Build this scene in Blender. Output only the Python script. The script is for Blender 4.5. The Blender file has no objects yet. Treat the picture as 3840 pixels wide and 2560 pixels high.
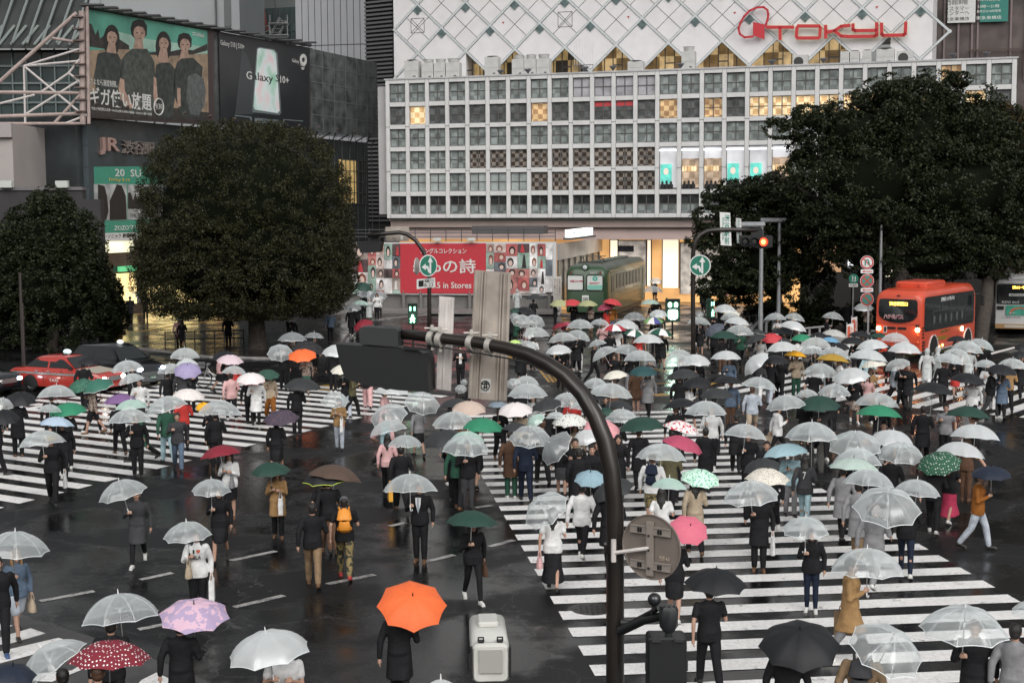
import bpy, bmesh, math, random
import numpy as np
from mathutils import Vector, Matrix, Euler
random.seed(7); rng=np.random.default_rng(7)
R=math.radians; PI=math.pi
S=bpy.context.scene; COL=S.collection
# ---------------- camera ----------------
FPX=5440*.6125; PIT=0.0929; ROL=-0.0053; HC=7.5
cp,sp,cr,sr=math.cos(PIT),math.sin(PIT),math.cos(ROL),math.sin(ROL)
cd=bpy.data.cameras.new('camera'); cam=bpy.data.objects.new('camera',cd); COL.objects.link(cam)
cd.lens=51.0; cd.sensor_width=36; cd.clip_end=3000; cd.clip_start=.5
M=Matrix(((cr,-sr,0),(sr*sp,cr*sp,-cp),(sr*cp,cr*cp,sp)))
cam.matrix_world=Matrix.Translation((0,0,HC))@M.to_4x4()
S.camera=cam
# ---------------- world, sun, exposure ----------------
W=bpy.data.worlds.new('World'); S.world=W; W.use_nodes=True
nt=W.node_tree; nt.nodes.clear()
sky=nt.nodes.new('ShaderNodeTexSky'); sky.sky_type='NISHITA'; sky.sun_disc=False
sky.sun_elevation=R(38); sky.sun_rotation=R(150); sky.air_density=1.6; sky.dust_density=6; sky.ozone_density=1.0
hs=nt.nodes.new('ShaderNodeHueSaturation'); hs.inputs['Saturation'].default_value=.15
bg=nt.nodes.new('ShaderNodeBackground'); bg.inputs[1].default_value=.085
wo=nt.nodes.new('ShaderNodeOutputWorld')
nt.links.new(sky.outputs[0],hs.inputs['Color']); nt.links.new(hs.outputs[0],bg.inputs[0]); nt.links.new(bg.outputs[0],wo.inputs[0])
sd=bpy.data.lights.new('sun','SUN'); so=bpy.data.objects.new('sun',sd); COL.objects.link(so)
sd.energy=.9; sd.angle=R(40); sd.color=(1,.97,.93)
so.rotation_euler=Euler((R(52),0,R(-30)),'XYZ')
vs=S.view_settings; vs.view_transform='Standard'; vs.look='None'; vs.gamma=1; vs.use_curve_mapping=False
vs.exposure=.52
S.render.engine='CYCLES'; cy=S.cycles
cy.use_denoising=True; cy.max_bounces=8; cy.diffuse_bounces=3; cy.glossy_bounces=3; cy.transmission_bounces=3
cy.transparent_max_bounces=24; cy.caustics_reflective=False; cy.caustics_refractive=False; cy.sample_clamp_indirect=4
# ---------------- pixel geometry ----------------
def ray(x,y):
    u=x/.6125-1920; v=y/.6125-1280
    u0=u*cr+v*sr; v0=-u*sr+v*cr
    f=5440.; yc=-v0/f
    return Vector((u0/f, cp+yc*sp, -sp+yc*cp))
def at(x,y,z=0):
    d=ray(x,y); t=(z-HC)/d.z
    return Vector((d.x*t,d.y*t,z))
def atd(x,y,Y):
    d=ray(x,y); t=Y/d.y
    return Vector((d.x*t,Y,HC+d.z*t))
def proj(p):
    x,y,z=p[0],p[1],p[2]-HC
    zc=y*cp-z*sp; yc=y*sp+z*cp
    u=5440*x/zc; v=-5440*yc/zc
    u,v=u*cr-v*sr,u*sr+v*cr
    return (u+1920)*.6125,(v+1280)*.6125
# ---------------- materials ----------------
MATS={}
def mat(name,col=(.5,.5,.5),rough=.6,metal=0,emit=0,ecol=None,var=0,vs_=6,bump=0,bs=40,alpha=1,spec=.5,trans=0,coat=0):
    if name in MATS: return MATS[name]
    m=bpy.data.materials.new(name); m.use_nodes=True; n=m.node_tree.nodes; l=m.node_tree.links
    b=n['Principled BSDF']; b.inputs['Base Color'].default_value=(*col,1); b.inputs['Roughness'].default_value=rough
    b.inputs['Metallic'].default_value=metal; b.inputs['Alpha'].default_value=alpha
    b.inputs['Specular IOR Level'].default_value=spec; b.inputs['Transmission Weight'].default_value=trans
    b.inputs['Coat Weight'].default_value=coat
    if emit:
        b.inputs['Emission Color'].default_value=(*(ecol or col),1); b.inputs['Emission Strength'].default_value=emit
    if var or bump:
        tc=n.new('ShaderNodeTexCoord'); no=n.new('ShaderNodeTexNoise'); no.inputs['Scale'].default_value=vs_; no.inputs['Detail'].default_value=6
        l.new(tc.outputs['Object'],no.inputs['Vector'])
        if var:
            cr_=n.new('ShaderNodeValToRGB'); e=cr_.color_ramp.elements
            e[0].position=.3; e[1].position=.7
            e[0].color=(*[c*(1-var) for c in col],1); e[1].color=(*[min(1,c*(1+var)) for c in col],1)
            l.new(no.outputs['Fac'],cr_.inputs[0]); l.new(cr_.outputs[0],b.inputs['Base Color'])
            if emit and not ecol: l.new(cr_.outputs[0],b.inputs['Emission Color'])
        if bump:
            n2=n.new('ShaderNodeTexNoise'); n2.inputs['Scale'].default_value=bs; l.new(tc.outputs['Object'],n2.inputs['Vector'])
            bp=n.new('ShaderNodeBump'); bp.inputs['Strength'].default_value=bump; bp.inputs['Distance'].default_value=.02
            l.new(n2.outputs['Fac'],bp.inputs['Height']); l.new(bp.outputs[0],b.inputs['Normal'])
    MATS[name]=m; return m
def N(m): return m.node_tree.nodes, m.node_tree.links, m.node_tree.nodes['Principled BSDF']
# ---------------- mesh builder ----------------
class MB:
    def __init__(s): s.v=[]; s.f=[]; s.mi=[]; s.m=0
    def face(s,idx): s.f.append(tuple(idx)); s.mi.append(s.m)
    def add(s,vs,fs):
        o=len(s.v); s.v+= [tuple(v) for v in vs]
        for f in fs: s.face([i+o for i in f])
    def hexa(s,p): # 8 points: bottom 4 ccw, top 4
        s.add(p,[(3,2,1,0),(4,5,6,7),(0,1,5,4),(1,2,6,5),(2,3,7,6),(3,0,4,7)])
    def box(s,c,d,rz=0,mtx=None):
        x,y,z=d[0]/2,d[1]/2,d[2]/2
        P=[(-x,-y,-z),(x,-y,-z),(x,y,-z),(-x,y,-z),(-x,-y,z),(x,-y,z),(x,y,z),(-x,y,z)]
        if mtx is None: mtx=Matrix.Translation(c)@Matrix.Rotation(rz,4,'Z')
        s.hexa([mtx@Vector(q) for q in P])
    def rbox(s,c,d,r=.05,rz=0,mtx=None,seg=3,axis=2):
        # box with rounded edges around one axis and small chamfer on the caps
        a=[i for i in range(3) if i!=axis]; hx,hy,hz=d[a[0]]/2,d[a[1]]/2,d[axis]/2
        r=min(r,hx*.98,hy*.98); ch=min(r*.5,hz*.5)
        def ring(ins,z):
            out=[]
            for qx,qy,a0 in ((1,1,0),(-1,1,90),(-1,-1,180),(1,-1,270)):
                for k in range(seg+1):
                    t=R(a0+90*k/seg); rr=max(r-ins,.001)
                    X=qx*(hx-r)+rr*math.cos(t); Y=qy*(hy-r)+rr*math.sin(t)
                    q=[0,0,0]; q[a[0]]=X; q[a[1]]=Y; q[axis]=z; out.append(Vector(q))
            return out
        if mtx is None: mtx=Matrix.Translation(c)@Matrix.Rotation(rz,4,'Z')
        rings=[ring(ch,-hz),ring(0,-hz+ch),ring(0,hz-ch),ring(ch,hz)]
        n=len(rings[0]); vs=[mtx@p for q in rings for p in q]; fs=[]
        for k in range(3):
            for i in range(n):
                j=(i+1)%n; fs.append((k*n+i,k*n+j,(k+1)*n+j,(k+1)*n+i))
        fs.append(tuple(range(n))[::-1]); fs.append(tuple(range(3*n,4*n)))
        s.add(vs,fs)
    def tube(s,pts,rad,n=10,cap=True,flat=None):
        pts=[Vector(p) for p in pts]; k=len(pts)
        if not hasattr(rad,'__len__'): rad=[rad]*k
        T=[(pts[min(i+1,k-1)]-pts[max(i-1,0)]).normalized() for i in range(k)]
        ref=Vector((0,0,1)) if abs(T[0].z)<.9 else Vector((0,1,0))
        vs=[];
        for i,p in enumerate(pts):
            a=T[i].cross(ref).normalized(); b=T[i].cross(a).normalized(); ref=-b if False else ref
            rr=rad[i]; ra,rb=(rr if hasattr(rr,'__len__') else (rr,rr))
            for j in range(n):
                t=2*PI*j/n; vs.append(p+a*ra*math.cos(t)+b*rb*math.sin(t))
        fs=[]
        for i in range(k-1):
            for j in range(n):
                q=(j+1)%n; fs.append((i*n+j,i*n+q,(i+1)*n+q,(i+1)*n+j))
        if cap: fs.append(tuple(range(n))[::-1]); fs.append(tuple(range((k-1)*n,k*n)))
        s.add(vs,fs)
    def cyl(s,p0,p1,r,n=12,r1=None): s.tube([p0,p1],[r,r if r1 is None else r1],n)
    def lathe(s,prof,n=16,mtx=Matrix(),sx=1,sy=1):
        vs=[];fs=[]; k=len(prof)
        for r_,z in prof:
            for j in range(n):
                t=2*PI*j/n; vs.append(mtx@Vector((r_*math.cos(t)*sx,r_*math.sin(t)*sy,z)))
        for i in range(k-1):
            for j in range(n):
                q=(j+1)%n; fs.append((i*n+j,i*n+q,(i+1)*n+q,(i+1)*n+j))
        cl=prof[0]==prof[-1]
        if prof[0][0]>1e-4 and not cl: fs.append(tuple(range(n))[::-1])
        if prof[-1][0]>1e-4 and not cl: fs.append(tuple(range((k-1)*n,k*n)))
        s.add(vs,fs)
    def ball(s,c,r,n=12,k=8):
        rr=r if hasattr(r,'__len__') else (r,r,r)
        m=Matrix.Translation(c)@Matrix.Diagonal((*rr,1))
        s.lathe([(math.sin(PI*i/k),-math.cos(PI*i/k)) for i in range(k+1)],n,m)
    def prism(s,pts,nrm,t):
        # planar polygon (3d points) extruded along nrm by t
        a=[Vector(p) for p in pts]; nv=Vector(nrm)*t; n=len(a)
        s.add(a+[p+nv for p in a],[tuple(range(n))[::-1],tuple(range(n,2*n))]+[(i,(i+1)%n,(i+1)%n+n,i+n) for i in range(n)])
    def poly(s,pts): s.add(pts,[tuple(range(len(pts)))])
    def mesh(s,name,mats):
        me=bpy.data.meshes.new(name); me.from_pydata(s.v,[],s.f)
        mats=mats if isinstance(mats,(list,tuple)) else [mats]
        for m in mats: me.materials.append(m)
        if len(mats)>1: me.polygons.foreach_set('material_index',s.mi)
        return me
    def obj(s,name,mats,parent=None,smooth=False,loc=None,local=False):
        me=s.mesh(name,mats); fixn(me)
        if smooth: shade(me,smooth)
        o=bpy.data.objects.new(name,me); COL.objects.link(o)
        if parent is not None:
            o.parent=parent
            if not local: o.matrix_parent_inverse=pmat(parent).inverted()
        if loc is not None: o.location=loc
        return o
def fixn(me):
    bm=bmesh.new(); bm.from_mesh(me); bmesh.ops.recalc_face_normals(bm,faces=bm.faces); bm.to_mesh(me); bm.free()
def shade(me,ang=40):
    me.polygons.foreach_set('use_smooth',[True]*len(me.polygons))
    if ang is not True:
        try: me.set_sharp_from_angle(angle=R(ang))
        except Exception: pass
def pmat(o):
    return Matrix.LocRotScale(o.location,o.rotation_euler,o.scale)
def empty(name,loc=(0,0,0),rz=0,label=None,cat=None,group=None):
    o=bpy.data.objects.new(name,None); COL.objects.link(o); o.location=loc; o.rotation_euler=(0,0,rz); o.empty_display_size=.2
    if label: tag(o,label,cat,group)
    return o
def tag(o,label=None,cat=None,group=None,kind=None):
    if label: o['label']=label
    if cat: o['category']=cat
    if group: o['group']=group
    if kind: o['kind']=kind
    return o
def copy_tree(o,parent=None):
    c=o.copy(); COL.objects.link(c)
    if parent is not None: c.parent=parent
    for ch in list(o.children): copy_tree(ch,c)
    return c
# ---------------- vertical plane helper ----------------
class Wall:
    def __init__(s,x1,d1,x2,d2,back=0):
        a=atd(x1,474,d1); b=atd(x2,474,d2); a.z=b.z=0
        s.u=(b-a).normalized(); s.n=Vector((s.u.y,-s.u.x,0))
        if s.n.y>0: s.n=-s.n
        s.o=a-s.n*back; s.w=(b-a).length
    def p(s,x,y,off=0):
        d=ray(x,y); o=s.o+s.n*off; c=Vector((0,0,HC))
        t=(o-c).dot(s.n)/d.dot(s.n); return c+d*t
    def uz(s,u,z,off=0): return s.o+s.u*u+s.n*off+Vector((0,0,z))
    def U(s,x,y=474): return (s.p(x,y)-s.o).dot(s.u)
    def Z(s,x,y): return s.p(x,y).z
    def box(s,mb,u0,u1,z0,z1,n0,n1):
        P=[s.uz(u,z,n) for z in (z0,z1) for u,n in ((u0,n1),(u1,n1),(u1,n0),(u0,n0))]
        mb.hexa(P)
    def poly(s,mb,pts,off,t=.02):
        mb.prism([s.p(x,y,off) for x,y in pts],s.n,t)
    def mtx(s,x,y,off=0):
        o=s.p(x,y,off); return Matrix(((s.u.x,0,s.n.x,o.x),(s.u.y,0,s.n.y,o.y),(0,1,0,o.z),(0,0,0,1)))
# ---------------- text ----------------
def text_mesh(txt,size=1,ext=.01,align='CENTER',spacing=1,bold=0,shear=0):
    c=bpy.data.curves.new('t','FONT'); c.body=txt; c.size=size; c.extrude=ext; c.align_x=align; c.align_y='CENTER'
    c.space_character=spacing; c.offset=bold; c.shear=shear; c.resolution_u=2
    o=bpy.data.objects.new('t',c); COL.objects.link(o)
    dg=bpy.context.evaluated_depsgraph_get(); me=bpy.data.meshes.new_from_object(o.evaluated_get(dg))
    bpy.data.objects.remove(o); bpy.data.curves.remove(c)
    return me
def text_into(mb,txt,mtx,w=None,h=None,ext=.01,spacing=1,bold=0,shear=0,vertical=False):
    """adds text fitted to width w / height h (metres), centred at mtx (x right, y up, z out)"""
    if vertical: txt='\n'.join(txt)
    me=text_mesh(txt,1,0.5,spacing=spacing,bold=bold,shear=shear)
    V=[v.co.copy() for v in me.vertices]
    if not V: return
    x0=min(v.x for v in V);x1=max(v.x for v in V);y0=min(v.y for v in V);y1=max(v.y for v in V)
    sx=(w/(x1-x0)) if w else None; sy=(h/(y1-y0)) if h else None
    sx=sx or sy; sy=sy or sx
    vs=[mtx@Vector(((v.x-(x0+x1)/2)*sx,(v.y-(y0+y1)/2)*sy,v.z*ext*2)) for v in V]
    mb.add(vs,[tuple(p.vertices) for p in me.polygons]); bpy.data.meshes.remove(me)
def mk(o,u,n):
    """frame at o with x along u and outward normal n"""
    u=Vector(u).normalized(); n=Vector(n).normalized(); v=n.cross(u)
    return Matrix(((u.x,v.x,n.x,o[0]),(u.y,v.y,n.y,o[1]),(u.z,v.z,n.z,o[2]),(0,0,0,1)))
# ================= GROUND =================
def wet(name,col,var,rough0,rough1,scale=.35,spec=.5,grain=.25,tile=None,crack=False):
    m=bpy.data.materials.new(name); m.use_nodes=True; n,l,b=N(m); MATS[name]=m
    tc=n.new('ShaderNodeTexCoord')
    n1=n.new('ShaderNodeTexNoise'); n1.inputs['Scale'].default_value=scale; n1.inputs['Detail'].default_value=7; n1.inputs['Roughness'].default_value=.6
    n2=n.new('ShaderNodeTexNoise'); n2.inputs['Scale'].default_value=55; n2.inputs['Detail'].default_value=2
    n3=n.new('ShaderNodeTexNoise'); n3.inputs['Scale'].default_value=scale*9; n3.inputs['Detail'].default_value=4
    for q in (n1,n2,n3): l.new(tc.outputs['Object'],q.inputs['Vector'])
    r=n.new('ShaderNodeValToRGB'); e=r.color_ramp.elements; e[0].position=.44; e[1].position=.56
    e[0].color=(rough0,)*3+(1,); e[1].color=(rough1,)*3+(1,)
    l.new(n1.outputs['Fac'],r.inputs[0]); l.new(r.outputs[0],b.inputs['Roughness'])
    c=n.new('ShaderNodeValToRGB'); e=c.color_ramp.elements; e[0].position=.35; e[1].position=.72
    e[0].color=(*[x*(1-var) for x in col],1); e[1].color=(*[x*(1+var) for x in col],1)
    mx=n.new('ShaderNodeMath'); mx.operation='ADD'; m2=n.new('ShaderNodeMath'); m2.operation='MULTIPLY'; m2.inputs[1].default_value=.5
    l.new(n3.outputs['Fac'],mx.inputs[0]); l.new(n2.outputs['Fac'],mx.inputs[1]); l.new(mx.outputs[0],m2.inputs[0]); l.new(m2.outputs[0],c.inputs[0])
    last=c.outputs[0]
    if tile:
        br=n.new('ShaderNodeTexBrick'); br.inputs['Scale'].default_value=1; br.inputs['Brick Width'].default_value=tile[0]; br.inputs['Row Height'].default_value=tile[1]
        br.inputs['Mortar Size'].default_value=.012; br.inputs['Color1'].default_value=(1,1,1,1); br.inputs['Color2'].default_value=(.82,.8,.82,1); br.inputs['Mortar'].default_value=(.45,.45,.45,1)
        mp=n.new('ShaderNodeMapping'); mp.inputs['Rotation'].default_value=(0,0,.2); l.new(tc.outputs['Object'],mp.inputs[0]); l.new(mp.outputs[0],br.inputs['Vector'])
        mm=n.new('ShaderNodeMixRGB'); mm.blend_type='MULTIPLY'; mm.inputs[0].default_value=1
        l.new(last,mm.inputs[1]); l.new(br.outputs['Color'],mm.inputs[2]); last=mm.outputs[0]
    if crack:
        mp=n.new('ShaderNodeMapping'); mp.inputs['Scale'].default_value=(.22,.22,.22); nz=n.new('ShaderNodeTexNoise'); nz.inputs['Scale'].default_value=1.4; nz.inputs['Detail'].default_value=8
        l.new(tc.outputs['Object'],nz.inputs['Vector']); mv=n.new('ShaderNodeMixRGB'); mv.blend_type='ADD'; mv.inputs[0].default_value=.35; l.new(tc.outputs['Object'],mp.inputs[0]); l.new(mp.outputs[0],mv.inputs[1]); l.new(nz.outputs['Color'],mv.inputs[2])
        vo=n.new('ShaderNodeTexVoronoi'); vo.feature='DISTANCE_TO_EDGE'; vo.inputs['Scale'].default_value=1; l.new(mv.outputs[0],vo.inputs['Vector'])
        lt=n.new('ShaderNodeMath'); lt.operation='LESS_THAN'; lt.inputs[1].default_value=.0035; l.new(vo.outputs['Distance'],lt.inputs[0])
        mm=n.new('ShaderNodeMixRGB'); mm.inputs[2].default_value=(.05,.05,.05,1); l.new(lt.outputs[0],mm.inputs[0]); l.new(last,mm.inputs[1]); last=mm.outputs[0]
        # bright aggregate specks
        v2=n.new('ShaderNodeTexVoronoi'); v2.inputs['Scale'].default_value=16; l.new(tc.outputs['Object'],v2.inputs['Vector']); l2=n.new('ShaderNodeMath'); l2.operation='LESS_THAN'; l2.inputs[1].default_value=.12; l.new(v2.outputs['Distance'],l2.inputs[0])
        m3=n.new('ShaderNodeMixRGB'); m3.inputs[2].default_value=(.10,.10,.10,1); l.new(l2.outputs[0],m3.inputs[0]); l.new(last,m3.inputs[1]); last=m3.outputs[0]
    l.new(last,b.inputs['Base Color']); b.inputs['Specular IOR Level'].default_value=spec
    bp=n.new('ShaderNodeBump'); bp.inputs['Strength'].default_value=grain; bp.inputs['Distance'].default_value=.015
    l.new(m2.outputs[0],bp.inputs['Height']); l.new(bp.outputs[0],b.inputs['Normal'])
    return m
ASPH=wet('wet_asphalt',(.0065,.0068,.0076),.38,.07,.5,spec=.24,grain=.22,crack=True)
ASPH2=wet('wet_dry_asphalt',(.07,.069,.069),.3,.4,.6,spec=.25)
PLAZA=wet('wet_paving',(.026,.022,.021),.3,.07,.3,tile=(.6,.3),spec=.42,grain=.25)
PAINT=wet('road_paint_white',(.80,.79,.78),.22,.35,.6,scale=1.2,grain=.15,spec=.3)
PAINTO=wet('road_paint_worn',(.42,.41,.4),.5,.3,.6,scale=4,grain=.15,spec=.3)
YEL=wet('paint_yellow',(.42,.24,.04),.35,.25,.5,scale=2,spec=.4)
KERB=mat('kerb_stone',(.26,.25,.25),.45,var=.25,vs_=3)
# wear: let cracks of asphalt show through paint
for m in (PAINT,PAINTO):
    n,l,b=N(m); src=b.inputs['Base Color'].links[0].from_socket
    tc=[q for q in n if q.type=='TEX_COORD'][0]
    v=n.new('ShaderNodeTexNoise'); v.inputs['Scale'].default_value=3.2; v.inputs['Detail'].default_value=10; v.inputs['Roughness'].default_value=.75
    l.new(tc.outputs['Object'],v.inputs['Vector'])
    rp=n.new('ShaderNodeValToRGB'); rp.color_ramp.elements[0].position=.33 if m is PAINT else .42; rp.color_ramp.elements[1].position=.42 if m is PAINT else .52
    l.new(v.outputs['Fac'],rp.inputs[0]); mx=n.new('ShaderNodeMixRGB'); mx.inputs[1].default_value=(.13,.13,.13,1)
    l.new(rp.outputs[0],mx.inputs[0]); l.new(src,mx.inputs[2]); l.new(mx.outputs[0],b.inputs['Base Color'])
def sheet(name,pts,z,m,label=None):
    mb=MB(); mb.poly([(p[0],p[1],z) for p in pts]); return tag(mb.obj(name,m),kind='structure')
sheet('road',[(-400,-60),(400,-60),(400,700),(-400,700)],0,ASPH)
def G(x,y): p=at(x,y,0); return (p.x,p.y)
# plaza beyond the crossing with a low kerb
pl=[G(-200,790),G(0,778),G(140,770),G(300,795),G(470,815),G(700,818),G(790,800),G(815,745),G(900,722),G(1000,718),G(1150,716),G(1240,712),G(1330,735),G(1430,745),G(1500,742),G(1530,700),G(1550,650),G(1560,610),G(1750,600),G(1580,640)]
def slab(name,pts,z0,z1,m,km):
    mb=MB(); n=len(pts)
    mb.m=0; mb.poly([(p[0],p[1],z1) for p in pts]); mb.m=1
    for i in range(n):
        a,b=pts[i],pts[(i+1)%n]; mb.poly([(a[0],a[1],z0),(b[0],b[1],z0),(b[0],b[1],z1),(a[0],a[1],z1)])
    return tag(mb.obj(name,[m,km]),kind='structure')
far=[G(-200,790),G(0,778),G(140,772),G(300,800),G(480,822),G(640,826),G(760,812),G(800,770),G(850,738),G(1000,722),G(1150,720),G(1270,722),G(1400,735),G(1480,738),G(1500,700),G(1520,640)]
far+= [(18,160),(-120,160)]
slab('plaza',far,-.02,.12,PLAZA,KERB)
far2=[G(1625,800),G(1640,700),G(1640,640),(22,150),(90,150),(90,86),G(2352,735),G(2250,755),G(2000,762),G(1900,775),G(1750,795)]
slab('pavement',far2,-.02,.12,PLAZA,KERB)
# lighter asphalt by the near kerb at bottom left
sheet('asphalt_patch',[G(-60,1395),G(20,1398),G(75,1420),G(200,1458),G(342,1508),G(470,1560),G(620,1640),G(-60,1700)],.004,ASPH2)
# crosswalks
SC=HC/6.332
def cross(o,a,b,W_,n0,n1,z=.008,pitch=.9*SC,w=.47*SC,vary=None,skipdir=1):
    mb=MB(); d=Vector((math.cos(a),math.sin(a),0)); e=Vector((math.cos(b),math.sin(b),0)); perp=Vector((math.sin(a),-math.cos(a),0))
    L=pitch/abs(e.dot(perp)); k=w/abs(e.dot(perp)); o=Vector((o[0],o[1],z))
    for n in range(n0,n1):
        W0,W1=(vary(n) if vary else (0,W_))
        q=o+e*(L*n)
        nseg=max(1,int(abs(W1-W0)/1.2)); A=[q+d*(W0+(W1-W0)*i/nseg) for i in range(nseg+1)]
        B=[p+e*k for p in A]
        mb.poly(A+B[::-1])
    return mb
ca=cross((-.5274*SC,32.0908*SC),.116,-1.4459,7.3853*SC*1,-13,22)
tag(ca.obj('zebra_crossing_centre',PAINT),kind='structure')
cb=cross((-10.6492*SC,30.8461*SC),-.5521,1.1194,-11.5*SC,-2,22)
tag(cb.obj('zebra_crossing_left',PAINT),kind='structure')
# right crossing: near edge line and stripe direction
P1=at(2736*.6125,1469*.6125); P2=at(3793*.6125,1562*.6125); b_=math.atan2(P2.y-P1.y,P2.x-P1.x)
Q1=at((3160+1380/3.459)*.6125,(1400+462/3.459)*.6125);Q2=at((3160+1850/3.459)*.6125,(1400+322/3.459)*.6125); a_=math.atan2(Q2.y-Q1.y,Q2.x-Q1.x)
cc=cross((P1.x,P1.y),a_,b_,9,-1,17)
tag(cc.obj('zebra_crossing_right',PAINT),kind='structure')
mb=MB()
for p in ([(-40,1440),(0,1433),(30,1437),(-10,1452)],[(20,1458),(70,1443),(105,1455),(25,1478),(-20,1484),(-40,1476)],[(-60,1510),(135,1465),(172,1478),(-60,1540)],[(-60,1560),(165,1540),(235,1497),(268,1506),(120,1566)],[(325,1562),(359,1545),(398,1563),(380,1580),(300,1590)]):
    mb.poly([(*G(*q),.012) for q in p])
tag(mb.obj('zebra_crossing_near',PAINT),kind='structure')
# lane dashes, stop lines
def seg(mb,x0,y0,x1,y1,w=.16,z=.006):
    a=Vector((*G(x0,y0),z)); b=Vector((*G(x1,y1),z)); t=(b-a).normalized(); s=Vector((-t.y,t.x,0))*w/2
    k=max(1,int((b-a).length/.7)); L=[a.lerp(b,i/k) for i in range(k+1)]
    mb.poly([p-s for p in L]+[p+s for p in L[::-1]])
mb=MB()
for q in ((92,1380,216,1357),(322,1331,396,1315),(530,1287,634,1265),(538,1394,652,1367),(752,1341,860,1319),(318,1445,376,1434),(895,1208,931,1200),(972,1291,1043,1274),(1124,1255,1180,1240),(1092,1166,1129,1160)):
    seg(mb,*q,w=.17)
tag(mb.obj('lane_dashes',PAINTO),kind='structure')
mb=MB()
for q in ((315,903,372,893),(80,918,145,925),(34,945,92,933),(1152,1,1,1)):
    if q[0]!=1152: seg(mb,*q,w=.4)
seg(mb,2266,815,2334,797,w=.3); seg(mb,70,970,200,982,w=.3); seg(mb,1870,817,2010,797,w=.3)
tag(mb.obj('stop_lines',PAINT),kind='structure')
mb=MB(); 
for dx in (0,10,20): seg(mb,1226+dx,832,1262+dx,878,w=.12,z=.006)
seg(mb,1415,834,1540,853,w=.14); seg(mb,1488,882,1542,879,w=.16); seg(mb,1500,908,1535,905,w=.6);seg(mb,1560,900,1625,878,w=.9)
seg(mb,735,894,760,896,w=.5); seg(mb,742,884,770,888,w=.4); seg(mb,1165,812,1182,823,w=.9)
tag(mb.obj('tactile_strip_road',YEL),kind='structure')
mb=MB()
seg(mb,283,772,410,751,w=.3,z=.126);seg(mb,410,751,550,734,w=.3,z=.126); seg(mb,300,727,360,722,w=.3,z=.126); seg(mb,1660,700,2000,690,w=.3,z=.126)
tag(mb.obj('tactile_strip_plaza',YEL),kind='structure')
# manhole
mb=MB(); c=at(1360,1399,.006); mb.lathe([(.001,.012),(.38,.012),(.40,.006),(.46,.006),(.46,.0)],28,Matrix.Translation((c.x,c.y,0)))
for i in range(-3,4):
    for j in range(-3,4):
        if i*i+j*j<10: mb.box((c.x+i*.1,c.y+j*.1,.016),(.06,.06,.01))
tag(mb.obj('manhole_cover',mat('iron_cover',(.05,.048,.046),.35,.6)),'round cast iron manhole cover among the crossing stripes beside the black post','manhole cover')
# ================= BUILDINGS =================
WHT=mat('facade_white',(.60,.60,.60),.6,var=.07,vs_=1.5); WHT2=mat('panel_white',(.62,.61,.62),.45,var=.05,vs_=1)
def cracks(): pass
FROST=mat('frosted_glass',(.16,.20,.19),.18,var=.35,vs_=2.2); 
def chk(nm,c1,c2,sc,rough=.3,emit=0,em=None):
    m=mat(nm,c1,rough); n,l,b=N(m); tc=n.new('ShaderNodeTexCoord'); k=n.new('ShaderNodeTexChecker'); k.inputs['Scale'].default_value=sc
    no=n.new('ShaderNodeTexNoise'); no.inputs['Scale'].default_value=1.3; no.inputs['Detail'].default_value=4
    k.inputs[1].default_value=(*c1,1); k.inputs[2].default_value=(*c2,1)
    mp=n.new('ShaderNodeMapping'); mp.inputs['Rotation'].default_value=(0,0,R(18.5)); l.new(tc.outputs['Object'],mp.inputs[0]); l.new(mp.outputs[0],k.inputs[0]); l.new(tc.outputs['Object'],no.inputs[0])
    mx=n.new('ShaderNodeMixRGB'); mx.blend_type='MULTIPLY'; mx.inputs[0].default_value=.8; l.new(k.outputs[0],mx.inputs[1])
    rp=n.new('ShaderNodeValToRGB'); rp.color_ramp.elements[0].position=.3; rp.color_ramp.elements[0].color=(.3,.3,.3,1); rp.color_ramp.elements[1].position=.65; l.new(no.outputs['Fac'],rp.inputs[0]); l.new(rp.outputs[0],mx.inputs[2])
    l.new(mx.outputs[0],b.inputs['Base Color'])
    if emit:
        l.new(mx.outputs[0],b.inputs['Emission Color']); b.inputs['Emission Strength'].default_value=emit
    return m
GL_F=chk('glass_frosted_checks',(.21,.24,.235),(.31,.35,.345),2.1,.25)
GL_D=chk('glass_dark_checks',(.10,.11,.11),(.15,.16,.16),2.1,.15)
GL_P=mat('glass_plain_pale',(.33,.37,.36),.25,var=.3,vs_=1.1); GL_R=mat('glass_rosy_reflection',(.38,.37,.40),.15,var=.35,vs_=.9)  # rosy panes: a reflection painted into the glass colour
GL_DD=chk('glass_dark_upper',(.03,.032,.033),(.045,.047,.048),2.1,.2)
GL_B=chk('glass_brown_checks',(.07,.048,.038),(.32,.285,.25),3.1,.25)
GL_W=chk('glass_warm_lit',(.6,.38,.18),(.85,.66,.40),2.4,.3,emit=.55)
GL_W2=chk('glass_warm_dim',(.35,.2,.1),(.6,.42,.22),2.6,.3,emit=.45)
GL_K=mat('glass_cool_lit',(.5,.5,.52),.3,emit=.3,var=.3,vs_=.5); GL_T=mat('display_teal',(.1,.45,.38),.3,emit=.6,var=.3,vs_=2)
MUL=mat('mullion_grey',(.09,.085,.085),.5); JOINT=mat('joint_dark',(.06,.06,.06),.7)
d=WBD=Wall(893,118,2322,103)
NB=28; PW=d.w/NB
def zz(v,x=916): return d.Z(x,(240+v/2.53)*.6125)
ZT=zz(152); rows_=[(zz(a),zz(b)) for a,b in ((187,365),(405,578),(618,790),(830,1000),(1042,1212),(1254,1425))]; ZB=zz(1462)
wb=empty('department_store',(d.o.x,d.o.y,0),0,'long white grid-fronted department store with six rows of square windows','building')
fr=MB(); DP=.22
cw=.155
for i in range(NB+1):
    u=i*PW; d.box(fr,u-cw,u+cw,ZB,ZT,-DP,.0)
zs=[ZT]+[z for r_ in rows_ for z in r_]+[ZB]
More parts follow.
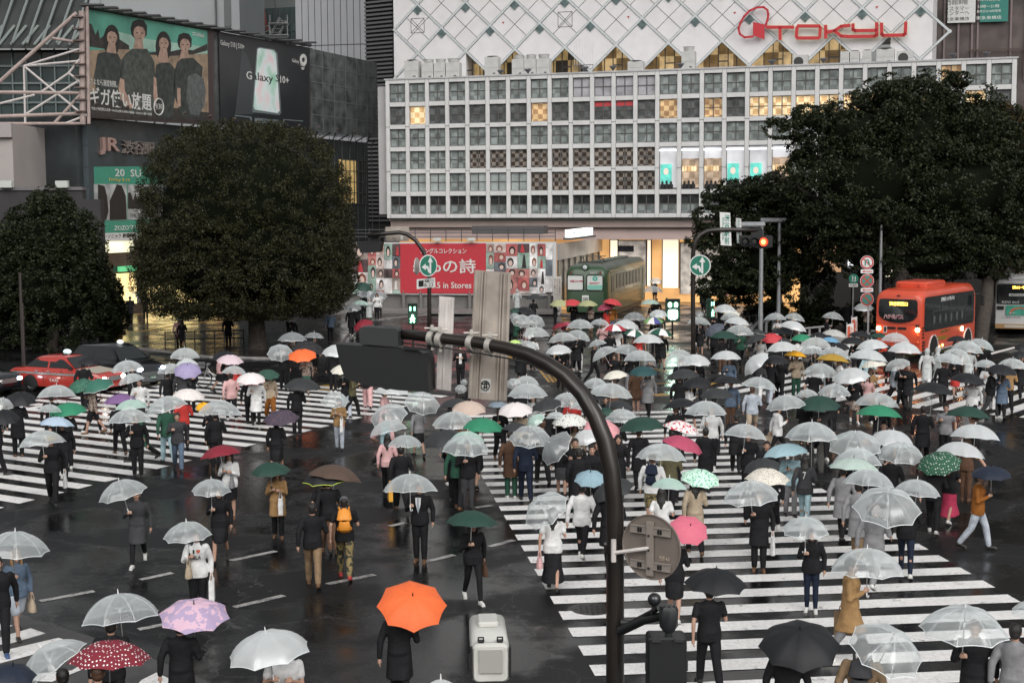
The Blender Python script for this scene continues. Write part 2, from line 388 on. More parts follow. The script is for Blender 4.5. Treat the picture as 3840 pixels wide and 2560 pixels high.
for k in range(0,14,2):
    for i in range(NB): 
        if k==8 and 13<=i<=18: continue
        d.box(fr,i*PW+cw,(i+1)*PW-cw,zs[k+1],zs[k],-DP,-.006)
fr.obj('facade_grid',WHT,wb)
jb=MB()
for i in range(NB+1):
    for k in (4,8): 
        zc=(zs[k]+zs[k+1])/2; d.box(jb,i*PW-cw,i*PW+cw,zc-.02,zc+.02,0,.006)
    for s_ in (-1,1):
        for k in range(0,14,2): d.box(jb,i*PW+s_*(cw+.004)-.008,i*PW+s_*(cw+.004)+.008,zs[k+1],zs[k],-.003,.004)
jb.obj('facade_joints',JOINT,wb)
body=MB(); P=[d.uz(u,z,n) for z in (ZB-.2,ZT-.02) for u,n in ((-.17,-DP-.25),(d.w+.17,-DP-.25),(d.w+.17,-30),(-.17,-30))]; body.hexa(P); body.obj('building_body',mat('body_grey',(.35,.35,.35),.7),wb)
ro=MB(); d.box(ro,-.25,d.w+.25,ZT,ZT+.12,-30,.05); ro.obj('roof_slab',mat('roof_edge',(.42,.42,.43),.7,var=.2,vs_=1),wb)
lit={(1,1):GL_W,(7,1):GL_W2,(13,1):GL_W2,(15,1):GL_W2,(17,1):GL_W,(18,1):GL_W,(19,1):GL_W,(20,1):GL_W,(21,1):GL_W,(22,1):GL_W2,(24,1):GL_W,(26,1):GL_W,(20,4):GL_W,(25,0):GL_W2}
merged=[];nwin=0
rest=MB(); restm=[]
for k,(zt,zb) in enumerate(rows_):
    for i in range(NB):
        big=(k in(3,4) and 13<=i<=18)
        if big and k==4: continue
        z1,z0=(zt,rows_[4][1]) if big else (zt,zb)
        m=lit.get((i,k))
        if m is None:
            if big: m=GL_K
            elif k==3 and 4<=i<=12: m=GL_B
            elif k==4 and 7<=i<=12: m=GL_B
            elif k==1 or i>19 and k>1: m=GL_D
            elif k==4 and i in(0,1,2,4,5,6): m=GL_P
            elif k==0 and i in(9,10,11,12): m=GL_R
            else: m=GL_F
        u0,u1=i*PW+cw,(i+1)*PW-cw
        g=MB(); 
        if k==5 and not big:
            g.m=1; d.box(g,u0,u1,(z0+z1)/2,z1,-DP-.02,-DP+.02); g.m=0; d.box(g,u0,u1,z0,(z0+z1)/2-.001,-DP-.02,-DP+.02); ms=[m,GL_DD]
        else: d.box(g,u0,u1,z0,z1,-DP-.02,-DP+.02); ms=[m]
        fm=MB()
        if not big and not(m in(GL_W,GL_W2) and (i in(1,7,13,19))):
            uc=(u0+u1)/2; zc=(z0+z1)/2
            d.box(fm,uc-.035,uc+.035,z0,z1,-DP+.02,-DP+.06); d.box(fm,u0,u1,zc-.03,zc+.03,-DP+.024,-DP+.057)
        for a,b_ in ((u0,u0+.04),(u1-.04,u1)): d.box(fm,a,b_,z0,z1,-DP+.02,-DP+.065)
        d.box(fm,u0+.04,u1-.04,z1-.05,z1,-DP+.02,-DP+.063); d.box(fm,u0+.04,u1-.04,z0,z0+.04,-DP+.02,-DP+.063)
        hid=(i>=19 and k>=2) or (i>=21 and k>=1)
        if hid:
            o=len(rest.v); mi=restm.index(m) if m in restm else (restm.append(m) or len(restm)-1)
            rest.m=mi; rest.add(g.v,g.f); j_=restm.index(MUL) if MUL in restm else (restm.append(MUL) or len(restm)-1); rest.m=j_; rest.add(fm.v,fm.f)
            continue
        if nwin<100:
            w=g.obj('window',ms,wb); fm.obj('window_frame',MUL,w); nwin+=1
            if big:
                c=MB(); d.box(c,u0,u1,z0,z0+.12,-DP+.02,-DP+.12); c.obj('rail',MUL,w)
                if i in(14,15,18): c=MB(); d.box(c,u0+.02,u1-.02,z0+.1,z0+2.3,-DP+.021,-DP+.028); c.obj('shop_interior',chk('shop_interior',(.42,.30,.2),(.6,.45,.33),2.2,.5,emit=.25),w)
                if i in(13,16,17):
                    c=MB(); d.box(c,u0+.1,u0+.95,z0+.45,z0+1.9,-DP+.03,-DP+.08); c.obj('poster_screen',GL_T,w)
                    c=MB(); c.prism([d.uz(u0+.52+.2*math.cos(t),z0+1.35+.26*math.sin(t),-DP+.085) for t in [q*PI/6 for q in range(12)]],d.n,.01); c.obj('printed_face',mat('print_pale',(.6,.5,.42),.5,emit=.5),w)
                else:
                    c=MB()
                    for q in range(5): d.box(c,u0+.05+.23*q,u0+.22+.23*q,z0+1.35,z0+1.75,-DP+.03,-DP+.07)
                    c.obj('shelf_display',GL_W,w)
                c=MB(); d.box(c,u0,u1-.1,z1-.32,z1-.22,-DP+.03,-DP+.09); c.obj('strip_light',mat('tube_light',(.9,.95,1),.4,emit=1.6),w)
                c=MB()
                for q in range(3): uu=u0+.25+.33*q; c.ball(d.uz(uu,z0+.5+.05*(q%2),-DP+.1),(.09,.07,.12),8,6); c.tube([d.uz(uu,z0+.1,-DP+.1),d.uz(uu,z0+.36,-DP+.1),d.uz(uu,z0+.44,-DP+.1)],[.17,.16,.06],8)
                c.obj('seated_silhouettes',mat('silhouette_dark',(.02,.02,.022),.8),w)
        else:
            for q_,mm_ in enumerate(ms):
                if mm_ not in restm: restm.append(mm_)
                rest.m=restm.index(mm_); rest.add(g.v,[f_ for f_,w_ in zip(g.f,g.mi) if w_==(q_ if len(ms)>1 else w_)])
            j_=restm.index(MUL) if MUL in restm else (restm.append(MUL) or len(restm)-1); rest.m=j_; rest.add(fm.v,fm.f)
o=rest.obj('window_rows',restm,wb); tag(o,kind='stuff')
# side wing column left
sw=MB(); d.box(sw,-1.05,-.25,ZB+.3,zz(205),-3,-.5); sw.obj('side_wing',mat('wing_grey',(.42,.41,.42),.6,var=.1,vs_=.6),wb)
# red sale banner behind two windows
b_=MB(); 
for i in (10,11): d.poly if 0 else None
for i in (10,11): d.box(b_,i*PW+cw+.02,(i+1)*PW-cw-.02,rows_[1][0]-.42,rows_[1][0]-.08,-DP+.021,-DP+.03)
b_.obj('banner',mat('banner_red',(.5,.05,.06),.5),wb)
# ground floor below the grid
gf=MB(); d.box(gf,-.1,d.w+.17,ZB-.75,ZB-.02,-3,-.6); gf.obj('soffit_beam',mat('fascia_pink',(.38,.30,.28),.5,var=.1,vs_=.5),wb)
gf=MB(); d.box(gf,-.1,d.w+.17,ZB-1.7,ZB-.75,-3,-1.0); gf.obj('fascia',mat('fascia_pink2',(.50,.38,.36),.5,var=.1,vs_=.5),wb)
gf=MB(); d.box(gf,d.U(1860),d.w+.17,0,ZB-1.7,-3.4,-2.4); gf.obj('dark_ground_wall',mat('wall_shade',(.03,.028,.026),.6),wb)  # gloom under the trees put into this wall's colour
gf=MB(); d.box(gf,-.1,d.U(1860)-.01,0,ZB-1.7,-3.4,-2.4); gf.obj('ground_wall',mat('wall_warm_glow',(.80,.40,.15),.6,var=.4,vs_=.3,emit=.55),wb)  # store-light glow put into the wall's colour and emission
for x0,x1,y0,y1,m in ((1385,1402,553,660,'cool'),(1404,1470,555,660,'dim'),(1470,1480,553,660,'cool'),(1508,1545,552,665,'cool'),(1550,1700,560,680,'dim'),(1715,1760,590,640,'warm'),(1840,1925,540,600,'warm'),(1930,1985,560,640,'warm')):
    u0,u1=d.U(x0),d.U(x1); z1,z0=d.Z((x0+x1)/2,y0),max(.1,d.Z((x0+x1)/2,y1))
    g=MB(); d.box(g,u0,u1,z0,z1,-2.39,-2.3)
    mm={'cool':mat('entrance_cool',(1,.84,.62),.4,emit=.75),'dim':mat('entrance_dim',(.38,.34,.3),.3,emit=.5,var=.5,vs_=1.5),'warm':mat('entrance_warm',(.9,.6,.3),.4,emit=1.3,var=.3,vs_=1)}[m]
    g.obj('entrance_glazing',mm,wb)
    f=MB(); 
    for a in (u0-.06,u1): d.box(f,a,a+.06,z0,z1+.06,-2.39,-2.22)
    d.box(f,u0,u1,z1,z1+.06,-2.39,-2.225); f.obj('entrance_frame',MUL,wb)
for x in (1388,1426,1462,1500):
    p=d.p(x,540,-2.2); g=MB(); g.lathe([(.02,.25),(.1,.2),(.12,-.1),(.09,-.15),(.001,-.15)],10,Matrix.Translation(p)); g.obj('wall_lamp',mat('lamp_warm',(1,.75,.4),.4,emit=16),wb)
g=MB(); d.box(g,d.U(1404),d.U(1440),d.Z(1420,580),d.Z(1420,566),-2.29,-2.2); o=g.obj('sign_panel',mat('sign_dark',(.02,.02,.03),.3),wb)
# ------------ upper diamond-lattice building ------------
e=WDB=Wall(893,118,2322,103,back=11)
db=empty('diamond_panel_building',(e.o.x,e.o.y,0),0,'white panelled building with diagonal lattice bands and dark diamond windows behind the roof','building')
def r2(x,y): return ((1400+x/1.912)*.6125,(y/1.912)*.6125)
def r3(x,y): return ((2560+x/1.8234)*.6125,(y/1.8234)*.6125)
uA,zA=e.U(*r2(490,200)),e.Z(*r2(490,200)); uB,zB_=e.U(*r3(1228,72)),e.Z(*r3(1228,72))
nper=round((uB-uA)/(e.U(*r2(838,190))-uA)*.98); hp=(uB-uA)/nper/2; vp=(zA-e.Z(*r2(665,368)))
u_l=e.U(*r2(146,200)); u_r=e.U(*r3(1710,200)); z3=zA-vp; z4=zA-2*vp; zroof=ZT+.1; ztop=zA+vp*14
th=.1
wall=MB(); e.box(wall,u_l,u_r,z3,ztop,-8,0)
nodes3=[uA+hp*(2*k+1) for k in range(-3,14)]
ops=[u for u in nodes3 if u_l+hp*2<u<e.U(*r3(1110,300))]
for k in range(-3,14):
    a=uA+hp*(2*k-1); b_=a+2*hp; m_=a+hp
    a2,b2=max(a,u_l),min(b_,u_r)
    if b2<=a2: continue
    if a<u_l+.5 or b_>u_r-.1 or (b_>ops[-1]+hp*.5 and a>ops[-1]+.5): e.box(wall,a2,b2,zroof,z3-.001,-8,-.002)
    elif a<ops[0]-hp*1.5: e.box(wall,a2,b2,zroof,z3-.001,-8,-.002)
    else:
        wall.prism([e.uz(a,z3,-.5),e.uz(b_,z3,-.5),e.uz(m_,max(z4,zroof),-.5)],e.n,.498)
        if a<ops[0]-.1: wall.prism([e.uz(a,z3,-.5),e.uz(m_,z4,-.5),e.uz(a,z4,-.5)],e.n,.49)
wall.obj('white_wall',WHT2,db)
tri=[];
for u in ops:
    g=MB(); e.box(g,u-hp*1.02,u+hp*1.02,zroof,z3+.02,-2.2,-2.1); w=g.obj('lit_window',[chk('interior_warm',(.22,.14,.06),(.7,.5,.25),.8,.4,emit=.45) if ops.index(u)>2 else chk('interior_dim',(.03,.025,.02),(.4,.28,.12),.9,.3,emit=.5)],db)
    f=MB(); 
    for du,wd in ((-.35,.07),(.45,.07),(-1.1,.06),(1.15,.06)):
        e.box(f,u+du-wd/2,u+du+wd/2,zroof,z3-abs(du)*vp/hp-.02,-.4,-.3)
    e.box(f,u-hp,u+hp,zroof,zroof+.35,-.4,-.28); e.box(f,u-.35,u+.45,zroof+1.5,zroof+1.6,-.4,-.31)
    f.obj('window_frame',mat('frame_black',(.015,.015,.015),.4),w)
bands=MB(); jn=MB(); dm=MB()
def bar(mb,a,b,w_,n0,n1):
    du,dz=b[0]-a[0],b[1]-a[1]; L=math.hypot(du,dz); px,pz=-dz/L*w_/2,du/L*w_/2
    P=[e.uz(a[0]+px,a[1]+pz,n0),e.uz(a[0]-px,a[1]-pz,n0),e.uz(b[0]-px,b[1]-pz,n0),e.uz(b[0]+px,b[1]+pz,n0)]
    mb.prism(P,e.n,n1-n0)
def clipseg(a,b,lo,hi):
    if b[0]<a[0]: a,b=b,a
    if b[0]<=lo or a[0]>=hi: return None
    if a[0]<lo: t=(lo-a[0])/(b[0]-a[0]); a=(lo,a[1]+(b[1]-a[1])*t)
    if b[0]>hi: t=(hi-a[0])/(b[0]-a[0]); b=(hi,a[1]+(b[1]-a[1])*t)
    return a,b
kk=0
for lev in range(-4,5):
    z0=zA+lev*vp
    for k in range(-6,30):
        if (k+lev)%2: continue
        u=uA+k*hp
        for sgn in (1,-1):
            if z0+vp<zroof: continue
            q=clipseg((u,z0),(u+sgn*hp,z0+vp),u_l-.02,u_r+(hp*.62 if sgn==1 else hp*.62))
            if q and max(q[0][1],q[1][1])>zroof+.2:
                a,b=q
                if min(a[1],b[1])<zroof:
                    lo,hi=(a,b) if a[1]<b[1] else (b,a); t=(zroof-lo[1])/(hi[1]-lo[1]); a,b=(lo[0]+(hi[0]-lo[0])*t,zroof),hi
                kk+=1; bar(bands,a,b,.18,.02+.002*(sgn>0),.07+.003*(sgn>0)); bar(jn,a,b,.235,.004+.001*(sgn>0),.018+.001*(sgn>0))
        # thin joints across the middle of each cell
        if z0>z4-.1:
            for sgn in (1,-1):
                a=(u+hp*.5*sgn,z0+vp*.5); b=(u+hp*1.5*sgn,z0-vp*.5) if False else None
        if lev>=-1 and u_l+.5<u<u_r-.5:
            e_c=(u,z0+vp) # cell centre above node
            for sgn in (1,-1):
                q=clipseg((e_c[0]-sgn*hp*.5,e_c[1]-vp*.5),(e_c[0]+sgn*hp*.5,e_c[1]+vp*.5),u_l,u_r)
                if q and min(q[0][1],q[1][1])>z3-vp: bar(jn,q[0],q[1],.035,.004+.0015*(sgn>0),.02)
            if lev>=0: bar(dm,(u,z0-.02),(u,z0-.62),.62*0+.01,.0,.01) if False else None
            s_=.42; cz=z0-.5
            if lev>=0: dm.prism([e.uz(u,cz+s_,.03),e.uz(u-s_,cz,.03),e.uz(u,cz-s_,.03),e.uz(u+s_,cz,.03)],e.n,.05)
bands.obj('lattice_band',mat('band_grey',(.50,.53,.54),.4,.2,var=.1),db); jn.obj('panel_joints',JOINT,db); dm.obj('diamond_window',mat('diamond_glass',(.10,.14,.14),.15,var=.4,vs_=3),db)
# small square outlines
sq=MB()
for (x,y) in ((318,185),(1375,140)):
    u,z=e.U(*r2(x,y)),e.Z(*r2(x,y)); s_=.62
    sq=MB()
    for a,b in (((-s_,-s_),(s_,-s_)),((s_,-s_),(s_,s_)),((s_,s_),(-s_,s_)),((-s_,s_),(-s_,-s_)),((-s_,-s_),(s_,s_)),((-s_,s_),(s_,-s_))):
        bar(sq,(u+a[0],z+a[1]),(u+b[0],z+b[1]),.03,.002,.024)
    sq.obj('panel_outline',JOINT,db)
for (x,y) in ((932,165),(1829,125)): 
    u,z=e.U(*r2(x,y)),e.Z(*r2(x,y)); 
tr=MB()
for q in (r2(932,165),r2(1829,125),r3(357,90),r3(1329,52)):
    u,z=e.U(*q),e.Z(*q); tr.prism([e.uz(u-.11,z+.08,.03),e.uz(u+.11,z+.08,.03),e.uz(u,z-.1,.03)],e.n,.01)
tr.obj('red_triangle_marks',mat('mark_red',(.4,.03,.03),.5),db)
# TOKYU letters with ring emblem: thing fixed on the wall => part of building
def strokes(L,w,off,t,fr=r3):
    mb=MB()
    for pts in L:
        P=[e.p(*fr(*p),off) for p in pts]
        for a,b in zip(P,P[1:]):
            dd=(b-a); L_=dd.length; dd/=L_; s_=dd.cross(e.n).normalized()*w/2; a_=a-dd*w*.35; b_=b+dd*w*.35
            mb.prism([a_+s_,a_-s_,b_-s_,b_+s_],e.n,t)
    return mb
RED=mat('sign_red',(.42,.025,.035),.4,emit=.04); GLOWY=mat('sign_yellow_edge',(.7,.6,.3),.4,emit=.15)
LT={'T':[[(580,188),(755,188)],[(667,192),(667,268)]],'O':[[(790,180),(935,180)],[(942,190),(938,255)],[(930,262),(785,262)],[(778,252),(783,190)]],
'K':[[(978,180),(978,258)],[(990,222),(1040,212),(1085,182),(1140,176)],[(1040,214),(1085,248),(1140,252)]],'Y':[[(1165,170),(1165,204),(1180,212),(1325,210)],[(1327,162),(1327,242),(1310,250),(1155,252)]],'U':[[(1360,165),(1362,236),(1372,244),(1510,242),(1522,232),(1526,158)]]}
sg=empty('store_letter_sign',tuple(e.p(*r3(900,220),.4)),0,'red TOKYU letters with a tilted ring emblem on the white diamond-panel wall','sign')
for ch_,L in LT.items(): strokes(L,.25,.42,.12).obj('letter',RED,sg); strokes(L,.30,.36,.04).obj('letter_edge',GLOWY,sg)
ringp=[]
for q in range(-2,23):
    t=2*PI*q/28-.1; a=62*math.cos(t); b_=118*math.sin(t); c_,s_=math.cos(R(34)),math.sin(R(34)); 
    ringp.append((484+(a*c_-b_*s_)*1.02*1.25*.9, 155+(a*s_+b_*c_)*.92))
ringp=[(480,252),(425,258),(392,235),(383,200),(395,160),(420,115),(460,75),(510,53),(555,52),(580,72),(586,100),(582,130),(572,165),(565,185)]
strokes([ringp],.17,.42,.1).obj('ring_emblem',RED,sg)
mb=MB(); mb.prism([e.p(*r3(*p),.42) for p in ((482,152),(560,170),(560,272),(482,245))],e.n,.14); mb.obj('emblem_block',RED,sg)
# ------------ roof plant ------------
ACM=mat('ac_metal',(.45,.45,.44),.45,var=.1,vs_=2); ACD=mat('ac_dark',(.03,.03,.03),.6)
def ac(x0,x1,y0,y1,fr,kind='tall',lab='',back=3.5):
    a=Wall(893,118,2322,103,back=back); A=fr(x0,y1);B=fr(x1,y1); u0,u1=a.U(*A),a.U(*B); zt=a.Z(*fr(x0,y0)); z0=ZT+.12
    h=max(zt-z0,.6); w=u1-u0; o=a.uz((u0+u1)/2,z0)
    t=empty('air_conditioner',tuple(o),math.atan2(a.u.y,a.u.x),lab,'air conditioner','air conditioning units on the store roof')
    mb=MB(); hb=h*(.82 if kind=='tall' else 1); mb.rbox((0,0,hb/2+.05),(w,.75,hb),.03); mb.box((-w*.35,0,.03),(.1,.7,.06)); mb.box((w*.35,0,.03),(.1,.7,.06)); mb.obj('casing',ACM,t,local=True)
    mb=MB()
    if kind=='tall': mb.lathe([(w*.34,hb+.05),(w*.36,hb+.1),(w*.42,h+.02),(w*.45,h+.05),(w*.4,h+.05),(w*.32,hb+.1)],18); mb.obj('fan_cowl',ACM,t,local=True)
    elif kind=='fan': mb.lathe([(.001,.02),(h*.36,.02),(h*.38,.0),(h*.38,-.02)],20,Matrix.Translation((-w*.1,-.385,h*.5))@Matrix.Rotation(PI/2,4,'X')); mb.obj('fan_grille',ACD,t,local=True)
    else: 
        mb.lathe([(w*.36,hb+.05),(w*.38,hb+.12),(w*.3,hb+.12),(.001,hb+.11)],16); mb.obj('fan_cowl',ACD,t,local=True)
    mb=MB(); mb.box((0,-.378,hb*.52),(w*.86,.008,.012)); mb.box((w*.2,-.379,hb*.25),(w*.2,.006,.1)); mb.obj('panel_line',MUL,t,local=True)
for i,q in enumerate(((235,335,445,570,r2,'box','tall grey cabinet at the far left end of the store roof'),(360,440,435,565,r2,'tall','fan unit just right of the leftmost roof cabinet'),(445,525,433,562,r2,'tall','middle one of the three leftmost fan units'),(530,625,430,560,r2,'tall','fan unit left of the first lit triangular window'),
 (808,905,418,548,r2,'box','grey cabinet between the first two triangular windows'),(1003,1088,405,540,r2,'tall','left one of three bright fan units by the second triangular window'),(1090,1175,402,538,r2,'tall','middle one of three bright fan units by the second triangular window'),(1178,1270,400,536,r2,'tall','right one of three bright fan units by the second triangular window'),
 (2215,2310,345,500,r2,'tall','tall bright single fan unit right of the fifth triangular window'),(755,858,385,460,r3,'fan','side-fan unit under the letter T and O of the red sign'),(1080,1140,362,450,r3,'low','left one of two dark-topped units below the red letter K'),(1145,1210,360,450,r3,'low','right one of two dark-topped units below the red letter K'),
 (1230,1292,355,450,r3,'low','single dark-topped unit below the red letter Y'),(1325,1448,345,445,r3,'box','wide grey cabinet below the right end of the red letter Y'),(1465,1575,357,440,r3,'fan','side-fan unit under the red letter U at the right'),(1830,1940,450,515,r2,'box','flat grey tank box between pink posts on the roof'))):
    ac(*q[:6],lab=q[6])
FLG=mat('flood_grey',(.13,.13,.14),.4,.4)
for i,(x,y,fr_) in enumerate(((915,512,r2),(1110,512,r2),(1520,498,r2),(1720,492,r2),(2205,478,r2),(610,440,r3),(963,432,r3),(1850,405,r3),(2080,398,r3))):
    a=Wall(893,118,2322,103,back=.8); u=a.U(*fr_(x,y)); o=a.uz(u,ZT+.12)
    t=empty('floodlight',tuple(o),math.atan2(a.u.y,a.u.x),'black roof-edge floodlight, number '+str(i+1)+' from the left' if 0 else ('%s roof-edge floodlight counted from the left along the store parapet'%['first','second','third','fourth','fifth','sixth','seventh','eighth','ninth'][i]),'floodlight','floodlights along the store parapet')
    mb=MB(); mb.cyl((0,0,0),(0,0,.18),.03,8); mb.obj('bracket',FLG,t,local=True)
    mb=MB(); mb.lathe([(.08,.14),(.12,.2),(.3,.42),(.32,.44),(.26,.43),(.001,.3)],16,Matrix.Rotation(R(12),4,'X')); mb.obj('lamp_housing',FLG,t,local=True)
# antennas
a=Wall(893,118,2322,103,back=2); u=a.U(*r2(1508,480)); o=a.uz(u,ZT+.12); t=empty('antenna_cluster',tuple(o),math.atan2(a.u.y,a.u.x),'cluster of thin white vertical aerials on the store roof edge','antenna')
mb=MB(); 
for i in range(8):
    x=-.75+.21*i; mb.cyl((x,.0,.7),(x,0,2.2+.25*(i%3)),.014,6)
mb.obj('aerials',mat('aerial_white',(.6,.6,.6),.4),t,local=True)
mb=MB(); mb.cyl((-.8,0,.72),(.8,0,.72),.03,8); mb.cyl((0,0,0),(0,0,.75),.04,8)
for i in range(8):
    x=-.75+.21*i; mb.tube([(x,0,.75),(x,-.02,.45),(x+.07,-.03,.35),(x+.12,-.02,.5)],.014,6)
mb.obj('mount',FLG,t,local=True)
# ------------ right-hand dark building with banners ------------
g_=Wall(2100,124,2360,122)
rb_=empty('dark_shop_building',(g_.o.x,g_.o.y,0),0,'dark stained building with hanging shop banners right of the white diamond wall','building')
mb=MB(); g_.box(mb,g_.U(2110),g_.U(2600),0,60,-10,0); mb.obj('wall',mat('stained_dark',(.075,.06,.056),.7,var=.5,vs_=.6),rb_)  # wall carried up out of view to darken road reflections
mb=MB()
for x in (2135,2160,2192,2223,2236,2311,2345): u=g_.U(x); g_.box(mb,u-.08,u+.08,ZT,34,0.001,.15)
mb.obj('pilaster',mat('pil',(.17,.13,.13),.5),rb_)
mb=MB()
for k in range(22): u=g_.U(2215)+k*.22; g_.box(mb,u,u+.03,ZT+.5,ZT+2.6,.3,.33)
g_.box(mb,g_.U(2215),g_.U(2215)+4.8,ZT+2.6,ZT+2.68,.29,.34); mb.obj('railing',mat('rail_rust',(.07,.045,.035),.7),rb_)
def banner(x0,x1,y0,y1,col,lines,tcol,label,wl=g_,off=.3,tn=.06,name='banner'):
    t=empty(name,tuple(wl.p((x0+x1)/2,y1,off)),0,label,'banner' if name=='banner' else 'billboard')
    mb=MB(); u0,u1=wl.U(x0),wl.U(x1); zt_,zb_=wl.Z((x0+x1)/2,y0),wl.Z((x0+x1)/2,y1); wl.box(mb,u0,u1,zb_,zt_,off,off+tn); mb.obj('panel',mat('bn_'+label[:14].replace(' ','_'),col,.5,var=.08),t)
    w=u1-u0
    for (txt,yc,ww,hh) in lines:
        mb=MB(); x=(x0+x1)/2; M_=wl.mtx(x,yc,off+tn+.004); text_into(mb,txt,M_,w*ww,(wl.Z(x,yc-hh/2)-wl.Z(x,yc+hh/2)),.006); mb.obj('lettering',mat('tx_'+str(tcol),tcol,.5),t)
    return t
banner(2166,2229,-60,54,(.55,.56,.55),[('西館8階',5,.8,13),('カスタマー',20,.9,10),('センターへ',30,.9,10),('東急東横店',44,.9,8)],(.02,.02,.02),'white banner with black Japanese lettering ending in a store name')
banner(2239,2303,-60,52,(.02,.16,.13),[('7月10日(火)',0,.8,8),('10時〜21時',15,.75,8),('最終日は18時閉場',26,.85,6),('東急東横店',41,.9,8)],(.6,.63,.6),'dark green banner with pale Japanese opening hours')
# ------------ background buildings, upper left ------------
def tower(x0,x1,ytop,dep,m,label,name='building_block',thick=12,zb=0,off=0):
    w=Wall(x0,dep,x1,dep-2); t=empty(name,(w.o.x,w.o.y,0),0,label,'building'); mb=MB(); zt=w.Z((x0+x1)/2,ytop); zt=zt+(30 if ytop<-50 else 0); w.box(mb,0,w.w,zb,zt,-thick,0); mb.obj('wall',m,t); return w,t,zt  # towers leaving the view are raised, unseen, to darken road reflections
LG=mat('louvre_grey',(.16,.16,.165),.5,.2); 
w,t,zt=tower(846,908,-60,152,mat('louvre_back',(.03,.03,.03),.8),'grey tower faced with fine horizontal louvres beside the white diamond wall','louvred_tower')
mb=MB(); z=6
while z<zt: w.box(mb,.0,w.w,z,z+.2,.02,.22); z+=.42
mb.obj('louvre_slats',LG,t)
w,t,zt=tower(687,848,-60,172,mat('panel_cool',(.42,.43,.46),.45,var=.04,vs_=.4),'pale grey panel-clad building between the louvres and the glass tower','panel_building')
mb=MB(); 
for k in range(1,11): w.box(mb,w.w*k/11-.03,w.w*k/11+.03,5,zt,.002,.03)
for z in (18.5,26.2,33.9): w.box(mb,0,w.w,z,z+.07,.002,.033)
mb.obj('panel_joints',JOINT,t)
GLS=mat('tower_glass',(.06,.085,.085),.12,var=.4,vs_=.25,spec=.6)
w,t,zt=tower(546,628,-60,215,GLS,'dark green glass tower behind the construction crane','glass_tower')
mb=MB()
for k in range(0,9): w.box(mb,w.w*k/8-.06,w.w*k/8+.06,5,zt,.002,.12)
z=8
while z<zt: w.box(mb,0,w.w,z,z+.14,.002,.1); z+=3.4
mb.obj('mullions',mat('mull_green',(.12,.15,.15),.5),t)
w,t,zt=tower(600,690,18,208,mat('tower_glass2',(.12,.16,.16),.15,var=.4,vs_=.25),'lower glass block with a curved roof right of the crane','glass_block')
mb=MB(); k=12
for i in range(k): 
    a0=w.w*i/k; a1=w.w*(i+1)/k; h0=4.2*math.sin(PI*.5*i/k*1.1); h1=4.2*math.sin(PI*.5*(i+1)/k*1.1)
    mb.hexa([w.uz(a0,zt,-10),w.uz(a1,zt,-10),w.uz(a1,zt,0),w.uz(a0,zt,0),w.uz(a0,zt+h0,-10),w.uz(a1,zt+h1,-10),w.uz(a1,zt+h1,0),w.uz(a0,zt+h0,0)])
mb.obj('roof',mat('roof_pale',(.3,.33,.33),.4),t)
mb=MB()
for k in range(0,8): w.box(mb,w.w*k/7-.06,w.w*k/7+.06,5,zt,.002,.12)
for z in (24,28,32): w.box(mb,0,w.w,z,z+.2,.002,.1)
mb.obj('mullions',mat('mull_green',(.12,.15,.15),.5),t)
w,t,zt=tower(180,560,-60,186,mat('concrete_pale',(.30,.32,.33),.6,var=.06,vs_=.2),'plain pale concrete block behind the billboards','concrete_building')
mb=MB(); w.box(mb,w.w*.86,w.w*.865,5,zt,.002,.4); w.box(mb,w.w*.91,w.w*.95,30,34,.002,.1); w.box(mb,w.w*.65,w.w*.9,24.5,25.1,.002,1.6); mb.obj('ledge',mat('ledge_dark',(.12,.13,.13),.6),t)
# crane
def latt(mb,a,b,s,n,r=.06):
    a,b=Vector(a),Vector(b); dd=(b-a).normalized(); sd_=dd.cross(Vector((0,1,0))).normalized()*s; up=Vector((0,s,0))
    C=[sd_+up,sd_-up,-sd_-up,-sd_+up]
    for c in C: mb.cyl(a+c,b+c,r,5)
    for i in range(n):
        p=a.lerp(b,i/n); q=a.lerp(b,(i+1)/n)
        for j in range(4): mb.cyl(p+C[j],q+C[(j+1)%4],r*.6,4); 
t=empty('tower_crane',tuple(atd(607,110,205).xy.to_3d()),0,'red and white lattice construction crane in front of the glass tower','crane')
mb=MB(); latt(mb,atd(612,140,205),atd(607,60,205),.8,7,.09); mb.obj('mast',mat('crane_white',(.5,.5,.5),.5),t)
mb=MB(); latt(mb,atd(604,72,205),atd(585,-40,205),.6,9,.08); mb.obj('jib',mat('crane_red',(.3,.07,.06),.5),t)
mb=MB(); latt(mb,atd(627,90,205),atd(650,45,205),.5,5,.06); 
p=atd(640,55,205); 
for k in range(3): mb.box(p+Vector((0,0,-k*1.6)),(2.6,1.6,.15))
for s_ in (-1.2,1.2): mb.cyl(p+Vector((s_,0,-4)),p+Vector((s_,0,1.2)),.07,6)
mb.obj('platform',mat('crane_white',(.5,.5,.5),.5),t)
mb=MB(); mb.cyl(atd(625,-40,205),atd(633,20,205),.05,5); mb.cyl(atd(633,20,205),atd(640,48,205),.05,5); mb.obj('cable',FLG,t)
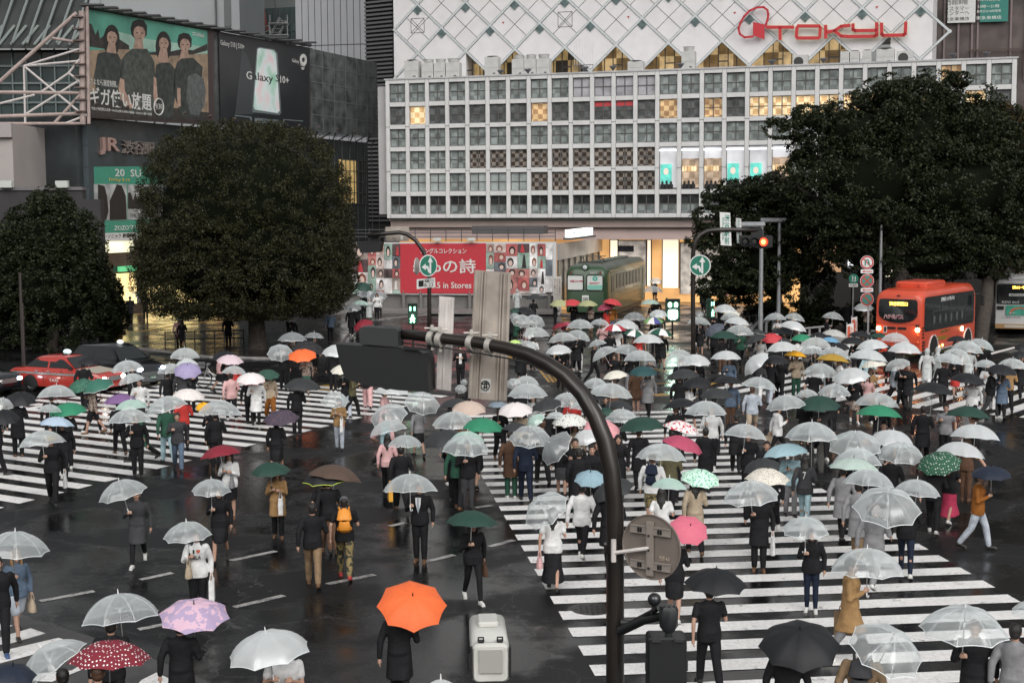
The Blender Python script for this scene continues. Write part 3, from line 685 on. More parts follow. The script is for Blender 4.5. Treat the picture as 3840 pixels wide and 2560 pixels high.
# ================= STATION SIDE, BILLBOARDS, TREES =================
def z1(x,y): return (x*.375,y*.375)   # upper-left zoom coordinates
j=JB=Wall(199,97,864,140)
st=empty('station_building',(j.o.x,j.o.y,0),0,'dark glass-clad railway station building behind the domed tree','building')
DK=mat('dark_cladding',(.035,.042,.045),.25,var=.35,vs_=.5); DK2=mat('dark_stone',(.05,.055,.055),.22,var=.6,vs_=.8)
mb=MB(); j.box(mb,j.U(205),j.U(866),0,j.Z(480,292),-12,-.9); mb.obj('lower_wall',DK,st)
mb=MB(); u0,u1=j.U(*z1(1895,500)),j.U(*z1(2305,600)); zt,zb=j.Z(*z1(1895,298)),j.Z(*z1(1895,800)); j.box(mb,u0,u1,zb,zt,-3,.1); mb.obj('marble_panel_wall',mat('marble_dark',(.07,.078,.078),.2,var=.75,vs_=.9),st)
mb=MB()
for k in range(1,6): u=u0+(u1-u0)*k/6; j.box(mb,u-.03,u+.03,zb,zt,.102,.13)
for k in range(1,5): z=zb+(zt-zb)*k/5; j.box(mb,u0,u1,z-.03,z+.03,.102,.128)
for k in range(0,7): u=j.U(*z1(2100,900))+k*1.6; j.box(mb,u-.03,u+.03,3,zb-.6,-.898,-.85)
mb.obj('wall_joints',mat('joint_light',(.14,.15,.15),.6),st)
# lit glazing behind right of the domed tree
mb=MB(); j.box(mb,j.U(800),j.U(838),j.Z(830,468),j.Z(830,368),-.898,-.86); mb.obj('lit_glazing',mat('glaze_yellow',(.6,.42,.16),.35,emit=.32,var=.55,vs_=.45),st)
mb=MB()
for k in range(7): u=j.U(805)+k*(j.U(860)-j.U(805))/6; j.box(mb,u-.05,u+.05,j.Z(830,468),j.Z(830,368),-.86,-.8)
for k in range(5): z=j.Z(830,468)+k*(j.Z(830,368)-j.Z(830,468))/4; j.box(mb,j.U(805),j.U(860),z-.04,z+.04,-.86,-.803)
mb.obj('glazing_bars',MUL,st)
mb=MB()
for k in range(14): u=j.U(200)+k*3.6; z=j.Z(480,292); mb.cyl(j.uz(u,z,-.9),j.uz(u+1.2,z+.9,.2),.06,6); mb.cyl(j.uz(u+2.4,z,-.9),j.uz(u+1.2,z+.9,.2),.06,6)
mb.obj('bracket_truss',mat('steel_rust',(.12,.085,.075),.6,var=.3),st)
# lit bottom shop level; one hidden front added for the plaza's gold reflections
for x0,x1,y0,y1,m in ((240,265,553,580,'a'),(269,328,553,580,'a'),(287,330,628,700,'b'),(350,470,655,722,'b'),(490,560,660,720,'c'),(800,870,640,720,'c')):
    mb=MB(); j.box(mb,j.U(x0),j.U(x1),max(.2,j.Z((x0+x1)/2,y1)),j.Z((x0+x1)/2,y0),-.89,-.8)
    mb.obj('lit_shopfront',{'a':mat('shop_pale',(.75,.72,.5),.4,emit=.9,var=.3,vs_=.6),'b':mat('shop_gold',(1,.62,.27),.4,emit=1.25,var=.45,vs_=.9),'c':mat('shop_gold2',(1,.55,.2),.4,emit=1.1,var=.45,vs_=.9)}[m],st)
mb=MB(); j.box(mb,j.U(288),j.U(328),j.Z(300,624),j.Z(300,612),-.79,-.6); mb.obj('green_shop_sign',mat('sign_green_lit',(.1,.45,.2),.4,emit=.7),st)
# JR lettering
mb=MB(); text_into(mb,'JR',j.mtx(*z1(665,897),-.78),j.U(*z1(722,900))-j.U(*z1(597,900)),j.Z(*z1(660,843))-j.Z(*z1(660,952)),.12,bold=.02); mb.obj('lettering',mat('letter_rose',(.42,.28,.25),.35,.3),st)
mb=MB(); text_into(mb,'渋谷駅',j.mtx(*z1(846,907),-.78),j.U(*z1(943,900))-j.U(*z1(750,900)),j.Z(*z1(846,865))-j.Z(*z1(846,950)),.12); mb.obj('lettering',mat('letter_grey',(.26,.22,.20),.35,.3),st)
# left slate block
w=Wall(30,99,206,98.2); t=empty('slate_block',(w.o.x,w.o.y,0),0,'dark slate-blue panelled block below the steel truss at the left','building')
mb=MB(); w.box(mb,w.U(30),w.U(206),0,w.Z(120,288),-10,0); mb.obj('wall',mat('slate',(.055,.07,.078),.3,var=.12,vs_=.4),t)
mb=MB(); 
for x in (75,118,148): u=w.U(x); w.box(mb,u-.02,u+.02,4,w.Z(120,288),.002,.03)
for y in (335,385,430): z=w.Z(120,y); w.box(mb,w.U(30),w.U(206),z-.02,z+.02,.002,.028)
w.box(mb,w.U(172),w.U(174),4,w.Z(120,288),.002,.1); mb.obj('panel_joints',mat('jd',(.02,.025,.03),.6),t)
w=Wall(-40,92,36,92); t=empty('beige_block',(w.o.x,w.o.y,0),0,'plain pale grey-pink building at the very left edge','building')
mb=MB(); w.box(mb,w.U(-60),w.U(34),0,w.Z(0,283),-9,0); mb.obj('wall',mat('beige_wall',(.36,.33,.32),.6,var=.06,vs_=.5),t); mb=MB(); w.box(mb,w.U(-60),w.U(36),w.Z(0,316),w.Z(0,283),0.001,.3); mb.obj('parapet',mat('beige_parapet',(.33,.30,.30),.6),t)
w=Wall(0,88,240,88); t=empty('low_terrace_building',(w.o.x,w.o.y,0),0,'low grey terrace block with small vents above the left street tree','building')
mb=MB(); w.box(mb,w.U(-60),w.U(190),0,w.Z(100,432),-.8,0); w.box(mb,w.U(150),w.U(234),0,w.Z(190,458),-.5,.3); mb.obj('wall',mat('terrace_grey',(.03,.028,.031),.6,var=.15,vs_=.6),t)
mb=MB(); w.box(mb,w.U(-60),w.U(192),w.Z(100,437),w.Z(100,432)+.06,-.7,.1); mb.obj('coping',mat('coping',(.14,.13,.14),.6),t)
for x in (15,143):
    p=w.p(x,432,.2); mb=MB(); mb.rbox(p+Vector((0,0,.22)),(.75,.4,.42),.04); o=mb.obj('roof_vent_box',mat('vent_pale',(.5,.52,.5),.5),None); tag(o,'small pale vent box on the terrace parapet, '+('left one' if x==15 else 'right one beside the slate block'),'vent box')
# curved station canopy top left
w=Wall(-40,118,240,118); t=empty('station_canopy',(w.o.x,w.o.y,0),0,'dark glazed curved station roof with pale slanting fins at the top left','building')
mb=MB(); w.box(mb,w.U(-60),w.U(200),0,w.Z(100,110),-8,-1.5); mb.obj('glass_wall',mat('canopy_glass',(.03,.045,.045),.15,var=.4,vs_=.3,spec=.6),t)
mb=MB(); mb.hexa([w.p(-60,112,0),w.p(190,112,0),w.p(215,-60,-9),w.p(-60,-60,-9),w.p(-60,104,0),w.p(190,104,0),w.p(215,-66,-9),w.p(-60,-66,-9)]); mb.obj('sloping_roof',mat('canopy_roof',(.035,.038,.038),.3,var=.3,vs_=.4),t)
mb=MB()
for k in range(9): x=-30+k*27; mb.tube([w.p(x,104,.15),w.p(x+36,60,-2)],.12,6)
for k in range(8): x=-40+k*34; mb.tube([w.p(x,100,.2),w.p(x+52,-50,-7.5)],.1,5)
mb.obj('roof_fins',mat('fin_pale',(.2,.23,.22),.4),t)
mb=MB()
for k in range(9): u=w.U(-40)+k*1.15; w.box(mb,u,u+.1,5,w.Z(100,108),-1.49,-1.3)
for y in (150,190,235): z=w.Z(100,y); w.box(mb,w.U(-60),w.U(200),z,z+.15,-1.49,-1.33)
mb.obj('mullions',mat('mull_green',(.12,.15,.15),.5),t)
# steel truss frame left of the billboard
w=Wall(-60,96,199,97); t=empty('billboard_truss',tuple(w.p(190,285,0)),0,'rust-pink steel truss frame bracing the billboard from the left','steel frame')
TR=mat('truss_pink',(.34,.27,.25),.55,var=.2,vs_=2); TRW=mat('truss_white',(.52,.48,.47),.5)
mb=MB()
for a,b,r_ in (((188,26),(190,286),.2),((176,30),(-20,205),.13),((-20,212),(190,214),.12),((-20,268),(190,261),.12),((-20,284),(195,284),.1),((200,12),(204,285),.12),((120,88),(180,98),.1),((124,284),(196,205),.1)):
    mb.cyl(w.p(*a,0),w.p(*b,0),r_,8)
mb.obj('main_chord',TR,t)
mb=MB()
for a,b in (((55,152),(186,112)),((55,152),(186,140)),((55,152),(188,262)),((55,152),(58,284)),((158,168),(90,215)),((158,168),(192,125)),((158,168),(192,195)),((0,238),(80,218)),((60,262),(190,180)),((150,284),(205,262))):
    mb.cyl(w.p(*a,0.02),w.p(*b,0.02),.075,6)
mb.obj('brace',TRW,t)
for k in range(9):
    mb=MB(); z=w.Z(190,40+k*27); mb.box(w.uz(w.U(194),z,.1),(.7,.5,.08)); mb.obj('ladder_rung',mat('steel_rust',(.12,.085,.075),.6,var=.3),t)
# --- billboard helper ---
def board(corners,dpt,base,label,fr,off=.15):
    (x0,y0),(x1,y1)=corners; t=empty('billboard',tuple(j.p(*fr((x0+x1)/2,y1),off)),0,label,'billboard')
    return t
def quadp(mb,fr,pts,off,t=.02,wl=None):
    (wl or j).poly(mb,[fr(*p) for p in pts],off,t)
bb=board(((530,55),(1275,750)),0,None,'billboard of four rugged travellers in a desert with large Japanese lettering',z1)
def lay(name,m,polys,off,t=.015,parent=bb,fr=z1,wl=None):
    mb=MB()
    for p in polys: quadp(mb,fr,p,off,t,wl)
    return mb.obj(name,m,parent)
lay('frame',mat('bb_frame',(.05,.035,.035),.5),[[(512,35),(1290,178),(1290,768),(530,722)]],-.25,.3)
lay('printed_sky',mat('bb_sky',(.09,.32,.24),.45,var=.35,vs_=.35),[[(530,55),(1268,190),(1272,380),(538,330)]],.06)
lay('printed_sky_haze',mat('bb_haze',(.32,.5,.42),.45,var=.3,vs_=.5),[[(700,190),(900,240),(1268,290),(1270,340),(760,300)]],.067,.01)
lay('printed_ground',mat('bb_sand',(.30,.22,.15),.5,var=.45,vs_=1.2),[[(537,310),(760,300),(1000,340),(1271,330),(1278,750),(548,712)]],.064)
lay('printed_ruins',mat('bb_ruin',(.035,.03,.028),.6,var=.5,vs_=3),[[(535,140),(560,150),(585,215),(600,180),(612,240),(640,215),(660,255),(720,235),(790,280),(790,305),(640,300),(538,285)],[(890,325),(960,318),(1040,318),(1120,300),(1180,310),(1268,270),(1270,310),(1180,335),(1040,345),(900,335)],[(545,560),(700,600),(900,640),(1278,690),(1278,750),(548,712)]],.071)
PSK=mat('print_skin',(.40,.27,.21),.55,var=.3,vs_=2.2); PHR=mat('print_hair',(.02,.017,.015),.6); PCL=mat('print_clothes',(.035,.042,.038),.6,var=.55,vs_=2.5); PCL2=mat('print_clothes2',(.06,.068,.06),.6,var=.5,vs_=3)
def oval(cx,cy,rx,ry,n=16,a0=0): return [(cx+rx*math.cos(2*PI*k/n),cy+ry*math.sin(2*PI*k/n)) for k in range(n)]
for (cx,top,hs,tor,ln) in ((683,155,1.0,[(600,330),(640,320),(720,330),(755,400),(740,480),(735,640),(600,640),(575,470)],1),(850,118,1.15,[(770,330),(810,300),(900,300),(945,380),(955,560),(930,700),(800,700),(735,520),(735,380)],0),(1000,195,.95,[(955,400),(985,385),(1040,385),(1075,430),(1070,600),(1055,725),(960,715),(945,560)],1),(1130,200,1.0,[(1085,385),(1110,360),(1180,355),(1240,410),(1235,500),(1225,720),(1110,715),(1060,560),(1070,430)],0)):
    fc=top+62*hs
    if ln: lay('printed_hair',PHR,[oval(cx,fc+35*hs,50*hs,100*hs)],.078)
    else: lay('printed_hair',PHR,[[(cx-38*hs,fc+22*hs),(cx-44*hs,fc-12*hs),(cx-34*hs,fc-48*hs),(cx-6*hs,fc-60*hs),(cx+26*hs,fc-54*hs),(cx+44*hs,fc-24*hs),(cx+42*hs,fc+24*hs),(cx+30*hs,fc+36*hs),(cx-28*hs,fc+36*hs)]],.078)
    lay('printed_neck',PSK,[[(cx-18,fc+40),(cx+20,fc+40),(cx+30,fc+120),(cx-10,fc+150),(cx-35,fc+110)]],.083)
    lay('printed_body',PCL if top!=118 else PCL2,[tor],.088)
    lay('printed_face',PSK,[oval(cx+3,fc+14*hs,31*hs,44*hs)],.095)
    lay('printed_fringe',PHR,[[(cx-36*hs,fc+5),(cx-30*hs,fc-40*hs),(cx+5,fc-52*hs),(cx+36*hs,fc-35*hs),(cx+36*hs,fc+8),(cx+20*hs,fc-18*hs),(cx-5,fc-25*hs),(cx-25*hs,fc-12*hs)]],.1)
    lay('printed_face_shade',mat('print_skin_shade',(.30,.19,.14),.55),[[(cx+8*hs,fc-28*hs),(cx+28*hs,fc-20*hs),(cx+34*hs,fc+15*hs),(cx+24*hs,fc+46*hs),(cx+6*hs,fc+57*hs),(cx+12*hs,fc+30*hs),(cx+6*hs,fc+10*hs)]],.098,.006)
    lay('printed_straps',mat('print_strap',(.13,.13,.11),.6,var=.4,vs_=3),[[(tor[1][0]+8,tor[1][1]),(tor[1][0]+20,tor[1][1]),(cx+4,fc+330*hs),(cx-10,fc+330*hs)],[(tor[2][0]-22,tor[2][1]+4),(tor[2][0]-8,tor[2][1]+6),(cx+30,fc+300*hs),(cx+18,fc+300*hs)],[(cx-60*hs,fc+250*hs),(cx+66*hs,fc+255*hs),(cx+64*hs,fc+268*hs),(cx-60*hs,fc+262*hs)]],.093,.006)
    lay('printed_eyes',PHR,[oval(cx-10*hs,fc+12*hs,7*hs,3*hs,8),oval(cx+17*hs,fc+13*hs,7*hs,3*hs,8),[(cx-4*hs,fc+40*hs),(cx+14*hs,fc+39*hs),(cx+6*hs,fc+44*hs)]],.104)
lay('printed_arm',PSK,[[(735,480),(760,490),(765,560),(815,650),(800,668),(740,610),(725,540)],[(940,470),(955,480),(965,600),(950,650),(940,600)],[(1085,540),(1105,540),(1105,650),(1085,660)]],.099)
lay('printed_armour',mat('print_grey',(.09,.1,.1),.4,var=.4,vs_=3),[[(1150,470),(1200,450),(1245,480),(1260,560),(1250,650),(1215,710),(1165,700),(1140,600)]],.108)
PW_=mat('print_white',(.62,.62,.6),.5)
def txt(parent,s,x,y,w_,h_,wl,fr,off,m,ext=.006,vertical=False,bold=0,sp=1,shear=0,name='lettering'):
    mb=MB(); x0,x1=x-w_/2,x+w_/2; W__=wl.U(*fr(x1,y))-wl.U(*fr(x0,y)); H_=wl.Z(*fr(x,y-h_/2))-wl.Z(*fr(x,y+h_/2))
    # follow the printed baseline: boards are level, so plain placement is right
    text_into(mb,s,wl.mtx(*fr(x,y),off),W__,H_,ext,vertical=vertical,bold=bold,spacing=sp,shear=shear); return mb.obj(name,m,parent)
txt(bb,'ギガ使い放題',745,608,375,108,j,z1,.12,PW_,bold=.015); txt(bb,'さよなら速度制限。',637,508,165,40,j,z1,.12,PW_); txt(bb,'ウルトラギガモンスター+',628,670,132,22,j,z1,.12,PW_,bold=.02); txt(bb,'10月以降も対象の動画・SNSなら使い放題',815,690,235,16,j,z1,.12,PW_)
txt(bb,'9/30',972,652,42,32,j,z1,.12,PW_); txt(bb,'SoftBank',1225,215,52,24,j,z1,.12,PW_)
lay('printed_bars',PW_,[[(1180,197),(1195,200),(1195,206),(1180,203)],[(1180,210),(1195,213),(1195,219),(1180,216)]],.12,.006)
mb=MB(); c=[j.p(*z1(*p),.13) for p in oval(972,655,29,50,28)]; mb.tube(c+[c[0]],.05,5,cap=False); mb.obj('printed_circle',PW_,bb)
# phone billboard
gb=board(((1338,205),(1893,795)),0,None,'black billboard of a standing smartphone with white product lettering',z1)
lay('frame',mat('bb_frame',(.05,.035,.035),.5),[[(1325,196),(1900,298),(1900,800),(1345,768)]],-.2,.25,gb)
lay('panel',mat('bb_black',(.016,.018,.021),.35,var=.2,vs_=.5),[[(1338,207),(1892,302),(1893,792),(1350,757)]],.06,.02,gb)
lay('printed_shade',mat('bb_grey',(.045,.052,.056),.4),[[(1480,310),(1510,330),(1562,480),(1555,700),(1440,705),(1455,560)]],.083,.01,gb)
lay('printed_phone_back',mat('bb_phone_dark',(.15,.18,.19),.3),[[(1572,296),(1592,290),(1680,304),(1700,330),(1722,690),(1712,706),(1545,688),(1545,660)]],.086,.01,gb)
ph=mat('bb_phone_screen',(.5,.66,.58),.3,emit=.12); n,l,b=N(ph); tc=n.new('ShaderNodeTexCoord'); no=n.new('ShaderNodeTexNoise'); no.inputs['Scale'].default_value=.45; rp=n.new('ShaderNodeValToRGB'); el=rp.color_ramp.elements; el[0].position=.35; el[0].color=(.25,.5,.36,1); el[1].position=.65; el[1].color=(.72,.5,.52,1); rp.color_ramp.elements.new(.5).color=(.6,.68,.68,1)
l.new(tc.outputs['Object'],no.inputs[0]); l.new(no.outputs['Fac'],rp.inputs[0]); l.new(rp.outputs[0],b.inputs['Base Color']); l.new(rp.outputs[0],b.inputs['Emission Color'])
lay('printed_phone_screen',ph,[[(1578,303),(1590,296),(1675,310),(1690,330),(1712,680),(1700,694),(1560,672),(1553,655)]],.098,.01,gb)
lay('printed_phones_below',mat('bb_phone_dark',(.15,.18,.19),.3),[[(1438,705),(1540,715),(1545,752),(1537,752),(1530,722),(1438,712)],[(1560,722),(1705,735),(1722,765),(1560,752)],[(1735,730),(1858,740),(1858,746),(1742,737),(1732,770),(1726,768)]],.09,.01,gb)
txt(gb,'Galaxy S10+',1590,478,170,62,j,z1,.112,PW_,bold=.012) if 0 else None
txt(gb,'G',1526,462,34,50,j,z1,.112,PW_,bold=.012); txt(gb,'alaxy',1612,482,122,62,j,z1,.112,mat('bb_black',(.016,.018,.021),.35),bold=.012); txt(gb,'S',1700,480,22,44,j,z1,.112,mat('bb_black',(.016,.018,.021),.35),bold=.012);txt(gb,'10+',1743,490,52,44,j,z1,.112,PW_,bold=.012)
lay('printed_letters_dark',mat('bb_black',(.016,.018,.021),.35),[],.112,.006,gb) if 0 else None
txt(gb,'Galaxy S10 | S10+',1425,279,145,40,j,z1,.09,PW_); txt(gb,'Galaxy',1810,377,42,28,j,z1,.09,PW_); txt(gb,'TOKYO 2020',1854,402,28,8,j,z1,.09,PW_)
mb=MB()
for k in range(12): a=2*PI*k/12; p=j.p(*z1(1854+15*math.cos(a),368+26*math.sin(a)),.1); mb.box(p,(.28,.05,.28),mtx=Matrix.Translation(p)@Matrix.Rotation(a,4,'Y')@Matrix.Diagonal((.3,.04,.3,1)) if 0 else None)
mb.obj('printed_emblem',PW_,gb)
mb=MB()
for cx,cy in ((1848,417),(1854,417),(1860,417),(1851,423),(1857,423)):
    c=[j.p(*z1(*p),.1) for p in oval(cx,cy,3.4,5,10)]; mb.tube(c+[c[0]],.02,4,cap=False)
mb.obj('printed_rings',PW_,gb)
# gap wall between boards and top lamps
mb=MB(); quadp(mb,z1,[(1276,180),(1330,192),(1338,768),(1282,762)],-.3,.3); mb.obj('gap_wall',DK2,st)
mb=MB()
for k in range(16):
    x=545+k*88; yb=44+(x-545)*.182 if x<1300 else 182+(x-1300)*.162
    a=j.p(*z1(x,yb),.1); c=j.p(*z1(x+18,yb-12),2.2); mb.cyl(a,c,.05,5); mb.rbox(c,(1.5,.5,.12),.05)
mb.cyl(j.p(*z1(500,28),.3),j.p(*z1(1900,278),.3),.16,8); mb.obj('lamp_arms',mat('lamp_arm',(.07,.07,.075),.5,.3),st)
# green festival poster
gp=board(((555,1022),(900,1475)),0,None,'green festival poster with white band names partly hidden by the domed tree',z1); GO=-.75
GRN=mat('poster_green',(.05,.26,.18),.45,var=.08)
lay('panel',GRN,[[(555,1022),(1000,1018),(1000,1425),(632,1440),(632,1350),(560,1345)]],GO,.05,gp)
lay('printed_caption_band',PW_,[[(632,1428),(1000,1420),(1000,1470),(632,1478)]],GO+.052,.01,gp)
lay('printed_photo',mat('poster_bw',(.34,.35,.35),.5,var=.5,vs_=1.2),[[(568,1128),(776,1126),(780,1348),(625,1350),(568,1340)]],GO+.06,.01,gp)
lay('printed_figures',PHR,[[(600,1130),(640,1140),(655,1200),(665,1290),(650,1348),(628,1350),(600,1290)],[(690,1190),(715,1130),(745,1135),(770,1200),(776,1345),(672,1348),(672,1230)]],GO+.072,.01,gp)
lay('printed_photo_two',mat('poster_bw',(.34,.35,.35),.5,var=.5,vs_=1.2),[[(782,1130),(1000,1130),(1000,1345),(784,1345)]],GO+.06,.01,gp)
lay('printed_group',PHR,[[(784,1180),(800,1180),(815,1230),(828,1180),(845,1230),(855,1178),(880,1180),(1000,1190),(1000,1280),(784,1280)]],GO+.072,.01,gp)
for s_,x,y,w_,h_,m in (('20  SU',785,1060,160,46,PW_),('Friday 8.16',733,1103,128,24,mat('print_gold',(.55,.42,.12),.5)),('THE 1975',838,1322,82,24,PHR),('ZOZOマリン',790,1394,178,32,PW_),('ーソニック 絶賛発売中',748,1443,220,28,PHR)): txt(gp,s_,x,y,w_,h_,j,z1,GO+.075,m,bold=.01)
# ------------ red hoarding ------------
def zm(x,y): return ((1250+x/1.809)*.6125,(800+y/1.809)*.6125)
k_=RW=Wall(809,104,1274,102); rbd=empty('billboard',tuple(k_.p(1040,676,0)),0,'long red and white hoarding for a song collection with a photo collage','billboard')
lay('frame',mat('board_white',(.55,.55,.55),.5),[[(60,197),(1515,192),(1517,556),(60,545)]],-.5,.45,rbd,zm,k_)
lay('red_panel',mat('board_red',(.46,.035,.05),.45,var=.06),[[(440,205),(1035,203),(1035,290),(1160,290),(1158,545),(440,540)]],.0,.02,rbd,zm,k_)
cols=[(.62,.6,.6),(.3,.24,.22),(.08,.05,.05),(.5,.2,.18),(.75,.73,.73),(.25,.35,.3),(.4,.1,.1),(.12,.14,.16),(.55,.45,.42)]
rc=random.Random(5); cells=[]
for (X0,X1) in ((130,455),(1035,1487)):
    x=X0
    while x<X1-20:
        w_=rc.choice((55,80,105,125)); w_=min(w_,X1-x); y=205
        while y<540:
            h_=rc.choice((62,85,110)); h_=min(h_,545-y); cells.append((x,y,w_,h_)); y+=h_
        x+=w_
ncell=0
for ci,(x,y,w_,h_) in enumerate(cells):
    c=rc.choice(cols); off=.03+.0*ncell; o=lay('printed_photo',mat('col_%d'%cols.index(c),c,.5,var=.5,vs_=1.6),[[(x+1,y+1),(x+w_-1,y+1),(x+w_-1,y+h_-1),(x+1,y+h_-1)]],.03,.02,rbd,zm,k_)
    if w_>50 and h_>50:
        kind=rc.choice('hhfb'); cx,cy=x+w_*rc.uniform(.35,.65),y+h_*rc.uniform(.4,.6)
        if kind in 'hf': 
            lay('printed_hair',PHR if rc.random()<.7 else mat('print_auburn',(.2,.06,.04),.6),[oval(cx,cy,w_*.28,h_*.36,12)],.052,.01,rbd,zm,k_); lay('printed_face',PSK if 0 else mat('print_face',(.6,.45,.4),.5),[oval(cx,cy+h_*.08,w_*.17,h_*.24,12)],.064,.01,rbd,zm,k_)
        else: lay('printed_figure',rc.choice((PHR,mat('print_red',(.45,.04,.05),.5),PW_)),[[(cx-4,cy-h_*.3),(cx+5,cy-h_*.3),(cx+w_*.2,y+h_*.95),(cx-w_*.2,y+h_*.95)]],.052,.01,rbd,zm,k_)
    ncell+=1
for s_,x,y,w_,h_ in (('シングルコレクション',745,255,315,36),('aikoの詩',752,358,425,96),('6.5 in Stores',800,487,272,42)): txt(rbd,s_,x,y,w_,h_,k_,zm,.05,PW_,bold=.012)
hw_=empty('retaining_wall',tuple(k_.uz(0,0,0)),0,'low concrete wall and columns under the red hoarding','wall')
mb=MB(); k_.box(mb,-1,k_.w+.3,.1,1.5,-1.2,-.25); mb.obj('wall',mat('conc_dark',(.14,.135,.13),.6,var=.3,vs_=.8),hw_)
mb=MB(); 
for x in (475,592,923,1465): u=k_.U(*zm(x,600)); mb.cyl(k_.uz(u,.1,-.1),k_.uz(u,1.55,-.1),.13,10)
mb.obj('column',mat('conc_column',(.16,.155,.15),.6),hw_)
mb=MB(); k_.box(mb,-1,k_.w+.3,.1,.3,-.2,2.8); mb.obj('step',mat('step_stone',(.2,.19,.185),.4,var=.2,vs_=.8),hw_)
# lights and rails above hoarding
mb=MB(); zt=k_.Z(*zm(800,192)); 
for q in range(3): mb.cyl(k_.uz(0,zt+.35+.25*q,-.4),k_.uz(k_.w,zt+.35+.25*q,-.4),.03,6)
for q in range(14): u=q*k_.w/13; mb.cyl(k_.uz(u,zt,-.4),k_.uz(u,zt+.95,-.4),.03,6)
mb.obj('top_rails',mat('lamp_arm',(.07,.07,.075),.5,.3),rbd)
mb=MB()
for x in (710,940): u=k_.U(*zm(x,185)); mb.rbox(k_.uz(u,zt+.15,.3),(.55,.3,.22),.05); mb.cyl(k_.uz(u,zt,-.1),k_.uz(u,zt+.15,.3),.03,6)
mb.obj('lamp',mat('vent_pale',(.5,.52,.5),.5),rbd)
mb=MB(); 
a=Wall(893,118,2322,103,back=-2.5); u0,u1=a.U(*zm(945,100)),a.U(*zm(1430,100)); a.box(mb,u0,u1,a.Z(*zm(1200,140)),a.Z(*zm(1200,85)),-1,.2); o=mb.obj('canopy_box',mat('canopy_dark',(.09,.09,.09),.5),None); tag(o,'long dark grey canopy box above the red hoarding','canopy')
# white lit sign box and glazed shelter beside the railcar
w=Wall(*[Wall_ for Wall_ in (zm(1565,0)[0],104,zm(1720,0)[0],108)]); t=empty('lit_sign_box',tuple(w.p(*zm(1640,150),0)),0,'white illuminated sign box above the glass shelter','sign')
mb=MB(); w.poly(mb,[zm(1572,112),zm(1718,96),zm(1718,145),zm(1572,165)],0,.5); mb.obj('box',mat('signbox_lit',(.8,.85,.86),.4,emit=1.1),t); txt(t,'渋谷観光案内',1645,130,110,20,w,zm,.51,mat('print_grey2',(.35,.4,.42),.5))
mb=MB(); w.poly(mb,[zm(1560,165),zm(1722,148),zm(1722,160),zm(1560,180)],-.1,.7); mb.obj('bracket',FLG,t)
w=Wall(zm(1518,0)[0],102.5,zm(1836,0)[0],116); t=empty('glass_shelter',(w.o.x,w.o.y,0),0,'silvery glazed shelter with a steel roof band behind the green railcar','shelter')
mb=MB(); w.poly(mb,[zm(1518,205),zm(1836,160),zm(1836,250),zm(1518,318)],0,.15); mb.obj('roof_band',mat('brushed_steel',(.5,.51,.52),.3,.5,var=.25,vs_=.5),t)
mb=MB(); w.poly(mb,[zm(1518,318),zm(1836,250),zm(1836,520),zm(1518,600)],-.2,.1); mb.obj('glass_wall',mat('shelter_glass',(.2,.18,.14),.15,var=.6,vs_=1.5,emit=.1),t)
mb=MB()
for x in range(1518,1840,40): w.poly(mb,[zm(x,318-(x-1518)*.21),zm(x+5,318-(x-1518)*.21),zm(x+5,600-(x-1518)*.25),zm(x,600-(x-1518)*.25)],-.09,.06)
mb.obj('mullions',MUL,t)
t=empty('wooden_signpost',tuple(at(*zm(1522,640),.12)),0,'tall white slogan board with vertical Japanese text left of the railcar','sign'); w=Wall(zm(1493,0)[0],100,zm(1548,0)[0],100)
mb=MB(); w.poly(mb,[zm(1493,428),zm(1547,428),zm(1547,700),zm(1493,700)],0,.12); mb.obj('board',mat('slogan_white',(.58,.55,.52),.5),t)
for q,s_ in enumerate(('考えた街づくり','ホワンセキュリティも','世界の街角へ')): txt(t,s_,1503+q*16,500,10,115,w,zm,.13,PHR if 0 else mat('print_brown',(.2,.12,.08),.5),vertical=True)
# ------------ trees ------------
def leafmat(nm,c,c2):
    m=mat(nm,c,.55,spec=.3); n,l,b=N(m); tc=n.new('ShaderNodeTexCoord'); no=n.new('ShaderNodeTexNoise'); no.inputs['Scale'].default_value=1.1; no.inputs['Detail'].default_value=5
    gi=n.new('ShaderNodeNewGeometry'); rp=n.new('ShaderNodeValToRGB'); el=rp.color_ramp.elements; el[0].position=.25; el[0].color=(*c,1); el[1].position=.8; el[1].color=(*c2,1)
    ad=n.new('ShaderNodeMath'); ad.operation='MULTIPLY_ADD'; ad.inputs[1].default_value=.5; l.new(gi.outputs['Random Per Island'],ad.inputs[0]); mm=n.new('ShaderNodeMath'); mm.operation='MULTIPLY'; mm.inputs[1].default_value=.6
    l.new(tc.outputs['Object'],no.inputs[0]); l.new(no.outputs['Fac'],mm.inputs[0]); l.new(mm.outputs[0],ad.inputs[2]); l.new(ad.outputs[0],rp.inputs[0]); l.new(rp.outputs[0],b.inputs['Base Color']); return m
LF1=leafmat('leaf_dome',(.007,.009,.004),(.040,.040,.013)); LF2=leafmat('leaf_dark',(.006,.010,.004),(.026,.034,.011)); LF3=leafmat('leaf_orange_lit',(.02,.016,.006),(.10,.055,.014)); BARK=mat('bark',(.045,.036,.03),.85,var=.4,vs_=6,bump=.6,bs=30)  # third leaf tone carries the orange light on the foliage
CORE=mat('leaf_core_shade',(.006,.008,.004),.95,spec=.1)  # solid core fills the crown and carries its inner shade in the colour
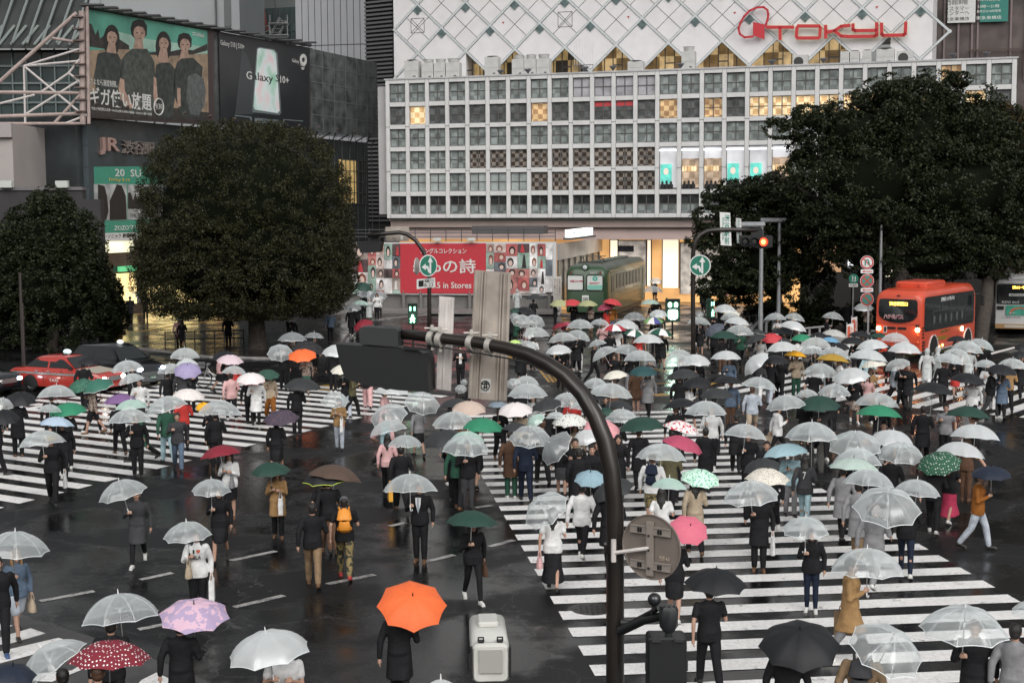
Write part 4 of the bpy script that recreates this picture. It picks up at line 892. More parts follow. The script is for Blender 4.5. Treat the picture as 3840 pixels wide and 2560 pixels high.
def crown(blobs,n,size,m,parent,name='crown',power=2,shell=.32,droop=0,seed=1,clump=0,jit=1.):
    g=np.random.default_rng(seed); tot=sum(b[3]*b[4]*b[5] for b in blobs)**1; V=[]
    ws=np.array([ (b[3]*b[5]+b[3]*b[4]+b[4]*b[5]) for b in blobs]); ws=ws/ws.sum()
    for b,w in zip(blobs,ws):
        k=int(n*w); d=g.normal(size=(k,3)); d/=np.linalg.norm(d,axis=1)[:,None]
        if clump:
            # draw leaves toward clump centres on the surface
            q=max(8,int(k/clump)); cd_=g.normal(size=(q,3)); cd_/=np.linalg.norm(cd_,axis=1)[:,None]; cr_=1+g.uniform(-.16,.14,q)*jit; idx=g.integers(0,q,k)
            d0=cd_[idx]+g.normal(size=(k,3))*(.9/np.sqrt(q)); d=d0/np.linalg.norm(d0,axis=1)[:,None]; rad=cr_[idx]*(1-np.abs(g.normal(0,.06,k)))
        else: rad=1-shell*g.random(k)**1.5+g.normal(0,.02,k)
        if power!=2:
            pw=np.where(d[:,2]>0,power[0],power[1])[:,None] if isinstance(power,tuple) else power
            s_=(np.abs(d)**pw).sum(1,keepdims=True)**(-1/pw); d=d*s_
        P=d*rad[:,None]*np.array(b[3:6])+np.array(b[:3]); V.append(P)
    P=np.concatenate(V); k=len(P)
    a=g.normal(size=(k,3)); a/=np.linalg.norm(a,axis=1)[:,None]; a[:,2]*=.6; c=g.normal(size=(k,3)); c-= (c*a).sum(1)[:,None]*a; c/=np.linalg.norm(c,axis=1)[:,None]
    sz=size*g.uniform(.6,1.4,k)[:,None]
    tip=P+a*sz-np.array((0,0,droop))*sz; q1=P+c*sz*.32+a*sz*.35; q2=P-c*sz*.32+a*sz*.35
    co=np.stack([P,q1,tip,q2],1).reshape(-1,3); me=bpy.data.meshes.new(name); me.vertices.add(4*k); me.vertices.foreach_set('co',co.ravel().astype('f'))
    me.loops.add(4*k); me.loops.foreach_set('vertex_index',np.arange(4*k,dtype='i')); me.polygons.add(k); me.polygons.foreach_set('loop_start',np.arange(0,4*k,4,dtype='i')); me.polygons.foreach_set('loop_total',np.full(k,4,'i'))
    me.update(calc_edges=True); me.materials.append(m); o=bpy.data.objects.new(name,me); COL.objects.link(o)
    if parent: o.parent=parent; o.matrix_parent_inverse=pmat(parent).inverted()
    return o
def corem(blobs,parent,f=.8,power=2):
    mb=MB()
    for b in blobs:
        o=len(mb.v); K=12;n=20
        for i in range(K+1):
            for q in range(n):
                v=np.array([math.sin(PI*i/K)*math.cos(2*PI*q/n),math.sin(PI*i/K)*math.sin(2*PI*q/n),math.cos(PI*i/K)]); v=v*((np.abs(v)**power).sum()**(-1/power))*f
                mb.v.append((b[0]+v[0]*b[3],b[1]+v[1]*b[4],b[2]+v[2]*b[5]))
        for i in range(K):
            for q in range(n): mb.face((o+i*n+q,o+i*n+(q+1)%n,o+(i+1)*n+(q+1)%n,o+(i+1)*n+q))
    o=mb.obj('inner_foliage_shade',CORE,parent,smooth=True)
def blob(cx,cy,rx,ry,dep,ry_=None):
    p=atd(cx,cy,dep); k=dep/3329*1.0; return (p.x,p.y,p.z,rx*k,(ry_ or rx)*k,ry*k)
def trunk(parent,base,top,r,limbs):
    mb=MB(); b=Vector(base); t=Vector(top); P=[b,b.lerp(t,.3)+Vector((.08,0,0)),b.lerp(t,.62)-Vector((.1,.05,0)),t]
    mb.tube([b-Vector((0,0,.1)),b+Vector((0,0,.15))]+P[1:],[r*1.6,r*1.15,r,r*.8,r*.6],10)
    for L in limbs:
        q=[P[2]]+[Vector(v) for v in L]; mb.tube([q[0]]+[q[0].lerp(q[1],.5)+Vector((0,0,.25))]+q[1:],[r*.5]+[r*.38]+[r*.22]*(len(q)-2)+[r*.1],7)
    mb.obj('trunk',BARK,parent,smooth=60)
# domed tree
g0=at(592,800,.12); t=empty('street_tree',tuple(g0),0,'big dense evergreen street tree clipped to a dome left of centre','tree')
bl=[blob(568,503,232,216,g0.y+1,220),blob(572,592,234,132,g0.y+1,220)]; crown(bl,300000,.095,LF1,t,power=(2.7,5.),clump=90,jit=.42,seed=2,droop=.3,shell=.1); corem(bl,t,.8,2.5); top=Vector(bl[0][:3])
trunk(t,g0,(top.x,top.y,top.z-1.5),.42,[[(top.x+s*3,top.y+q,top.z+1)] for s,q in ((-1,0),(1,.5),(.3,-1.5))])
# left tree
g0=at(120,800,.12); t=empty('street_tree',tuple(g0),0,'dark pointed evergreen street tree at the left edge above the red taxi','tree')
bl=[blob(115,665,140,145,g0.y,120),blob(118,560,116,95,g0.y,90),blob(10,650,140,150,g0.y+1,120),blob(232,700,55,75,g0.y+1,60),blob(115,490,52,60,g0.y,52),blob(258,725,38,50,g0.y+2,45),blob(195,600,45,60,g0.y,45)]
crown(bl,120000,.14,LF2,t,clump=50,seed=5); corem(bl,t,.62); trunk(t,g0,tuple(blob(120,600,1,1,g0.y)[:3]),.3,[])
# big right tree
g0=at(2060,775,.12); t=empty('street_tree',tuple(g0),0,'huge spreading dark broadleaf tree covering the right end of the white store','tree')
D_=82
bl=[blob(*q,D_,q[2]*.8) for q in ((2100,330,150,130),(2220,300,110,100),(1960,300,110,75),(2000,420,190,120),(2200,440,190,140),(1880,330,70,50),(1860,415,80,55),(2060,230,90,55),(2140,200,70,35),(1950,510,130,50),(2130,530,150,60),(1840,290,45,30),(2320,470,110,110),(2000,585,90,55),(2110,600,130,50),(2250,590,110,45),(1930,560,60,50))]
g__=random.Random(4)
for a0 in range(26):
    bb0=g__.choice(bl[:12]); an=g__.uniform(-.2,PI+.2); px_,py_=proj((bb0[0]+bb0[3]*math.cos(an),D_,bb0[2]+bb0[5]*math.sin(an))); s0=g__.uniform(22,46); bl.append(blob(px_,py_,s0,s0*.55,D_,s0))
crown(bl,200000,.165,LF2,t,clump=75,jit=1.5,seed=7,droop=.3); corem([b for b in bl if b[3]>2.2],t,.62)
trunk(t,g0,tuple(blob(2080,520,1,1,D_)[:3]),.55,[[tuple(blob(x,y,1,1,D_)[:3])] for x,y in ((1900,420),(1850,330),(2000,300),(2150,260),(2250,400),(1930,500),(1790,400))])
g0=at(2250,790,.12); t=empty('street_tree',tuple(g0),0,'orange-lit broadleaf tree at the far right edge behind the buses','tree')
bl=[blob(*q,88,q[2]*.8) for q in ((2290,300,80,60),(2330,400,100,120),(2220,500,120,70),(2330,530,110,90),(2250,265,40,28))]
crown(bl,70000,.18,LF3,t,clump=45,seed=9); corem(bl,t,.8); trunk(t,g0,tuple(blob(2290,480,1,1,88)[:3]),.35,[])
# lower centre-right tree
g0=at(1790,745,.12); t=empty('street_tree',tuple(g0),0,'low dark tree with arching branches behind the red traffic light','tree')
bl=[blob(*q,86,q[2]*.9) for q in ((1700,455,85,42),(1790,440,90,40),(1640,500,50,28),(1745,520,100,55),(1680,560,80,55),(1810,500,90,55),(1760,600,110,70),(1700,650,95,50),(1850,580,80,60),(1620,545,45,28),(1830,650,80,60),(1650,620,45,30))]
crown(bl,90000,.16,LF2,t,clump=60,jit=1.6,seed=11,droop=.4); corem([b for b in bl if b[3]>2.1],t,.6)
trunk(t,g0,tuple(blob(1780,600,1,1,86)[:3]),.28,[[tuple(blob(x,y,1,1,86)[:3])] for x,y in ((1620,520),(1700,460),(1850,450),(1660,620))])
for i,(x,y,r_) in enumerate(((1880,715,55),(1985,700,60),(1760,705,55))):
    g0=at(x,752,.12); t=empty('shrub',tuple(g0),0,('low dark shrub by the pavement rail, '+('left one','right one beside the sign post','smaller one behind the lamp post')[(0,1,2)[i]]),'shrub'); b_=[(g0.x,g0.y,.8,r_*g0.y/3329,1.2,.8)]
    crown(b_,2600,.22,LF2,t,seed=20+i); corem(b_,t,.8); mb=MB(); mb.cyl(g0,(g0.x,g0.y,.8),.06,6); mb.obj('stem',BARK,t)
# ================= STREET FURNITURE =================
BLK=mat('pole_black',(.022,.018,.016),.28,.2,var=.3,vs_=2,spec=.6); BLKM=mat('signal_black',(.012,.013,.014),.45); ALU=mat('alu_weathered',(.36,.315,.275),.5,0,var=.3,vs_=3); ALUL=mat('alu_light',(.62,.58,.56),.5,0,var=.2,vs_=3); GALV=mat('galvanised',(.33,.34,.36),.4,.5,var=.12)
CLMP=mat('clamp_steel',(.5,.48,.44),.45,.4,var=.2)
def zr(x,y): return ((2540+x/1.809)*.6125,(760+y/1.809)*.6125)
def l3(x,y): return (765.6+.3751*x,980+.3751*y)
def l1(x,y): return (.3386*x,551.25+.3386*y)
# foreground pole with curved arm
base=atd(1413,1300,16); pl_=empty('signal_pole',(base.x,base.y,0),0,'tall black pole in the foreground whose top curves left into a long arm','pole')
pts=[Vector((base.x,base.y,0)),Vector((base.x,base.y,.5)),Vector((base.x,base.y,2.5)),atd(1413,1230,16),atd(1411,1150,16),atd(1404,1080,16.03),atd(1389,1010,16.08),atd(1367,955,16.15),atd(1338,905,16.25),atd(1300,864,16.4),atd(1260,836,16.55),atd(1215,814,16.7),atd(1165,800,16.85),atd(1100,787,17.05),atd(1000,775,17.3),atd(905,765,17.55)]
mb=MB(); mb.tube(pts,[.13,.105,.102,.1,.1,.1,.098,.095,.092,.089,.086,.082,.078,.072,.066,.06],18); mb.obj('pole_and_arm',BLK,pl_,smooth=True)
for x,y,dp in ((993,776,17.32),(1012,780,17.27),(1083,787,17.1),(1126,793,16.98)):
    p=atd(x,y,dp); q=atd(x+6,y+1,dp-.02); dd=(q-p).normalized(); mb=MB(); mb.tube([p-dd*.035,p+dd*.035],[.094,.094],16); mb.box(p+Vector((0,-.03,.13)),(.035,.05,.06)); mb.box(p+Vector((0,.02,-.12)),(.035,.05,.05)); mb.cyl(p+Vector((-.09,-.03,.12)),p+Vector((.09,-.03,.12)),.012,6); mb.obj('clamp',CLMP,pl_,smooth=50)
mb=MB(); mb.tube([q+Vector((.0,-.02,-.11+.012*math.sin(i*1.7))) for i,q in enumerate(pts[10:])],.011,6); mb.obj('cable',BLKM,pl_)
p=atd(1411,1258,15.98); mb=MB(); mb.tube([p-Vector((0,0,.05)),p+Vector((0,0,.05))],[.118,.118],18); mb.obj('clamp',BLK,pl_,smooth=50)
def channel_sign(c,dep,label,m,ribs,thick=.03,wl=None):
    w=Wall(c[0][0],dep,c[1][0],dep); cx=sum(q[0] for q in c)/4; t=empty('street_sign',tuple(w.p(cx,c[2][1],0)),0,label,'sign','weathered sign backs clamped to the arm')
    mb=MB(); w.poly(mb,c,0,thick); mb.obj('sheet',m,t)
    mb=MB()
    for a,wd in ribs:
        top=(c[0][0]+(c[1][0]-c[0][0])*a,c[0][1]+(c[1][1]-c[0][1])*a); bot=(c[3][0]+(c[2][0]-c[3][0])*a,c[3][1]+(c[2][1]-c[3][1])*a)
        w.poly(mb,[(top[0]-wd/2,top[1]+1),(top[0]+wd/2,top[1]+1),(bot[0]+wd/2,bot[1]-1),(bot[0]-wd/2,bot[1]-1)],thick,.028)
    mb.obj('channel',m,t); return w,t
w,t=channel_sign([(1090,620),(1174,626),(1164,920),(1075,914)],17.35,'broad weathered metal sign back with a round emblem sticker on the curved arm',ALU,((.06,5),(.22,3),(.30,3),(.74,3),(.82,3),(.95,5)))
mb=MB(); w.poly(mb,[(1103,869),(1128,870),(1126,902),(1101,901)],.03,.006); mb.obj('sticker',mat('sticker_white',(.55,.55,.53),.5),t)
mb=MB(); cc_=[w.p(1114.5+9.5*math.cos(a),885.5+11*math.sin(a),.045) for a in [2*PI*k/20 for k in range(20)]]; mb.tube(cc_+[cc_[0]],.006,5,cap=False)
for a,b in (((1106,881),(1123,881)),((1114,876),(1112,893)),((1117,876),(1118,893)),((1109,889),(1120,889))): mb.cyl(w.p(*a,.045),w.p(*b,.045),.006,5)
mb.obj('emblem',mat('print_black',(.01,.01,.01),.5),t)
channel_sign([(1009,680),(1044,683),(1036,897),(1001,892)],17.5,'narrow pale metal sign back clamped left of the broad one',ALUL,((.1,3),(.5,4),(.88,3)))
# black signal back
w=Wall(800,17.6,1000,17.35); t=empty('traffic_light',tuple(w.p(900,890,0)),0,'big black traffic signal seen from behind at the end of the curved arm','traffic light')
mb=MB(); w.poly(mb,[(790,784),(975,799),(990,806),(998,820),(1001,893),(930,889),(860,878),(812,864),(800,830)],-.15,.3); mb.obj('housing',BLKM,t)
mb=MB(); w.poly(mb,[(838,752),(846,747),(922,751),(927,757),(927,792),(840,786)],-.1,.22); mb.obj('mount_box',mat('box_charcoal',(.03,.032,.034),.5),t)
mb=MB(); w.poly(mb,[(930,795),(985,799),(992,806),(928,801)],.15,.05); mb.tube([w.p(*q,.1) for q in ((872,876),(876,888),(888,893),(900,890),(908,880))],.012,6); mb.obj('cable_loop',BLKM,t)
mb=MB()
for x in (835,890,945): c=w.p(x,838,-.16); mb.lathe([(.13,0),(.15,-.02),(.15,-.25),(.13,-.25),(.13,0)],16,Matrix.Translation(c)@Matrix.Rotation(-PI/2,4,'X'))
mb.obj('visor',BLKM,t)
# round sign back
cs=atd(1496,1256,15.6); rt=empty('road_sign',tuple(cs),R(-35),'round grey sign seen from behind with channel brackets on the black pole','sign')
M_=Matrix.Rotation(PI/2,4,'X'); r0=.362
mb=MB(); mb.lathe([(.001,0),(r0-.02,0),(r0-.012,.012),(r0,.014),(r0,-.012),(.001,-.012)],40,M_); mb.obj('disc',mat('sign_back_grey',(.24,.205,.18),.45,.3,var=.15,vs_=3),rt,smooth=40,local=True)
mb=MB(); mb.box((0,-.03,-.01),(.085,.03,.6)); mb.box((0,-.05,.03),(.05,.02,.5))
for z in (.19,-.2): mb.box((0,-.022,z),(.5,.018,.09)); mb.box((0,-.034,z+.038),(.5,.012,.012)); mb.box((0,-.034,z-.038),(.5,.012,.012))
mb.obj('channel',mat('sign_back_light',(.34,.30,.27),.45,.3),rt,local=True)
mb=MB()
for z in (.19,-.2):
    for x in (-.14,-.11,.11,.14): mb.box((x,-.045,z),(.018,.01,.05))
for z in (.14,-.02,-.22): mb.ball((0,-.065,z),.014,8,6)
mb.obj('bolt',BLKM,rt,local=True)
mb=MB(); mb.cyl((.0,-.05,-.0),(-.42,-.10,-.1),.022,8); mb.cyl((-.42,-.1,-.2),(-.42,-.1,.05),.03,8); mb.obj('bracket_arm',ALUL,rt,local=True)
mb=MB(); text_into(mb,'渋谷 4-2',Matrix.Translation((.17,-.016,-.1))@Matrix.Rotation(PI/2,4,'X'),.13,.05,.003); mb.obj('stencil',mat('stencil',(.5,.42,.33),.5),rt,local=True)
# ball camera with bracket
bp=atd(1425,1448,15.85); ca=atd(1535,1410,15.3); ct=empty('street_camera',tuple(ca),0,'black ball camera and bracket sticking out from the foreground pole','camera')
mb=MB(); mb.tube([bp,bp.lerp(ca,.5)+Vector((0,0,.03)),ca],[.055,.05,.05],10); mb.tube([bp+Vector((0,0,.1)),bp+Vector((.12,0,.09)),ca+Vector((-.1,0,.07))],.03,8); mb.obj('bracket',BLKM,ct,smooth=50)
mb=MB(); b0=atd(1503,1376,15.3); mb.ball(b0,.073,18,12); mb.obj('ball',mat('ball_glossy',(.02,.022,.025),.08,.2,spec=.8),ct,smooth=True)
mb=MB(); mb.cyl(b0,atd(1500,1400,15.3),.02,8); mb.cyl(b0,atd(1495,1412,15.3),.006,6); mb.obj('stem',BLKM,ct)
mb=MB(); c1=atd(1536,1395,15.3); mb.tube([c1+Vector((0,0,.02)),c1+Vector((0,0,-.02)),c1+Vector((0,0,-.2)),c1+Vector((0,0,-.26))],[.085,.105,.1,.06],8); mb.cyl(c1+Vector((0,0,-.25)),c1+Vector((0,0,-.34)),.04,8)
for dx in (-.05,0,.05): mb.ball(c1+Vector((dx,-.05,.03)),.013,6,4)
mb.obj('joint_housing',mat('joint_black',(.03,.032,.035),.4,.2),ct,smooth=40)
sb_=atd(1531,1458,15.3); t=empty('pedestrian_signal',(sb_.x,sb_.y,sb_.z),0,'black pedestrian signal box hanging below the ball camera','pedestrian signal')
mb=MB(); mb.rbox((0,.05,-.36),(.42,.3,.72),.04,axis=1); mb.obj('housing',BLKM,t,local=True)
for cc0,dd0 in (((-.12,-.12,-.02),(.1,.04,.03)),((.12,-.12,-.02),(.1,.04,.03)),((-.22,0,-.33),(.02,.05,.12)),((.22,0,-.33),(.02,.05,.12))): mb=MB(); mb.box(cc0,dd0); mb.obj('hinge',mat('box_charcoal',(.03,.032,.034),.5),t,local=True)
mb=MB(); 
for z in (-.17,-.52): mb.box((0,.22,z),(.3,.06,.28))
mb.obj('visor',BLKM,t,local=True)
# white camera housing
wb_=atd(1127,1512,9.1); t=empty('equipment_housing',(wb_.x,wb_.y,wb_.z),R(3),'white metal equipment housing with two black latches at the bottom of the view','equipment box')
HW=mat('housing_white',(.55,.55,.52),.38,var=.12,vs_=6)
mb=MB(); mb.rbox((0,.36,.0),(.245,.66,.2),.045,axis=1); mb.obj('case',HW,t,smooth=45,local=True)
mb=MB(); mb.rbox((0,.02,-.03),(.25,.07,.26),.05,axis=1); mb.obj('front_lid',HW,t,smooth=45,local=True)
mb=MB(); mb.box((0,-.02,-.01),(.15,.02,.15)); mb.obj('front_panel',mat('housing_panel',(.36,.35,.33),.4),t,local=True)
mb=MB(); mb.rbox((0,.47,.115),(.14,.22,.04),.02); mb.obj('top_box',HW,t,local=True)
for s_ in (1,-1):
    mb=MB(); mb.box((s_*.06,.035,.105),(.035,.05,.012)); mb.tube([(s_*.078,.02,.11),(s_*.078,.02,.135),(s_*.045,.02,.135),(s_*.045,.02,.11)],.006,6); mb.obj('latch',BLKM,t,local=True)
    mb=MB(); mb.box((s_*.125,.0,-.02),(.012,.05,.2)); mb.obj('side_strap',BLKM,t,local=True)
mb=MB(); mb.cyl((0,.35,-wb_.z),(0,.35,-.1),.06,10); mb.box((0,.3,-.13),(.26,.3,.05)); mb.obj('post',BLKM,t,local=True)
# signs helper
SGG=mat('sign_green',(.02,.16,.11),.4); SGW=mat('sign_white',(.66,.67,.66),.4); SGR=mat('sign_ring_red',(.45,.05,.05),.4); SGB=mat('sign_face_green',(.05,.22,.18),.4)
def arrow_sign(cx,cy,rx,ry,dep,label,rot=0,parent=None):
    c=atd(cx,cy,dep); k=dep/3329; t=empty('road_sign',tuple(c),rot,label,'sign'); rr_=ry*k
    M_=Matrix.Rotation(PI/2,4,'X'); mb=MB(); mb.lathe([(.001,.0),(rr_,0),(rr_,.03),(.001,.03)],32,M_@Matrix.Translation((0,0,-.0))); mb.obj('rim',SGW,t,local=True)
    mb=MB(); mb.lathe([(.001,.03),(rr_*.9,.031),(rr_*.9,.036),(.001,.036)],32,M_); mb.obj('face',SGG,t,local=True)
    return t,rr_
def pat(mb,pts,y,th): mb.prism([(p[0],y,p[1]) for p in pts],(0,-1,0),th)
def arrows(t,r):
    mb=MB(); s=r
    pat(mb,[(.12*s,-.75*s),(.3*s,-.75*s),(.3*s,.3*s),(.5*s,.3*s),(.21*s,.82*s),(-.08*s,.3*s),(.12*s,.3*s)],-.037,.006)
    pat(mb,[(.11*s,-.62*s),(.11*s,-.3*s),(-.05*s,-.02*s),(-.3*s,.0*s),(-.3*s,.2*s),(-.75*s,-.12*s),(-.3*s,-.42*s),(-.3*s,-.24*s),(-.12*s,-.28*s),(-.05*s,-.62*s)],-.037,.0055); mb.obj('arrows',SGW,t,local=True)
t,r_=arrow_sign(1608,609.5,21,24.5,69.6,'round green straight-or-left arrow sign on the right black pole',R(-12)); arrows(t,r_)
t,r_=arrow_sign(983,610,16,25,69.6,'round green straight-or-left arrow sign in front of the red hoarding',R(38)); arrows(t,r_)
w=Wall(958,69.4,1000,70.2); t=empty('supplementary_plate',tuple(w.p(977,655,0)),0,'tilted white hours plate reading 8-22 under the left arrow sign','sign')
mb=MB(); w.poly(mb,[zm(565,447),zm(688,436),zm(690,497),zm(565,514)],0,.03); mb.obj('plate',SGW,t); txt(t,'8-22',648,485,62,24,w,zm,.035,mat('print_black',(.01,.01,.01),.5)); txt(t,'路線バス',650,458,62,20,w,zm,.035,mat('print_black',(.01,.01,.01),.5)); mb=MB(); w.poly(mb,[zm(578,457),zm(612,454),zm(612,495),zm(578,498)],.032,.006); mb.obj('pictogram',mat('print_black',(.01,.01,.01),.5),t)
w=Wall(950,70.5,964,69.6); t=empty('road_sign',tuple(w.p(957,640,0)),R(76),'thin round sign seen edge-on beside the left arrow sign','sign'); mb=MB(); mb.lathe([(.001,0),(.42,0),(.42,.03),(.001,.03)],24,Matrix.Translation((0,0,.6))@Matrix.Rotation(PI/2,4,'X')); mb.obj('disc',ALUL,t,local=True)
# far-left arm pole
def armpole(pts,rad,label,dep):
    P=[atd(x,y,dep+k) for x,y,k in pts]; g=Vector((P[0].x,P[0].y,.1)); t=empty('signal_pole',tuple(g),0,label,'pole'); mb=MB(); mb.tube([g]+P,[rad*1.2]+[rad]*len(P),12); mb.obj('pole_and_arm',BLK,t,smooth=True); return t
armpole([(986,700,0),(986,640,0),(983,605,0),(973,578,0),(955,552,0),(935,538,.1),(918,534,.2),(880,537,.4),(846,541,.6)],.1,'black pole with a curved arm in front of the red hoarding',70)
w=Wall(836,71,900,70.6); t=empty('traffic_light',tuple(w.p(866,570,0)),0,'small black traffic signal at the end of the arm above the hoarding','traffic light'); mb=MB(); w.poly(mb,[zm(172,190),zm(345,192),zm(330,262),zm(200,268)],-.15,.3); mb.obj('housing',BLKM,t); mb=MB(); w.poly(mb,[zm(245,145),zm(318,148),zm(318,192),zm(245,190)],-.1,.2); mb.obj('mount_box',BLKM,t)
w=Wall(886,70.8,942,70.6); t=empty('street_sign',tuple(w.p(915,545,0)),0,'grey sign back with a small emblem on the far left arm','sign'); mb=MB(); w.poly(mb,[zm(355,92),zm(515,88),zm(515,188),zm(357,190)],-.1,.05); mb.obj('sheet',ALU,t); mb=MB(); w.poly(mb,[zm(456,152),zm(472,152),zm(472,180),zm(456,180)],-.04,.01); mb.obj('sticker',SGW,t)
# pedestrian signals lit green
LG_=mat('signal_green',(.35,1,.6),.3,emit=9); LGG=mat('signal_green_dim',(.3,.9,.55),.3,emit=3)
def pedsig(cx,cy,dep,label,w_=.42,h_=.95,rot=0,em=LG_):
    c=atd(cx,cy,dep); t=empty('pedestrian_signal',tuple(c),rot,label,'pedestrian signal'); mb=MB(); mb.rbox((0,0,0),(w_,.3,h_),.05,axis=1); mb.obj('housing',mat('signal_green_case',(.02,.05,.035),.4),t,local=True)
    mb=MB(); mb.cyl((0,.1,-c.z+.1),(0,.1,-h_*.4),.05,8); mb.obj('post',BLK,t,local=True)
    mb=MB()
    for s_ in (-.1,.1): mb.rbox((s_,-.16,h_*.24),(.08,.02,h_*.2),.02,axis=1)
    mb.obj('upper_lens',LGG,t,local=True)
    mb=MB(); mb.ball((0,-.16,-h_*.1),(.055,.02,.06),8,6); mb.tube([(0,-.16,-h_*.16),(0,-.16,-h_*.28)],[.07,.06],8); mb.tube([(-.03,-.16,-h_*.27),(-.09,-.16,-h_*.4)],.03,6); mb.tube([(.03,-.16,-h_*.27),(.08,-.16,-h_*.4)],.03,6); mb.tube([(-.04,-.16,-h_*.18),(-.11,-.16,-h_*.26)],.022,6); mb.tube([(.04,-.16,-h_*.18),(.11,-.16,-h_*.25)],.022,6); mb.obj('walking_figure',em,t,local=True)
    mb=MB(); mb.box((0,-.24,h_*.47),(w_,.2,.02)); mb.obj('visor',BLKM,t,local=True); return t
pedsig(948,720,68,'green-lit walking man signal left of the arm pole by the hoarding',.44,1.0)
t=pedsig(1545,712,80,'dazzling green-lit walking man signal in the road beyond the crowd',.8,1.25,em=mat('signal_green_bright',(.75,1,.85),.3,emit=40))
mb=MB(); mb.rbox((0,-.155,-.22),(.52,.02,.5),.1,axis=1); mb.rbox((-.17,-.155,.3),(.18,.02,.26),.06,axis=1); mb.rbox((.17,-.155,.3),(.18,.02,.26),.06,axis=1); mb.obj('glare_plate',mat('signal_glare',(.55,1,.75),.3,emit=9),t,local=True)  # glowing plates added to imitate the glare around the signal
pedsig(1631,708,74,'narrow green-lit pedestrian signal seen side-on behind the right black pole',.3,1.0,rot=R(50),em=LGG)
# right arm pole, signal and street name signs
armpole([(*zr(108,990),0),(*zr(106,700),0),(*zr(106,400),0),(*zr(108,330),0),(*zr(122,268),0),(*zr(155,220),0),(*zr(205,192),0),(*zr(270,184),.1),(*zr(400,184),.2),(*zr(575,188),.3)],.11,'black pole with a long arm carrying the red traffic light',70)
w=Wall(zr(418,0)[0],70.4,zr(645,0)[0],70.2); t=empty('traffic_light',tuple(w.p(*zr(560,310),0)),0,'horizontal traffic light showing red on the right-hand arm','traffic light')
mb=MB(); w.poly(mb,[zr(418,222),zr(640,222),zr(645,235),zr(643,300),zr(560,312),zr(430,285)],-.15,.25); mb.obj('housing',BLKM,t); mb=MB(); w.poly(mb,[zr(500,184),zr(580,184),zr(580,222),zr(500,222)],-.1,.2); mb.obj('mount_box',BLKM,t)
for x,m,nm in ((583,mat('signal_red',(1,.05,.02),.3,emit=3.2),'red_lens'),(520,BLKM,'dark_lens'),(458,BLKM,'dark_lens')):
    c=w.p(*zr(x,266),.12); mb=MB(); mb.ball(c,(.2,.06,.2),16,10); mb.obj(nm,m,t,smooth=True)
    mb=MB(); mb.lathe([(.21,0),(.23,.0),(.23,.2),(.21,.2),(.21,0)],18,Matrix.Translation(c)@Matrix.Rotation(PI/2,4,'X')); mb.obj('visor',BLKM,t)
c=w.p(*zr(583,266),.19); mb=MB(); mb.ball(c,(.1,.04,.11),10,8); mb.obj('lens_core',mat('signal_core',(1,.45,.08),.3,emit=4),t)
w=Wall(zr(287,0)[0],70.2,zr(360,0)[0],70.2); t=empty('street_name_sign',tuple(w.p(*zr(325,290),0)),0,'vertical white street sign reading 渋谷駅前 Shibuya Sta.','sign')
mb=MB(); w.poly(mb,[zr(287,64),zr(357,68),zr(367,292),zr(293,288)],0,.05); mb.obj('panel',SGW,t); txt(t,'渋谷駅前',337,180,34,200,w,zr,.055,SGB,vertical=True,bold=.015)
mb=MB(); M_=w.mtx(*zr(310,178),.055); M_=M_@Matrix.Rotation(-PI/2,4,'Z'); text_into(mb,'Shibuya Sta.',M_,(w.Z(*zr(310,100))-w.Z(*zr(310,258))),.14,.006); mb.obj('lettering',SGB,t)
w=Wall(zr(397,0)[0],70.2,zr(433,0)[0],70.6); t=empty('street_name_sign',tuple(w.p(*zr(415,280),0)),0,'narrow vertical white sign in katakana beside the street name sign','sign'); mb=MB(); w.poly(mb,[zr(397,104),zr(427,108),zr(433,278),zr(405,274)],0,.05); mb.obj('panel',SGW,t); txt(t,'スクランブル',415,190,18,150,w,zr,.055,SGB,vertical=True)
# lamp posts
for i,(x,y0,y1,lx,dp,lb) in enumerate(((568,140,815,463,74,'silver lamp post left of the red traffic light pole top'),(690,112,700,620,84,'taller silver lamp post behind the red traffic light'))):
    a=atd(*zr(x+4,y0),dp); g=Vector((a.x,a.y,.1)); t=empty('street_lamp',tuple(g),0,['silver lamp post standing behind the red traffic light','silver lamp post right of the red traffic light'][i],'street lamp','silver lamp posts by the red light')
    mb=MB(); mb.tube([g,g+Vector((0,0,a.z*.5)),a],[.13,.11,.095],12); mb.obj('post',GALV,t,smooth=50)
    b=atd(*zr(lx+30,y0+5),dp); mb=MB(); mb.cyl(a+Vector((0,0,-.1)),atd(*zr(lx+60,y0+12),dp),.03,6); mb.cyl(a+Vector((0,0,-.25)),atd(*zr(lx+60,y0+16),dp)-Vector((0,0,.03)),.03,6); mb.obj('arm',GALV,t)
    mb=MB(); mb.rbox(b,(1.5,.4,.22),.06,axis=1); mb.obj('lamp_head',GALV,t)
    mb=MB(); mb.box(b+Vector((0,0,-.12)),(1.2,.3,.02)); mb.obj('lamp_glass',mat('lamp_off',(.55,.57,.6),.3),t)
a=atd(*zr(1384,150),80); g=Vector((a.x,a.y,.1)); mb=MB(); mb.tube([g,a],[.1,.075],10); o=mb.obj('utility_pole',GALV); tag(o,'plain thin silver pole behind the round prohibition signs','pole')
a=atd(*zr(712,20),86); g=Vector((a.x,a.y,.1)); mb=MB(); mb.tube([g,a],[.07,.04],8); o=mb.obj('utility_pole',GALV); tag(o,'thin dark mast rising in front of the lower dark tree','pole')
